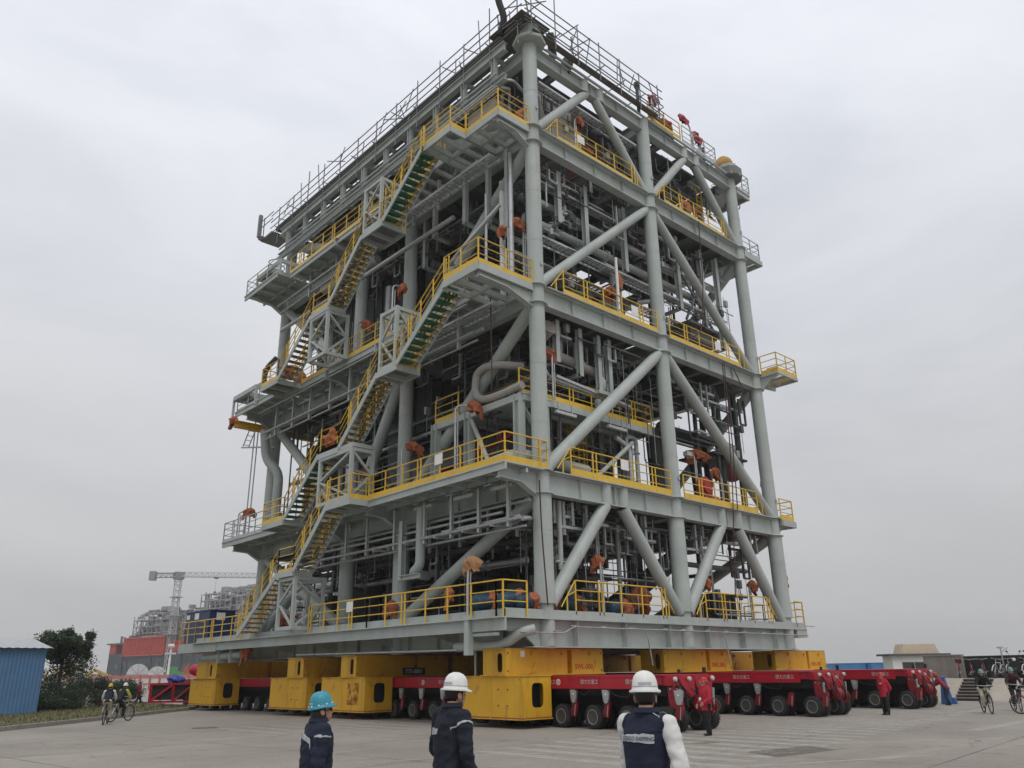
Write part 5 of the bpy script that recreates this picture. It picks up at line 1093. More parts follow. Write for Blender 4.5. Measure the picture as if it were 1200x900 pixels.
def tree(x,y,h,wd,label,seed,n=4200,name='evergreen_tree',group=None,low=.15):
    rr=random.Random(seed); o=empty(name,(x,y,.1),label,'tree',group)
    b=MB(); b.tube((0,0,0),(.1,.05,h*.5),.13,10,r2=.08); b.tube((.1,.05,h*.5),(0,0,h*.9),.08,8,r2=.02)
    cl=[]
    for k in range(16):
        z=h*rr.uniform(low+.05,.86); f_=1-.35*abs(z/h-.45); a=rr.uniform(0,6.28); r=wd*.5*rr.uniform(.2,.95)*f_
        c=(math.cos(a)*r,math.sin(a)*r,z); s=wd*rr.uniform(.16,.27); cl.append((c,s,s,s*rr.uniform(.8,1.4)))
        b.tube((0,0,max(.3,z-h*.2)),c,.04,6,r2=.012)
    for k in range(46):
        a=rr.uniform(0,6.28); r=wd*.5*rr.random()**.6; c=(math.cos(a)*r,math.sin(a)*r,h*rr.uniform(.72,1.02)*(1-.12*(r/wd)**2)); s2=wd*rr.uniform(.03,.085); cl.append((c,s2*rr.uniform(.7,1.6),s2*rr.uniform(.7,1.6),s2*rr.uniform(.6,1.3)))
        b.tube((c[0]*.4,c[1]*.4,h*.6),c,.03,5,r2=.008)
    b.build('trunk',BARK,o); b=MB(); foliage(b,cl,n,.095,rr); b.build('crown',[LEAF,LEAF2],o)
    return o
tree(-7.0,33.4,4.1,2.9,'tall dark evergreen tree with ragged top right behind the blue shed',3,30000,low=-.02)
def bush(x,y,wd,dp,h,label,seed,n=2600,round_=False):
    rr=random.Random(seed); o=empty('bush',(x,y,.1),label,'bush','shrubs on the verge')
    b=MB(); cl=[]
    for k in range(7): b.tube((rr.uniform(-.2,.2),rr.uniform(-.2,.2),0),(rr.uniform(-wd,wd)*.3,rr.uniform(-dp,dp)*.3,h*.7),.03,6,r2=.01)
    b.build('stem',BARK,o)
    if round_: cl=[((0,0,h*.5),wd*.5,dp*.5,h*.5)]*2+[((rr.uniform(-.3,.3)*wd,rr.uniform(-.3,.3)*dp,h*rr.uniform(.4,.7)),wd*.22,dp*.22,h*.26) for k in range(8)]
    else: cl=[((rr.uniform(-.42,.42)*wd,rr.uniform(-.42,.42)*dp,h*rr.uniform(.2,.78)),wd*.17,dp*.2,h*.22) for k in range(14)]
    b=MB(); foliage(b,cl,n*2,.075,rr); b.build('crown',[LEAF,LEAF2],o); return o
bush(-4.9,35.6,2.9,2.0,1.75,'broad dark bush beside the evergreen tree',11,4200)
bush(-1.5,39.5,3.2,2.6,1.55,'rounded clipped bush behind the two cyclists in hi-vis and navy',12,5200,True)
bush(-7.2,32.0,3.0,1.2,.75,'low dark shrub at the foot of the evergreen tree',13,1800)
o=empty('bollard',(-.75,34.2,.1),'single grey concrete bollard standing at the end of the verge','bollard')
b=MB(); b.lathe([(.10,0),(.10,.75),(.07,.82),(.01,.84)],10); b.build('post',CONC,o)

# ------------------------------------------------------------------ quay, ship, crane in the haze at the left
b=MB(); b.box(-60,70,92,92.6,0,.3); 
BAR=mat('faded_pink_barrier',(.45,.16,.15),.6,0,.25,2); BARW=mat('faded_white_barrier',(.55,.52,.5),.6,0,.15,2)
bx0=Vector((15.5,106.5)); bx1=Vector((30,91.5)); dd=(bx1-bx0)/15
for k in range(15):
    p=bx0+dd*(k+.5); o=empty('barrier',(p.x,p.y,0),None,None,'red and white barriers along the far road',rz=math.atan2(dd.y,dd.x)); tag(o,'faded red and white barrier panel in the row along the far road','barrier')
    b=MB(); b.box(-.66,.66,-.06,.06,1.55,2.0); b.box(-.66,.66,-.05,.05,.75,.95); b.box(-.66,-.58,-.08,.08,0,2.0); b.box(.58,.66,-.08,.08,0,2.0); b.build('frame',BAR,o)
    b=MB(); b.box(-.5,.5,-.03,.03,.96,1.54); b.box(-.5,.5,-.03,.03,.25,.74); b.build('panel',BARW,o)
HULL=mat('dark_ship_hull',(.06,.075,.08),.6,0,.15,.1); HULLR=mat('red_ship_bulwark',(.42,.06,.045),.6,0,.15,.3); TOPS=mat('ship_topside_steel',(.30,.30,.30),.6,0,.25,.3); TOPD=mat('ship_topside_dark',(.13,.13,.135),.7,0,.3,.3)
sa=Vector((73.16,295.7)); sb=Vector((112,130)); sdv=(sb-sa).normalized(); sn=Vector((sdv.y,-sdv.x))  # sn points away from the viewer
if sn.dot(Vector((1,1)))<0: sn=-sn
SHIP=empty('production_ship',(sa.x,sa.y,0),'far off production ship with dark hull, red bulwark and grey pipework topsides','ship')
rr_s=random.Random(404)
def S(t,n_,z): q=sdv*t+sn*n_; return (q.x,q.y,z)
def sbox(b,t0,t1,n0,n1,z0,z1): b.hexa([S(t0,n0,z0),S(t0,n1,z0),S(t1,n1,z0),S(t1,n0,z0),S(t0,n0,z1),S(t0,n1,z1),S(t1,n1,z1),S(t1,n0,z1)][:8])
b=MB(); sbox(b,0,165,0,40,-1,9.5)
for k in range(9): sbox(b,9+k*17,9.5+k*17,-.5,-.01,0,9)
b.build('hull',HULL,SHIP)
b=MB(); sbox(b,0,3.9,0,40,9.51,12.6); sbox(b,34,165,.0,1,9.51,11.6)

for k in range(40): sbox(b,34+k*1.8,34.25+k*1.8,-.1,-.01,9.6,12.6)
sbox(b,34,106,-.1,0,12.5,12.7); b.build('bulwark',HULLR,SHIP)
b=MB()
for k in range(60):
    t=rr_s.uniform(1,105); nn=rr_s.uniform(-.35,-.05); z=rr_s.uniform(3,9); sbox(b,t,t+rr_s.uniform(.15,.5),nn,0,z-rr_s.uniform(1,5),z)
for t in (6,14,22,30): sbox(b,t,t+1.2,-.4,0,4.5,6)
b.build('hull_fittings',TOPD,SHIP)
b=MB(); sbox(b,8.5,33,.4,1.0,8.8,14.3)
for k in range(25): sbox(b,8.6+k*1.0,8.95+k*1.0,-.3,.399,8.8,14.2)
sbox(b,8.5,33,-.4,.39,14.2,14.7); sbox(b,8.5,33,-.4,.39,8.5,8.9)
b.build('ribbed_bulwark',mat('salmon_red_panel',(.50,.085,.06),.6,0,.1,.3),SHIP)
rr=random.Random(31)
def lattice(b,t0,t1,n0,n1,z0,z1,dt,dz,r=.17):
    k=t0
    while k<=t1+.01:
        for nn in (n0,n1): b.bar(S(k,nn,z0),S(k,nn,z1),r*1.6,r*1.6,(1,0,0))
        k+=dt
    z=z0
    while z<=z1+.01:
        for nn in (n0,n1): b.bar(S(t0,nn,z),S(t1,nn,z),r*1.5,r*2)
        k=t0
        while k<=t1+.01: b.bar(S(k,n0,z),S(k,n1,z),r*1.5,r*2); k+=dt
        if z+dz<=z1+.01:
            k=t0
            while k+dt<=t1+.01:
                if rr.random()<.6: b.bar(S(k,n0,z),S(k+dt,n0,z+dz),r,r)
                k+=dt
        z+=dz
def junk(b,t0,t1,n0,n1,z0,z1,n):
    for k in range(n):
        t=rr.uniform(t0,t1);nn=rr.uniform(n0,n1);z=rr.uniform(z0,z1);ty=rr.random()
        if ty<.35: sbox(b,t,t+rr.uniform(.6,3),nn,nn+2,z,z+rr.uniform(.5,2.2))
        elif ty<.7: b.tube(S(t,nn,z),S(min(t+rr.uniform(2,9),t1),nn,z),rr.uniform(.12,.4),6)
        else: b.tube(S(t,nn,z0),S(t,nn,z),rr.uniform(.12,.4),6)
for t0,t1,z1,dt,dz in ((8,12.5,22,2.2,2.2),(14,25,23,2.7,2.2),(26,37,19.5,2.7,2.2),(38,46,22.5,2.6,2.4),(46,62,27.5,2.6,2.6),(62,82,28.5,2.8,2.7),(83,128,26.5,4.6,3.2)):
    b=MB(); lattice(b,t0,t1,3,22,9.6,z1,dt,dz); b.build('topside_frame',TOPS,SHIP)
    b=MB(); junk(b,t0,t1,4,20,10,z1-.5,int((t1-t0)*12)); b.build('topside_equipment',TOPD,SHIP)
    b=MB(); junk(b,t0,t1,2.5,9,10,z1+1.2,int((t1-t0)*8)); b.build('topside_piping',TOPS,SHIP)
b=MB(); junk(b,34,60,.5,2.5,9.6,11.5,24); b.build('red_piping',HULLR,SHIP)
b=MB(); sbox(b,2,8,2,14,9.6,12.5); junk(b,1,9,1,14,12.5,16,40); sbox(b,-1.2,8.5,-.6,12,12.6,13.1); b.build('mooring_deck',TOPD,SHIP)
# tower crane
CR=empty('tower_crane',(81.77,261.3,0),'white lattice tower crane with long jib rising above the ship','crane')
CRM=mat('crane_white_steel',(.46,.46,.46),.6,0,.1,1)
def truss(b,p,q,s,nb,r,tri=False):
    p=Vector(p);q=Vector(q);d=(q-p).normalized(); a=d.cross(Vector((0,0,1))); 
    if a.length<.01: a=Vector((1,0,0))
    a.normalize(); c=a.cross(d)
    offs=[a*s+c*s,-a*s+c*s,-a*s-c*s,a*s-c*s] if not tri else [a*s-c*s*.8,-a*s-c*s*.8,c*s]
    for o_ in offs: b.bar(p+o_,q+o_,r,r)
    n=len(offs)
    for k in range(nb):
        for i in range(n):
            u_=p.lerp(q,k/nb)+offs[i]; v_=p.lerp(q,(k+1)/nb)+offs[(i+1)%n]; b.bar(u_,v_,r*.7,r*.7); b.bar(u_,p.lerp(q,k/nb)+offs[(i+1)%n],r*.7,r*.7)
b=MB(); truss(b,(0,0,0),(0,0,33),.9,18,.19); 
for z in (15,21,27): b.box(-1.8,1.8,-1.8,1.8,z,z+.2)
b.build('tower',CRM,CR)
jd=rt.normalized(); jd=(jd*.98+fh*.1).normalized()
b=MB(); truss(b,Vector((0,0,34.6))-jd*2,Vector((0,0,33.6))+jd*56,.85,30,.2,True); b.build('jib',CRM,CR)
b=MB(); truss(b,Vector((0,0,34.4))-jd*9.5,Vector((0,0,34.4))+jd*1,.7,6,.2); b.bar(Vector((0,0,34.2))-jd*9.6,Vector((0,0,34.2))-jd*7.6,2.0,3.0); b.build('counter_jib',mat('crane_grey',(.25,.25,.25),.7),CR)
b=MB(); b.box(-1.4,1.4,-1.4,1.4,33,35.4); b.build('slewing_cab',mat('crane_grey_dark',(.22,.22,.22),.7),CR)
b=MB(); q=jd*12.5; b.tube((q.x,q.y,28.9),(q.x,q.y,33.6),.05,5); b.box(q.x-.6,q.x+.6,q.y-.6,q.y+.6,33.2,33.8); b.ball((q.x,q.y,28.5),.55,8,6); b.build('hook_block',TOPD,CR)
b=MB(); b.path([(1.2,0,9),(2.6,0,6),(3.6,0,-1)],.3,6); b.path([(1.4,0,24),(2.8,-.5,18),(5,-1,12)],.25,6); b.build('power_cable',TOPD,CR)
# white cable reels, green machine, lamp pole on the quay
for i,(x,y,r) in enumerate(((45.3,178.7,2.3),(48.6,175.9,2.0))):
    o=empty('cable_reel',(x,y,0),('larger','smaller')[i]+' of two white round reels standing on the quay below the ship','reel','white reels on the quay')
    b=MB(); d_=Vector((x-CAM.x,y-CAM.y,0)).normalized(); c=Vector((0,0,r))
    b.tube(c-d_*1.2,c-d_*1.0,r,20); b.tube(c-d_*.99,c+d_*.99,r*.6,18); b.tube(c+d_*1.0,c+d_*1.2,r,20); b.build('drum',mat('reel_white',(.5,.51,.5),.6,0,.12,.6),o)
    b=MB(); s_=Vector((-d_.y,d_.x,0)); 
    for k in range(8): a=k*math.pi/4; b.bar(c-d_*1.22,c-d_*1.22+(s_*math.cos(a)+Vector((0,0,1))*math.sin(a))*r*.95,.18,.06,d_)
    b.tube(c-d_*1.4,c-d_*1.2,.35,10); b.build('spokes',mat('reel_grey',(.33,.34,.34),.6),o)
o=empty('quay_machine',(42.2,148.0,0),'green and orange winch machine on the quay beside the white reels','machine')
b=MB(); b.box(-1.8,1.5,-1,1,.8,2.6); b.box(-1.2,.2,-.9,.9,2.6,3.6); b.tube((0,-1.1,1.6),(0,1.1,1.6),1.2,14); b.build('body',mat('bright_green_machine',(.09,.24,.10),.6),o)
b=MB(); b.box(1.6,2.6,-.6,.6,.6,3.2); b.bar((2.0,0,2.6),(2.7,0,4.2),.3,.3); b.build('arm',ORANGE,o); b=MB(); 
for k in (-1.2,1.2): b.tube((k,-1.1,.6),(k,1.1,.6),.6,12)
b.build('wheel',TYRE,o)
o=empty('lamp_post',(27.4,110.8,0),'white lamp post standing by the far road in front of the ship','lamp post')
b=MB(); b.tube((0,0,0),(0,0,6.0),.2,8,r2=.14); b.build('pole',WHITEP,o); b=MB(); b.ball((0,0,6.2),.55,10,7,1,1,.7); b.box(-.8,.8,-.2,.2,5.0,5.25); b.build('lamp_head',BARW,o)
# yellow crane booms stacked on the ground beyond the bushes
YST=mat('pale_yellow_boom',(.46,.33,.10),.6,0,.2,.5)
for i,(x,y,l,h,lab) in enumerate(((16.5,123,5.5,4.2,'pale yellow lattice boom heap rising beyond the bushes'),(20.5,122,5,2.9,'lower yellow and grey steel heap right of the taller boom heap'))):
    o=empty('boom_heap',(x,y,0),lab,'steel heap'); b=MB(); rr2=random.Random(50+i)
    b.bar((-l*.6,0,.4),(-l*.1,0,h),.4,.4); b.bar((-l*.1,0,h),(l*.7,0,h*.45),.4,.4); b.bar((-l*.6,1,.4),(-l*.1,1,h*.95),.3,.3)
    for k in range(26): t=rr2.uniform(-.55,.65)*l; zz=h*(1-abs(t+.1*l)/l*.9); b.bar((t,rr2.uniform(-1,1),rr2.uniform(0,zz*.5)),(t+rr2.uniform(-1.5,1.5),rr2.uniform(-1,1),zz*rr2.uniform(.6,1)),.22,.22)
    b.bar((-l*.9,0,h*.45),(l*.8,-.5,h*.40),.35,.3); b.build('boom',YST,o)
    b=MB()
    for k in range(8): t=rr2.uniform(-.7,.8)*l; b.box(t,t+.5,-1,0,0,h*rr2.uniform(.2,.5))
    b.bar((-l*.9,-.8,h*.5),(l*.8,-1,h*.5),.3,.4); b.build('support',TOPD,o)

# ------------------------------------------------------------------ right side: guard house, terrace, steps, wall
GH=empty('guard_house',(33.55,1.2,0),'small white guard house with flat overhanging roof and dark window behind the right trailer','guard house',rz=math.atan2(-.55,.83)); GH.scale=(.70,.36,1.0)
WALLW=mat('white_render',(.72,.73,.71),.8,0,.05,1,dirt=(.45,.44,.4),dirt_amt=.4)
b=MB(); W_=4.4; 
b.box(-2.2,-1.3,0,.15,0,2.3); b.box(-1.3,1.1,0,.15,0,1.1); b.box(-1.3,1.1,0,.15,1.95,2.3); b.box(1.1,2.2,0,.15,0,2.3); b.box(-2.2,2.2,2.6,2.75,0,2.3); b.box(-2.2,-2.05,.151,2.6,0,2.3); b.box(2.05,2.2,1.5,2.6,0,2.3); b.box(2.05,2.2,.151,.5,0,2.3); b.build('wall',WALLW,GH)
b=MB(); b.box(-2.6,3.4,-.7,3.3,2.3,2.42); b.build('roof',mat('dark_roof_slab',(.10,.10,.10),.8),GH)
b=MB(); b.prism([(-1.1,.3,2.421),(2.7,.3,2.421),(2.4,.5,3.0),(-.7,.5,3.0)],(0,2.4,0)); b.build('roof_lantern',mat('beige_roof_box',(.50,.41,.31),.8),GH)
f_=MB(); f_.box(-1.3,1.1,.05,.10,1.1,1.95); w_=f_.build('window',mat('dark_window_glass',(.05,.055,.055),.15,0,.1,1),GH)
b=MB(); 
for x in (-1.3,-.1,1.06): b.box(x,x+.05,.0,.12,1.1,1.95)
b.box(-1.3,1.1,0,.12,1.1,1.14); b.box(-1.3,1.1,-.0,.12,1.91,1.95); b.build('frame',GALV,w_)
b=MB(); b.box(.6,1.0,.02,.04,1.15,1.4); b.build('notice',WHITEP,w_)
b=MB(); b.box(2.1,2.16,.5,1.5,0,2.1); b.build('door',mat('dark_doorway',(.05,.05,.05),.7),GH)
b=MB(); b.box(3.0,3.9,.6,.68,0,1.75); b.box(3.0,3.06,.6,.66,0,1.85); nb=b.build('notice_board',WALLW); nb.location=(33.4,1.35,0); nb.scale=(.78,.78,1); nb.rotation_euler=GH.rotation_euler; tag(nb,'blank white notice board standing right of the guard house','board')
CB=mat('blue_container_paint',(.06,.20,.42),.5,0,.15,.8)
for i,(x,y) in enumerate(((64.6,21.4),(65.9,18.7))):
    o=empty('container',(x,y,0),('left','right')[i]+' of two blue containers beyond the middle trailer','container','blue containers beyond the trailers',rz=math.atan2(-.676,.737))
    b=MB(); b.box(-1.35,1.35,-3,3,0,1.95)
    for k in range(9): b.box(-1.25+k*.29,-1.12+k*.29,-3.03,-3.0,.1,1.85)
    b.build('body',CB,o); b=MB(); b.box(-1.38,1.38,-3.04,3.04,1.951,2.02); b.build('rim',mat('blue_container_rim',(.05,.2,.4),.5),o)
o=empty('white_van',(67,26,0),'distant white box van roof seen beyond the yellow beam end','van'); b=MB(); b.box(-2,2,-1,1,.3,1.65); b.box(-1.7,1.2,-.9,.9,1.65,2.0); b.build('body',WHITEP,o); b=MB(); b.box(-1.6,1.0,-1.02,-1.0,1.0,1.5); b.build('window',BLACK,o)
# terrace with steps
TER=mat('terrace_concrete',(.36,.32,.27),.9,0,.15,.8,dirt=(.2,.17,.13),dirt_amt=.6)
s0=Vector((25.65,-4.36)); sd_=Vector((.99,.03)); sl_=Vector((.03,-.99))      # ascending direction, along the step towards the viewer's right
ta=s0+sd_*2.1-sl_*3.2; tb=s0+sd_*2.1+sl_*9
b=MB(); b.prism([(ta.x,ta.y,0),(tb.x,tb.y,0),(tb.x+45,tb.y-30,0),(80,-30,0),(80,6,0),(ta.x+10,ta.y+3,0)],(0,0,1.02)); tag(b.build('terrace',TER),kind='structure')
def bank(b,k0,k1):
    p=s0+sl_*k0; q=s0+sl_*k1; p2=p+sd_*2.1;q2=q+sd_*2.1
    b.add([(p.x,p.y,.002),(q.x,q.y,.002),(q2.x,q2.y,1.021),(p2.x,p2.y,1.021),(p2.x,p2.y,.002),(q2.x,q2.y,.002)],[(0,1,2,3),(0,3,4),(1,5,2),(0,4,5,1),(3,2,5,4)])
b=MB(); bank(b,-3.2,-.72); tag(b.build('bank',TER),kind='structure'); b=MB(); bank(b,.72,3.0); tag(b.build('bank',TER),kind='structure'); b=MB(); bank(b,4.6,9); tag(b.build('bank',TER),kind='structure')
def steps(k0,k1,label,m,n=7):
    o=empty('steps',(s0.x,s0.y,0),label,'steps'); b=MB(); b2=MB()
    for i in range(n):
        p=sl_*k0+sd_*(2.1*i/n); q=sl_*k1+sd_*(2.1*i/n); p2=p+sd_*(2.1*(1)-2.1*i/n); q2=q+sd_*(2.1-2.1*i/n); z1=1.02*(i+1)/n
        b.hexa([(p.x,p.y,1.02*i/n+.003),(q.x,q.y,1.02*i/n+.003),(q2.x,q2.y,1.02*i/n+.003),(p2.x,p2.y,1.02*i/n+.003),(p.x,p.y,z1-.03),(q.x,q.y,z1-.03),(q2.x,q2.y,z1-.03),(p2.x,p2.y,z1-.03)])
        e_=sd_*-.04; b2.hexa([(p.x+e_.x,p.y+e_.y,z1-.03),(q.x+e_.x,q.y+e_.y,z1-.03),(q.x+sd_.x*.26,q.y+sd_.y*.26,z1-.03),(p.x+sd_.x*.26,p.y+sd_.y*.26,z1-.03),(p.x+e_.x,p.y+e_.y,z1+.012),(q.x+e_.x,q.y+e_.y,z1+.012),(q.x+sd_.x*.26,q.y+sd_.y*.26,z1+.012),(p.x+sd_.x*.26,p.y+sd_.y*.26,z1+.012)])
    b.build('risers',mat('dark_riser',(.07,.065,.06),.9) if m is None else m,o); b2.build('treads',mat('step_tread',(.24,.22,.19),.9) if m is None else m,o)
steps(-.7,.7,'flight of dark concrete steps up to the terrace behind the cyclist',None); steps(3.05,4.55,'brown stone steps right of the cyclist, leading to the terrace',mat('brown_stone',(.15,.115,.07),.9,0,.3,3))
WL=mat('stained_wall_concrete',(.28,.26,.235),.9,0,.2,.7,bump=.2,dirt=(.10,.095,.085),dirt_amt=.85)
o=empty('boundary_wall',(29.8,-4,1.02),'stained concrete wall piece on the terrace between the guard house and the dark fence','wall'); 
b=MB(); b.bar((1.2,3.6,.6),(.75,1.3,.6),.25,1.2); b.build('wall_panel',WL,o); b=MB(); b.bar((1.2,3.6,1.23),(.75,1.3,1.23),.34,.06); b.build('coping',CONC,o)
o=empty('fence',(29.8,-4,1.02),'dark mesh-covered fence along the terrace behind the parked bicycles and scooters','fence')
b=MB(); b.bar((.75,1.28,.58),(-.6,-5.5,.58),.06,1.16); b.bar((-.6,-5.5,.58),(-3,-16,.58),.06,1.16); b.build('mesh_cloth',mat('dark_fence_cloth',(.022,.025,.023),.9,0,.4,2),o)
b=MB()
for k in range(9): q=Vector((.75,1.28,0)).lerp(Vector((-3,-16,0)),k/8); b.tube(q,q+Vector((0,0,1.25)),.04,6)
b.build('post',GALV,o)
o=empty('floodlight_mast',(94,15.2,0),'thin distant floodlight mast on the right horizon','mast'); b=MB(); b.tube((0,0,0),(0,0,3.6),.07,6); b.build('pole',GALV,o); b=MB(); b.box(-.6,.6,-.2,.2,3.5,3.7); b.bar((0,0,3.0),(.7,-.6,3.6),.1,.1); b.build('lamp_head',GALV,o)
BT=mat('blue_cover_sheet',(.03,.10,.25),.6,0,.2,3,bump=.4,bscale=6)
b=MB(); b.hexa([(-.55,-.4,0),(.7,-.5,0),(.8,.45,0),(-.5,.5,0),(-.2,-.15,1.25),(.1,-.15,1.3),(.1,.2,1.3),(-.2,.2,1.25)]); b.hexa([(.2,-.9,0),(1.2,-.7,0),(1.1,.2,0),(.1,.1,0),(.3,-.7,.28),(1.0,-.6,.3),(1.0,.0,.3),(.2,0,.3)]); o=b.build('tarpaulin',BT); o.location=(21.75,-4.75,0); o.scale=(.42,.42,.95); tag(o,'blue tarpaulin draped over gear at the end of the rightmost trailer','tarpaulin')

# ------------------------------------------------------------------ haze over the yard and the far ship
b=MB(); b.box(-1510,1510,-1510,1510,-1.0,52.0); hz=b.build('haze',bpy.data.materials.new('haze_air')); tag(hz,kind='stuff')
hm=hz.data.materials[0]; hm.use_nodes=True; ht=hm.node_tree; ht.nodes.clear(); ho_=ht.nodes.new('ShaderNodeOutputMaterial'); hv=ht.nodes.new('ShaderNodeVolumePrincipled')
hv.inputs['Color'].default_value=(.92,.94,.97,1); hv.inputs['Density'].default_value=.00045; hv.inputs['Anisotropy'].default_value=.1; ht.links.new(hv.outputs[0],ho_.inputs['Volume'])
# ------------------------------------------------------------------ bicycles
def bicycle(label,loc,rz,frame_m,group='bicycles',fancy=True,lean=0,basket=False,spokes=14):
    o=empty('bicycle',loc,label,'bicycle',group,rz); o.rotation_euler=(0,lean,rz); r=.33
    for y in (-.5,.53):
        t=MB(); t.lathe([(r-.035,-.018),(r,-.012),(r,.012),(r-.035,.018),(r-.045,0),(r-.035,-.018)],22,(0,y,r),'x'); w_=t.build('wheel',TYRE,o)
        s=MB()
        for k in range(spokes): a=2*math.pi*k/spokes; s.tube((0,y,r),(0,y+(r-.04)*math.cos(a),r+(r-.04)*math.sin(a)),.004 if fancy else .006,4,caps=False)
        s.tube((-.04,y,r),(.04,y,r),.025,8); s.build('spokes',GALV,w_)
        m=MB(); 
        for k in range(6):
            a=R(25+k*26)+(0 if y<0 else -.3); p=Vector((0,y+(r+.035)*math.cos(a),r+(r+.035)*math.sin(a))); a2=a+R(26); q=Vector((0,y+(r+.035)*math.cos(a2),r+(r+.035)*math.sin(a2))); m.bar(p,q,.05,.008,(0,math.cos(a),math.sin(a)))
        m.build('mudguard',frame_m,o)
    b=MB(); bb=(0,-.06,.28); st=(0,-.2,.78); hd=(0,.38,.80); hd2=(0,.42,.62)
    for p,q in ((bb,st),(st,hd),(bb,hd2),(hd,hd2),(hd2,(0,.53,r)),(bb,(0,-.5,r)),(st,(0,-.5,r))): b.tube(p,q,.018,7)
    b.tube((0,-.2,.78),(0,-.22,.88),.014,6); b.tube((-.0,.38,.8),(0,.36,.98),.014,6); b.build('frame',frame_m,o)
    b=MB(); b.path([(-.28,.24,1.0),(-.2,.34,.99),(0,.37,.97),(.2,.34,.99),(.28,.24,1.0)],.013,6,.06); b.build('handlebar',GALV,o)
    b=MB(); b.ball((0,-.24,.9),.1,10,6,.8,1.35,.35); b.build('saddle',BLACK,o)
    b=MB(); b.tube((-.07,-.06,.28),(.07,-.06,.28),.02,6); b.lathe([(.08,-.005),(.09,0),(.08,.005)],12,(.05,-.06,.28),'x'); b.bar((.08,-.06,.28),(.08,.08,.2),.015,.02); b.bar((-.08,-.06,.28),(-.08,-.2,.36),.015,.02); b.box(.08,.18,.04,.12,.19,.21); b.box(-.18,-.08,-.24,-.16,.35,.37); b.build('crankset',GALV,o)
    if basket:
        b=MB(); b.hexa([(-.14,.46,.78),(.14,.46,.78),(.12,.66,.78),(-.12,.66,.78),(-.18,.43,1.0),(.18,.43,1.0),(.16,.72,1.0),(-.16,.72,1.0)]); b.build('basket',frame_m,o)
    return o
BIKEM=[mat('bike_black',(.02,.02,.02),.4),mat('bike_maroon',(.14,.025,.03),.45),mat('bike_silver',(.4,.4,.42),.35,.5),mat('bike_teal',(.04,.13,.13),.4),mat('bike_white',(.55,.55,.53),.4)]

# ------------------------------------------------------------------ people
from mathutils import noise as mnoise
from mathutils.bvhtree import BVHTree
def remesh(b,vox,smooth=2):
    me=bpy.data.meshes.new('tmp'); me.from_pydata(b.v,[],b.f); bm=bmesh.new(); bm.from_mesh(me); bmesh.ops.recalc_face_normals(bm,faces=bm.faces); bm.to_mesh(me); bm.free()
    o=bpy.data.objects.new('tmp',me); col.objects.link(o); md=o.modifiers.new('r','REMESH'); md.mode='VOXEL'; md.voxel_size=vox
    if smooth: s_=o.modifiers.new('s','SMOOTH'); s_.iterations=smooth; s_.factor=.5
    dg=bpy.context.evaluated_depsgraph_get(); m2=bpy.data.meshes.new_from_object(o.evaluated_get(dg)); bpy.data.objects.remove(o); bpy.data.meshes.remove(me)
    for p in m2.polygons: p.use_smooth=True
    return m2
def loft(b,rings,n=20):   # rings: (x,y,z,rx,ry)
    vs=[]
    for x,y,z,rx,ry in rings:
        for j in range(n): a=2*math.pi*j/n; vs.append((x+rx*math.cos(a),y+ry*math.sin(a),z))
    m=len(rings); b.add(vs,[(i*n+j,i*n+(j+1)%n,(i+1)*n+(j+1)%n,(i+1)*n+j) for i in range(m-1) for j in range(n)]+[tuple(range(n))[::-1],tuple(range((m-1)*n,m*n))],True)
def limb(b,p,q,r1,r2,n=14):
    b.tube(p,q,r1,n,r2=r2); b.ball(p,r1,n,8); b.ball(q,r2,n,8)
SKIN=mat('skin',(.44,.25,.17),.5,0,.06,8); HAIR=mat('black_hair',(.012,.010,.009),.45,0,.3,20); EYEM=mat('dark_eye',(.02,.015,.012),.3); LIP=mat('lip',(.30,.12,.10),.5)
def cloth(name,c,var=.2): return mat(name,c,.85,0,var,5,bump=.5,bscale=9)
NAVYC=cloth('navy_workwear',(.011,.016,.034)); NAVYD=cloth('dark_navy_workwear',(.009,.012,.022)); WHITEC=cloth('white_shirt_cloth',(.60,.60,.59),.06); REDC=cloth('red_jacket_cloth',(.40,.015,.035)); BLACKC=cloth('black_cloth',(.012,.012,.013)); CREAM=cloth('cream_trousers',(.42,.38,.30),.1); BLUEJ=cloth('blue_jeans',(.02,.035,.07)); HIVIS=cloth('hi_vis_yellow',(.40,.42,.07),.1); MAROON=cloth('maroon_jacket',(.22,.015,.03))
REFL=mat('reflective_tape',(.42,.44,.45),.4,.2,.08,10); HWHITE=mat('white_helmet',(.68,.68,.655),.42,0,.06,9,dirt=(.45,.43,.38),dirt_amt=.35); HBLUE=mat('cyan_helmet',(.035,.26,.34),.42,0,.08,9,dirt=(.03,.18,.24),dirt_amt=.5); HRED=mat('red_helmet',(.45,.02,.03),.3); HYEL=mat('yellow_helmet',(.55,.38,.05),.35); HTEAL=mat('sea_green_helmet',(.16,.30,.25),.4); SHOE=mat('work_boot',(.018,.016,.015),.6); GLOVE=mat('white_glove',(.62,.61,.58),.8)
STAND=dict(hip=.52,knee=.275,ank=.05,sh=.805,neck=.845,head=.925)
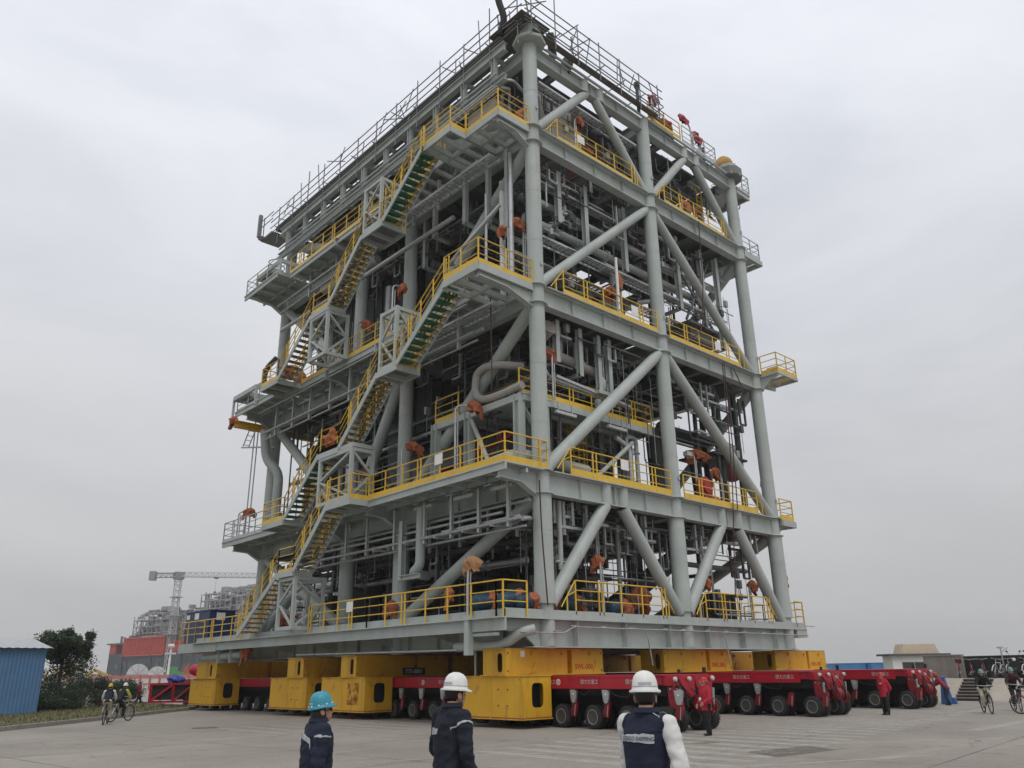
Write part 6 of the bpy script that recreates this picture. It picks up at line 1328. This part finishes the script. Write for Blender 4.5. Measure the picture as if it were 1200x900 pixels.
def person(label,loc,rz,H,jac,trous,helmet,pose=None,vox=.018,hvox=.012,head_yaw=0,head_pitch=0,vest=None,glove=None,shoe=SHOE,group=None,hat=True,female=False,jlen=.47,collar=None,hair_long=False,stripes=None,face=True,name='person',bulk=None):
    bulk=bulk or (1.0 if vox<.013 else 1.15)
    P=dict(pelvis=(0,0,.525),chest=(0,0,.72),neck=(0,0,.842),head=(0,.016,.905),
           shL=(-.108,0,.80),shR=(.108,0,.80),elL=(-.135,-.015,.63),elR=(.135,-.015,.63),wrL=(-.135,.04,.475),wrR=(.135,.04,.475),
           hipL=(-.052,0,.52),hipR=(.052,0,.52),knL=(-.055,.01,.28),knR=(.055,.01,.28),anL=(-.055,-.01,.045),anR=(.055,-.01,.045),ftL=None,ftR=None)
    P.update(pose or {})
    V={k:(Vector(v)*H if v is not None else None) for k,v in P.items()}
    o=empty(name,loc,label,'person',group,rz); s=H
    hc=V['head']; Rm=Matrix.Rotation(head_yaw,3,'Z')@Matrix.Rotation(head_pitch,3,'X')
    def hp(x,y,z): return hc+Rm@(Vector((x,y,z))*s)
    # --- body: one continuous skin surface
    b=MB()
    def blob(c,rx,ry,rz_,n=14,m=10):
        k=len(b.v); b.ball((0,0,0),1,n,m)
        for i in range(k,len(b.v)): q=b.v[i]; b.v[i]=tuple(hp(c[0]+q[0]*rx,c[1]+q[1]*ry,c[2]+q[2]*rz_))
    blob((0,-.004,.016),.0435,.054,.050); blob((0,.012,-.022),.036,.040,.046); blob((0,.026,-.05),.020,.020,.016)      # skull, face, chin
    blob((0,.036,-.03),.026,.018,.03); blob((.024,.036,-.012),.012,.010,.012); blob((-.024,.036,-.012),.012,.010,.012)
    blob((0,.044,.012),.028,.010,.008)                                                                    # brow
    if face: blob((0,.055,-.014),.0062,.012,.013); blob((0,.058,-.022),.009,.009,.006); blob((0,.049,-.037),.014,.006,.0045); blob((0,.048,-.043),.012,.006,.0045)
    for sx in (-1,1): blob((sx*.0445,-.004,-.010),.006,.014,.019); blob((sx*.0475,-.010,-.006),.004,.010,.014)
    limb(b,tuple(V['neck']-Vector((0,.005*s,.035*s))),tuple(hp(0,-.012,-.045)),.034*s,.031*s)
    pel,ch=V['pelvis'],V['chest']
    for f,rx,ry in ((0,.075,.055),(.5,.072,.05),(1,.085,.058)): 
        c=pel.lerp(ch,f); b.ball(tuple(c),1,12,8,rx*s,ry*s,.06*s)
    b.ball(tuple((V['shL']+V['shR'])/2-Vector((0,0,.02*s))),1,12,8,.10*s,.05*s,.05*s); b.tube(tuple(pel),tuple(ch),.06*s,12)
    for S_ in 'LR':
        limb(b,V['sh'+S_],V['el'+S_],.030*s,.024*s,10); limb(b,V['el'+S_],V['wr'+S_],.024*s,.016*s,10)
        limb(b,V['hip'+S_],V['kn'+S_],.046*s,.032*s,10); limb(b,V['kn'+S_],V['an'+S_],.031*s,.020*s,10)
    me=remesh(b,hvox if hvox<.012 else hvox,1)
    # hands with five fingers
    hb=MB()
    if not glove:
        pass
    for S_,sx in (('L',-1),('R',1)):
        w_=V['wr'+S_]; d=(w_-V['el'+S_]).normalized(); side=Vector((sx,0,0)); side=(side-d*side.dot(d)); 
        if side.length<.1: side=Vector((0,1,0))-d*d.y
        side.normalize(); fwd=d.cross(side)*sx*-1
        fwd.normalize()
        pc=w_+d*.032*s
        for i in range(4):
            base=w_+d*.055*s+fwd*((i-1.5)*.0115*s)*1.0; L=(.040,.046,.043,.034)[i]*s
            k1=base+d*L*.5-side*.004*s; k2=k1+(d*.8-side*.6).normalized()*L*.32; k3=k2+(d*.45-side*.9).normalized()*L*.25
            hb.tube(w_+d*.02*s+fwd*((i-1.5)*.009*s),base,.0075*s,7,r2=.0065*s); hb.tube(base,k1,.0062*s,7,r2=.0058*s); hb.ball(tuple(k1),.0058*s,7,5); hb.tube(k1,k2,.0056*s,7,r2=.0052*s); hb.ball(tuple(k2),.0052*s,7,5); hb.tube(k2,k3,.005*s,7,r2=.0042*s); hb.ball(tuple(k3),.0042*s,7,5)
        hb.ball(tuple(pc),1,10,7,.018*s,.018*s,.026*s)
        tb=w_+d*.018*s+fwd*.016*s; t1=tb+(d*.6+fwd*.7-side*.3).normalized()*.026*s; t2=t1+(d*.9-side*.3).normalized()*.022*s
        hb.tube(tb,t1,.0085*s,7,r2=.007*s); hb.ball(tuple(t1),.007*s,7,5); hb.tube(t1,t2,.0068*s,7,r2=.005*s); hb.ball(tuple(t2),.005*s,7,5)
    if glove:
        hb.build('glove',glove,o)
        me.materials.append(SKIN); bo=bpy.data.objects.new('body',me); col.objects.link(bo); bo.parent=o
    else:
        bm=bmesh.new(); bm.from_mesh(me); hm=bpy.data.meshes.new('h'); hm.from_pydata(hb.v,[],hb.f); bm.from_mesh(hm); bmesh.ops.recalc_face_normals(bm,faces=bm.faces); 
        for f_ in bm.faces: f_.smooth=True
        bm.to_mesh(me); bm.free(); me.materials.append(SKIN); bo=bpy.data.objects.new('body',me); col.objects.link(bo); bo.parent=o
    # --- eyes
    if face:
        for sx in (-1,1):
            e=MB(); q=hp(sx*.0185,.0455,-.003); e.ball(tuple(q),.0062*s,8,6); e.build('eye',EYEM,o)
    # --- hair
    h=MB(); h.ball((0,0,0),1,22,16); keep=[]
    for f_ in h.f:
        c=sum((Vector(h.v[i]) for i in f_),Vector())/len(f_)
        if (c.y<.25 and c.z>-.62-(.25 if c.y<-.2 else 0)) or c.z>.35: keep.append(f_)
    h.f=keep; h.sm=[True]*len(keep); h.mi=[0]*len(keep)
    h.v=[tuple(hp(x*.0475,-.006+y*.058,.010+z*.058+(mnoise.noise(Vector((x*6,y*6,z*6)))*.002))) for x,y,z in h.v]
    if hair_long: 
        k=len(h.v)
        rings=[]; n=14
        for i,(zz,rx,ry,yy) in enumerate(((.0,.049,.058,-.006),(-.03,.050,.058,-.010),(-.055,.047,.052,-.014),(-.078,.038,.036,-.020))):
            for j in range(n+1):
                a=math.pi*(1.0)+math.pi*j/n; a=math.pi+ (j/n)*math.pi; a2=a+(.35 if j==n else (-.35 if j==0 else 0)); rings.append(tuple(hp(math.cos(a2)*rx,yy+math.sin(a2)*ry,zz)))
        h.add(rings,[(i*(n+1)+j,i*(n+1)+j+1,(i+1)*(n+1)+j+1,(i+1)*(n+1)+j) for i in range(3) for j in range(n)],True)
    h.build('hair',HAIR,o)
    # --- helmet
    if hat:
        hl=MB(); n=28; prof=[(1.0,-.004),(1.02,.004),(.985,.010),(.965,.026),(.915,.045),(.80,.064),(.60,.078),(.30,.0865),(.001,.089)]
        vs=[]
        for i,(rr_,zz) in enumerate(prof):
            for j in range(n):
                a=2*math.pi*j/n; x,y=math.cos(a),math.sin(a); ext=1.0
                if i<2: ext=1.13+(.26*max(0,y)**2 if y>0 else .04)
                rx,ry=.0585,.069
                zz2=zz+(-.004 if i<2 and y>.3 else 0); rid=1+(.018 if abs(x)<.22 and 3<i<8 else 0)
                vs.append(tuple(hp(x*rx*rr_*ext*rid,-.002+y*ry*rr_*ext*rid,.020+zz2*rid)))
        hl.add(vs,[(i*n+j,i*n+(j+1)%n,(i+1)*n+(j+1)%n,(i+1)*n+j) for i in range(len(prof)-1) for j in range(n)],True)
        ho=hl.build('helmet',helmet,o)
        bd=MB(); vs=[]
        for i,(rr_,zz) in enumerate(((.975,.0185),(.985,.019),(.978,.0225),(.965,.023))):
            for j in range(n): a=2*math.pi*j/n; vs.append(tuple(hp(math.cos(a)*.0585*rr_*1.006,-.002+math.sin(a)*.069*rr_*1.006,.020+zz)))
        bd.add(vs,[(i*n+j,i*n+(j+1)%n,(i+1)*n+(j+1)%n,(i+1)*n+j) for i in range(3) for j in range(n)],True)
        bd.build('helmet_band',REFL if helmet in (HWHITE,) else helmet,ho)
        if vox<.016:
            lb=MB(); ya=-1
            vs=[tuple(hp(math.cos(a)*.0585*.972*1.01,-.002+math.sin(a)*.069*.972*1.01,.020+zz)) for zz in (.025,.037) for a in [R(250)+R(12)*k for k in range(6)]]
            lb.add(vs,[(k,k+1,k+7,k+6) for k in range(5)]); lb.build('helmet_label',mat('helmet_sticker',(.40,.42,.44),.5),ho)
            st=MB()
            for sx in (-1,1): st.path([tuple(hp(sx*.047,.01,.018)),tuple(hp(sx*.046,.012,-.03)),tuple(hp(sx*.02,.022,-.066)),tuple(hp(0,.024,-.069))],.0022*s,5,.01)
            st.build('chin_strap',BLACK,o)
    # --- jacket
    b=MB(); k=(vest is not None)
    axis=[V['pelvis']+(ch-pel)*f for f in (-.45,.0,.35,.7,1.0)]
    shc=(V['shL']+V['shR'])/2
    hem=pel-(ch-pel).normalized()*(.52-jlen)*s if jlen<.52 else pel
    fw_=.9 if female else 1.0
    trs=[(hem,.098*fw_,.078),(pel.lerp(ch,.15),.098*fw_,.077),(pel.lerp(ch,.55),.098*fw_,.077),(ch,.106*fw_,.078),(ch.lerp(shc,.55),.109*fw_,.074),(shc+Vector((0,0,-.004*s)),.116*fw_,.062),(shc+Vector((0,0,.020*s)),.088*fw_,.052),(shc+Vector((0,0,.040*s)),.056,.046),(shc+Vector((0,0,.056*s)),.040,.040)]
    sdir=(V['shR']-V['shL']); syaw=math.atan2(sdir.y,sdir.x)
    n=22; vs=[]
    for c,rx,ry in trs:
        for j in range(n):
            a=2*math.pi*j/n; ca,sa=math.cos(a),math.sin(a); ex=abs(ca)**.8*(1 if ca>0 else -1); ey=abs(sa)**.85*(1 if sa>0 else -1)
            x,y=ex*rx*s*(1+(bulk-1)*.7),ey*ry*s*bulk; vs.append((c.x+x*math.cos(syaw)-y*math.sin(syaw),c.y+x*math.sin(syaw)+y*math.cos(syaw),c.z))
    m=len(trs); b.add(vs,[(i*n+j,i*n+(j+1)%n,(i+1)*n+(j+1)%n,(i+1)*n+j) for i in range(m-1) for j in range(n)]+[tuple(range(n))[::-1],tuple(range((m-1)*n,m*n))],True)
    arms=MB()
    for S_ in 'LR':
        tgt=arms if vest else b
        wr=V['wr'+S_]; el=V['el'+S_]; sh=V['sh'+S_]
        limb(tgt,sh,el,.040*s*bulk,.036*s*bulk,16); limb(tgt,el,el.lerp(wr,.97),.036*s*bulk,.027*s*bulk,16)
        b.ball(tuple(sh-Vector((sh.x*.12,0,.004*s))),.042*s,14,9)
    def crease(me_,amp):
        me_.calc_loop_triangles() if hasattr(me_,'calc_loop_triangles') else None
        co=[v.co.copy() for v in me_.vertices]; no=[v.normal.copy() for v in me_.vertices]
        for i,v in enumerate(me_.vertices):
            c=co[i]*(11/s); d=mnoise.noise(Vector((c.x*1.1,c.y*1.1,c.z*1.9)))*.5+(.5-2.2*abs(mnoise.noise(Vector((c.x*1.0+7+c.z*.8,c.y*1.0,c.z*2.2-c.x*.6)))))*.75+(.4-1.6*abs(mnoise.noise(Vector((c.x*2.4-c.z*1.2,c.y*2.4+3,c.z*3.4)))))*.35
            v.co=co[i]+no[i]*d*amp
    def addo(nm,me_,m_):
        me_.materials.clear(); me_.materials.append(m_); q=bpy.data.objects.new(nm,me_); col.objects.link(q); q.parent=o; return q
    jm=remesh(b,vox,3); crease(jm,(.0035 if vest else .007)*s); addo('vest' if vest else 'jacket',jm,jac)
    if vest:
        am=remesh(arms,vox,3); crease(am,.006*s); addo('shirt_sleeves',am,vest)
    surf=[(jm,BVHTree.FromPolygons([v.co for v in jm.vertices],[tuple(p.vertices) for p in jm.polygons]))]
    if vest: surf.append((am,BVHTree.FromPolygons([v.co for v in am.vertices],[tuple(p.vertices) for p in am.polygons])))
    # --- collar
    cc=shc+Vector((0,0,.050*s)); cl_=MB(); n=20; vs=[]
    for i,(dz,rr_,ry) in enumerate(((-.018,.058,.054),(.004,.052,.050),(.017,.052,.052),(-.004,.062,.060))):
        for j in range(n+1):
            a=math.pi/2+.35+(2*math.pi-.7)*j/n; vs.append((cc.x+math.cos(a)*rr_*s,cc.y+math.sin(a)*ry*s,cc.z+dz*s))
    cl_.add(vs,[(i*(n+1)+j,i*(n+1)+j+1,(i+1)*(n+1)+j+1,(i+1)*(n+1)+j) for i in range(3) for j in range(n)],True); cl_.build('collar',collar or jac,o)
    # --- trousers
    b=MB(); b.ball(tuple(pel),1,14,9,.093*s,.074*s,.06*s)
    for S_ in 'LR':
        limb(b,V['hip'+S_],V['kn'+S_],.058*s*bulk,.046*s*bulk,14); limb(b,V['kn'+S_],V['an'+S_]+(V['kn'+S_]-V['an'+S_])*.06,.045*s*bulk,.037*s*bulk,14)
    tm=remesh(b,vox,2); crease(tm,.006*s); addo('trousers',tm,trous)
    for S_ in 'LR':
        b=MB(); a=V['an'+S_]; f_=V.get('ft'+S_); d=(f_-a).normalized() if f_ is not None else Vector((0,1,-.0))
        d=Vector((d.x,d.y,0)).normalized() if d.z>-.9 and Vector((d.x,d.y,0)).length>.1 else Vector((0,1,0)); u_=math.atan2(-d.x,d.y); zb=a.z-.045*s
        for (t,rx,ry,rz_,dz) in ((-.01,.026,.034,.035,.032),(.05,.028,.045,.022,.022),(.085,.026,.035,.018,.018)): 
            k=len(b.v); b.ball((0,0,0),1,12,8,rx*s,ry*s,rz_*s)
            for i in range(k,len(b.v)):
                x,y,z=b.v[i]; y+=t*s; z=max(z+dz*s,.0); b.v[i]=(a.x+x*math.cos(u_)-y*math.sin(u_),a.y+x*math.sin(u_)+y*math.cos(u_),zb+z)
        b.tube((a.x,a.y,zb+.03*s),(a.x,a.y,a.z+.04*s),.027*s,10); b.build('shoe',shoe,o)
    # --- reflective tape draped on the cloth
    def snap(p,off=.005):
        best=None
        for me_,bv in surf:
            r=bv.find_nearest(p)
            if r[0] is not None and (best is None or r[3]<best[3]): best=r
        return best[0]+best[1]*off
    def tape(pts,width,wdir,m_=REFL,nm='reflective_tape',nsub=26):
        pts=[Vector(p)*s for p in pts]; L=[0]
        for a,c in zip(pts[:-1],pts[1:]): L.append(L[-1]+(c-a).length)
        Q=[]
        for i in range(nsub+1):
            t=L[-1]*i/nsub
            for k in range(len(pts)-1):
                if t<=L[k+1]+1e-9: Q.append(pts[k].lerp(pts[k+1],(t-L[k])/max(1e-6,L[k+1]-L[k]))); break
        wd=Vector(wdir).normalized()*width*s; b=MB(); vs=[]
        for q in Q:
            for f in (-.5,-.17,.17,.5): vs.append(tuple(snap(q+wd*f,.008)))
        b.add(vs,[(4*i+j,4*i+j+1,4*i+4+j+1,4*i+4+j) for i in range(len(Q)-1) for j in range(3)],True); return b.build(nm,m_,o)
    if vox<.013:      # yoke seam, side seams
        SEAM=mat('seam_thread',(.02,.025,.04),.9)
        tape([(-.11,-.05,.775),(0,-.09,.77),(.11,-.05,.775)],.004,(0,0,1),SEAM,'seam'); tape([(.0,-.09,.735),(0,-.09,.6),(0,-.09,.5)],.003,(1,0,0),SEAM,'seam')
        tape([(.125,-.02,.74),(.12,-.02,.6),(.115,-.02,.5)],.003,(0,1,0),SEAM,'seam')
    for st in (stripes or []): tape(*st)
    return o,snap,V
def face_dir(dx,dy): return math.atan2(-dx,dy)
AW=lambda x,y: Vector((x-CAM.x,y-CAM.y)).normalized()
def yaw_away(x,y,turn_right_deg): 
    a=AW(x,y); return math.atan2(-a.x,a.y)-R(turn_right_deg)
# three in front
x,y=-15.31,-16.59; rz=yaw_away(x,y,30)
po,snap,V=person('man in white helmet, navy vest and white sleeves, rightmost of three in front',(x,y,0),rz,1.74,NAVYC,NAVYD,HWHITE,vest=WHITEC,vox=.011,hvox=.007,head_yaw=R(22),head_pitch=R(-3),jlen=.44,
   pose=dict(elR=(.165,-.02,.635),wrR=(.185,.015,.475),elL=(-.128,.05,.635),wrL=(-.10,.13,.52),shR=(.118,-.006,.795),shL=(-.108,.02,.797)),
   stripes=[([(.165,-.06,.535),(.21,-.05,.525),(.225,.03,.52),(.19,.08,.52),(.15,.05,.53),(.14,-.03,.535),(.165,-.06,.535)],.03,(.15,0,1)),([(-.11,-.04,.535),(-.19,-.03,.53),(-.2,.05,.53),(-.14,.1,.53),(-.11,.05,.53),(-.11,-.04,.535)],.03,(-.1,0,1)),([(-.135,-.02,.745),(-.105,-.085,.747),(0,-.10,.748),(.085,-.085,.742)],.036,(0,0,1)),([(.03,-.03,.85),(.075,-.02,.832),(.105,-.03,.80)],.006,(0,1,0))])
tm=text_mesh('COSCO SHIPPING',.038,'back_lettering',mat('tape_lettering',(.06,.07,.09),.7),po,Matrix.Identity(4),.0,.92)
bv_=BVHTree.FromPolygons([v.co for v in [c for c in po.children if c.name.startswith('vest')][0].data.vertices],[tuple(p.vertices) for p in [c for c in po.children if c.name.startswith('vest')][0].data.polygons])
for v in tm.data.vertices:
    h=bv_.ray_cast(Vector((v.co.x,-.6,1.288+v.co.y)),Vector((0,1,0))); v.co=(v.co.x,(h[0].y if h[0] else -.15)-.018,1.288+v.co.y)
x,y=-15.62,-14.60; rz=yaw_away(x,y,58)
po,snap,V=person('man in white helmet and dark navy jacket, middle of three in front',(x,y,0),rz,1.75,NAVYD,NAVYD,HWHITE,vox=.011,hvox=.007,head_yaw=R(4),head_pitch=R(-4),jlen=.45,
   pose=dict(elR=(.150,.0,.63),wrR=(.16,.06,.475),elL=(-.165,.01,.64),wrL=(-.15,.1,.52),shR=(.107,.012,.795),shL=(-.117,.008,.800),chest=(-.008,.008,.72),head=(.0,.028,.904),neck=(-.004,.01,.842)),
   stripes=[([(.09,-.075,.745),(.14,-.06,.775),(.165,.0,.785),(.15,.06,.765)],.011,(.3,0,1)),([(.12,-.05,.515),(.185,-.03,.512),(.205,.05,.512),(.17,.10,.515)],.022,(0,.1,1)),([(-.12,-.06,.72),(-.08,-.085,.735),(-.01,-.09,.73)],.032,(0,0,1)),([(.09,.075,.73),(.06,.085,.74),(.03,.09,.745)],.016,(0,0,1))])
x,y=-16.34,-13.5; rz=yaw_away(x,y,73)
po,snap,V=person('woman in cyan helmet and navy jacket with white collar, leftmost of three in front',(x,y,0),rz,1.60,NAVYC,NAVYD,HBLUE,vox=.011,hvox=.006,bulk=1.16,head_yaw=R(-6),head_pitch=R(10),jlen=.44,female=True,hair_long=True,
   pose=dict(elR=(.128,-.03,.63),wrR=(.13,.01,.475),elL=(-.13,.0,.63),wrL=(-.12,.06,.5)),
   stripes=[([(-.02,-.085,.775),(.035,-.09,.77),(.085,-.07,.745),(.09,-.075,.715)],.034,(0,-.3,1)),([(.12,-.05,.77),(.15,.0,.775),(.13,.05,.765)],.010,(.2,0,1)),([(.08,-.05,.505),(.165,-.05,.50),(.18,.03,.50),(.13,.07,.505)],.014,(0,0,1)),([(.075,.075,.70),(.04,.085,.705)],.012,(0,0,1))])
b=MB(); b.path([tuple(V['neck']+Vector((.04,.055,.02))),tuple(V['neck']+Vector((.02,.085,-.02))),tuple(V['neck']+Vector((0,.09,-.06)))],.018,8); b.path([tuple(V['neck']+Vector((.06,-.01,.03))),tuple(V['neck']+Vector((.055,.05,.01))),tuple(V['neck']+Vector((.01,.095,-.05)))],.016,8); b.build('white_collar',WHITEC,po)
b=MB(); hc=V['head']; Rm=Matrix.Rotation(R(-6),3,'Z')@Matrix.Rotation(R(10),3,'X')
for k in range(9):
    a=2*math.pi*(k+.5)/9; q=hc+Rm@(Vector((math.cos(a)*.0585*1.0,-.002+math.sin(a)*.069*1.0,.020+.014))*1.60); b.ball(tuple(q),.0085,8,6)
b.build('helmet_stud',WHITEP,po)
b=MB()
for sx in (-1,1):
    q=hc+Rm@(Vector((sx*.019,.053,-.003))*1.6); b.ball(tuple(q),.022,10,8,1,.35,.8)
q0=hc+Rm@(Vector((.038,.045,0))*1.6); q1=hc+Rm@(Vector((.048,0,-.002))*1.6); b.tube(q0,q1,.003,5); b.build('glasses',mat('dark_glasses',(.03,.03,.03),.2),po)
# workers by the trailers
def toward_cam(x,y,deg=0): 
    a=AW(x,y); return math.atan2(a.x,-a.y)-R(deg)
walk=dict(knL=(-.05,.07,.285),anL=(-.05,.06,.05),knR=(.05,-.01,.28),anR=(.05,-.11,.06))
x,y=-.24,-6.6; po,sn_,V=person('worker in red jacket and red helmet standing at the end of the nearest trailer',(x,y,0),toward_cam(x,y,55),1.52,REDC,BLACKC,HRED,vox=.016,jlen=.42,pose=dict(knL=(-.04,.03,.28),anL=(-.035,.0,.045),knR=(.045,.02,.28),anR=(.045,-.04,.045),elR=(.15,.0,.63),wrR=(.13,.09,.53),elL=(-.15,.02,.63),wrL=(-.10,.11,.56)))
b=MB(); b.ball((.06,.155,.62*1.52),.06,10,8,1,.35,.9); b.build('badge',WHITEP,po)
x,y=11.71,-6.32; po,sn_,V=person('worker in red jacket standing alone, arms behind his back, before the right trailer',(x,y,0),toward_cam(x,y,35),1.5,REDC,BLACKC,HRED,vox=.016,jlen=.42,pose=dict(elR=(.16,-.06,.63),wrR=(.07,-.11,.52),elL=(-.15,-.06,.63),wrL=(-.05,-.11,.53),knL=(-.06,.02,.28),anL=(-.065,.03,.045),knR=(.06,.0,.28),anR=(.075,-.02,.045)))
b=MB(); q=snap_=V['chest']; b.box(-.05,.05,.128,.136,q.z+.02,q.z+.05); b.build('chest_lettering',WHITEP,po)
x,y=20.6,-5.2; person('worker in maroon and blue trousers bending at the end of the rightmost trailer',(x,y,0),yaw_away(x,y,-70),1.48,MAROON,BLUEJ,HRED,vox=.018,pose=dict(chest=(0,.12,.68),neck=(0,.19,.79),head=(0,.235,.85),shL=(-.108,.16,.76),shR=(.108,.16,.76),elL=(-.13,.24,.62),elR=(.13,.24,.62),wrL=(-.1,.34,.56),wrR=(.1,.34,.56),hipL=(-.05,-.03,.51),hipR=(.05,-.03,.51),pelvis=(0,-.03,.52),anL=(-.06,-.08,.05),knL=(-.055,-.01,.28)))
x,y=30.9,-1.2; person('person with a pale helmet standing in the guard house doorway',(x,y,0),toward_cam(x,y,0),1.62,BLACKC,BLACKC,HWHITE,vox=.02)
x,y=-.6,38.6; person('walker in a maroon jacket and black trousers striding past the round bush',(x,y,0),yaw_away(x,y,75),1.5,MAROON,BLACKC,HRED,vox=.018,hat=False,pose=dict(knL=(-.05,.09,.29),anL=(-.05,.14,.055),knR=(.05,-.03,.28),anR=(.05,-.16,.07)))
# cyclists
RIDE=dict(pelvis=(0,-.16,.60),chest=(0,-.02,.78),neck=(0,.04,.90),head=(0,.07,.975),shL=(-.108,.03,.86),shR=(.108,.03,.86),elL=(-.16,.1,.73),elR=(.16,.1,.73),wrL=(-.165,.14,.655),wrR=(.165,.14,.655),hipL=(-.055,-.16,.60),hipR=(.055,-.16,.60),knL=(-.065,.11,.51),knR=(.065,.05,.40),anL=(-.075,-.08,.30),anR=(.075,.02,.17))
RIDE={k:(v[0],v[1],v[2]-.0) for k,v in RIDE.items()}
def rider(label,x,y,rz,jac,tr,hel,H=1.5,bm=0,vest=None,glove=None,blabel='',basket=False,z=0,stripes=None):
    person(label,(x,y,z),rz,H,jac,tr,hel,pose=RIDE,vox=.017,vest=vest,glove=glove,jlen=.5,stripes=stripes)
    bicycle(blabel,(x,y,z),rz,BIKEM[bm],'bicycles being ridden',basket=basket)
x,y=14.61,-8.85; rider('cyclist in black jacket and sea green helmet riding towards the camera with white gloves',x,y,toward_cam(x,y,-14),BLACKC,CREAM,HTEAL,1.46,0,glove=GLOVE,blabel='black bicycle ridden towards the camera before the dark steps')
x,y=-9.35,15.9; rider('cyclist in navy vest, white sleeves and yellow helmet riding away along the kerb',x,y,yaw_away(x,y,8),NAVYD,CREAM,HYEL,1.44,0,vest=WHITEC,blabel='dark bicycle under the rider with the yellow helmet')
x,y=-8.25,17.7; rider('cyclist in hi-vis sleeves and white helmet riding ahead of the yellow-helmeted one',x,y,yaw_away(x,y,40),NAVYD,BLACKC,HWHITE,1.44,2,vest=HIVIS,blabel='grey bicycle under the rider with hi-vis sleeves')
x,y=15.6,-10.15; person('person in black jacket, cream trousers and white helmet beside a bicycle at the right edge',(x,y,0),yaw_away(x,y,-60),1.5,BLACKC,CREAM,HWHITE,vox=.017,pose=dict(wrR=(.14,.2,.6),elR=(.15,.06,.65),wrL=(-.14,.2,.6),elL=(-.15,.06,.65)),glove=GLOVE)
bicycle('dark bicycle standing at the right edge beside cream trousers',(15.0,-10.35,0),toward_cam(14.9,-10.1,62),BIKEM[1],'bicycles being ridden')
x,y=16.9,-9.2; rider('cyclist in dark maroon jacket and sea green helmet behind the white-helmeted person',x,y,toward_cam(x,y,-10),cloth('dark_maroon_coat',(.04,.015,.02)),BLACKC,HTEAL,1.5,0,blabel='black bicycle half hidden behind the person at the right edge',glove=GLOVE)
# bicycles and scooters parked along the terrace wall
rr=random.Random(77)
kinds=[]
for k in range(13):
    t=k/12; bx=29.9+(28.5-29.9)*t-.35; by=-2.7+(-11.2+2.7)*t
    lab='parked bicycle leaning in the row against the stained terrace wall'
    rz=R(100+rr.uniform(-14,14)); m=rr.choice([0,2,4,4,3])
    bicycle(lab,(bx,by,1.02),rz,BIKEM[1 if k<3 else m],'bicycles parked along the terrace wall',False,R(rr.uniform(-8,8)),rr.random()<.5,10)
SCW=mat('scooter_white',(.6,.6,.58),.35); SCB=mat('scooter_dark',(.02,.02,.025),.4)
def scooter(x,y,rz,m,lab):
    o=empty('scooter',(x,y,1.02),lab,'scooter','scooters parked before the terrace wall',rz)
    for yy in (-.5,.55):
        b=MB(); b.lathe([(.12,-.05),(.22,-.05),(.24,0),(.22,.05),(.12,.05)],16,(0,yy,.24),'x'); b.build('wheel',TYRE,o)
    b=MB(); b.prism([(-.2,.62,.3),(.2,.62,.3),(.22,.50,.98),(-.22,.50,.98)],(0,-.08,0)); b.box(-.16,.16,-.1,.45,.26,.34); b.prism([(-.16,-.1,.3),(-.16,-.7,.45),(-.16,-.72,.7),(-.16,-.1,.66)],(.32,0,0)); b.ball((0,.58,.42),.15,10,7,.8,1.3,.8); b.build('body',m,o)
    b=MB(); b.ball((0,-.38,.76),.18,10,6,.8,2.0,.4); b.build('seat',BLACK,o)
    b=MB(); b.path([(-.32,.38,1.08),(-.1,.48,1.08),(.1,.48,1.08),(.32,.38,1.08)],.02,6); 
    for sx in (-1,1): b.tube((sx*.2,.45,1.08),(sx*.3,.42,1.3),.01,5); b.ball((sx*.31,.42,1.33),.06,8,6,1,.3,.7)
    b.build('handlebar',BLACK,o); b=MB(); b.ball((0,.58,.92),.09,10,7,1,.5,1); b.build('headlight',WHITEP,o)
    return o
for k,(dx,m,lab) in enumerate(((0,SCB,'dark scooter parked before the terrace wall, behind the cyclist with white gloves'),(1,SCW,'white-fronted scooter parked before the terrace wall, left of its white twin'),(2,SCW,'white-fronted scooter parked before the terrace wall, right of its white twin'),(3,SCB,'dark scooter parked before the terrace wall near the right edge'))):
    scooter(28.75-.2*dx,-6.0-.85*dx,toward_cam(28,-6,rr.uniform(-25,25)),m,lab)
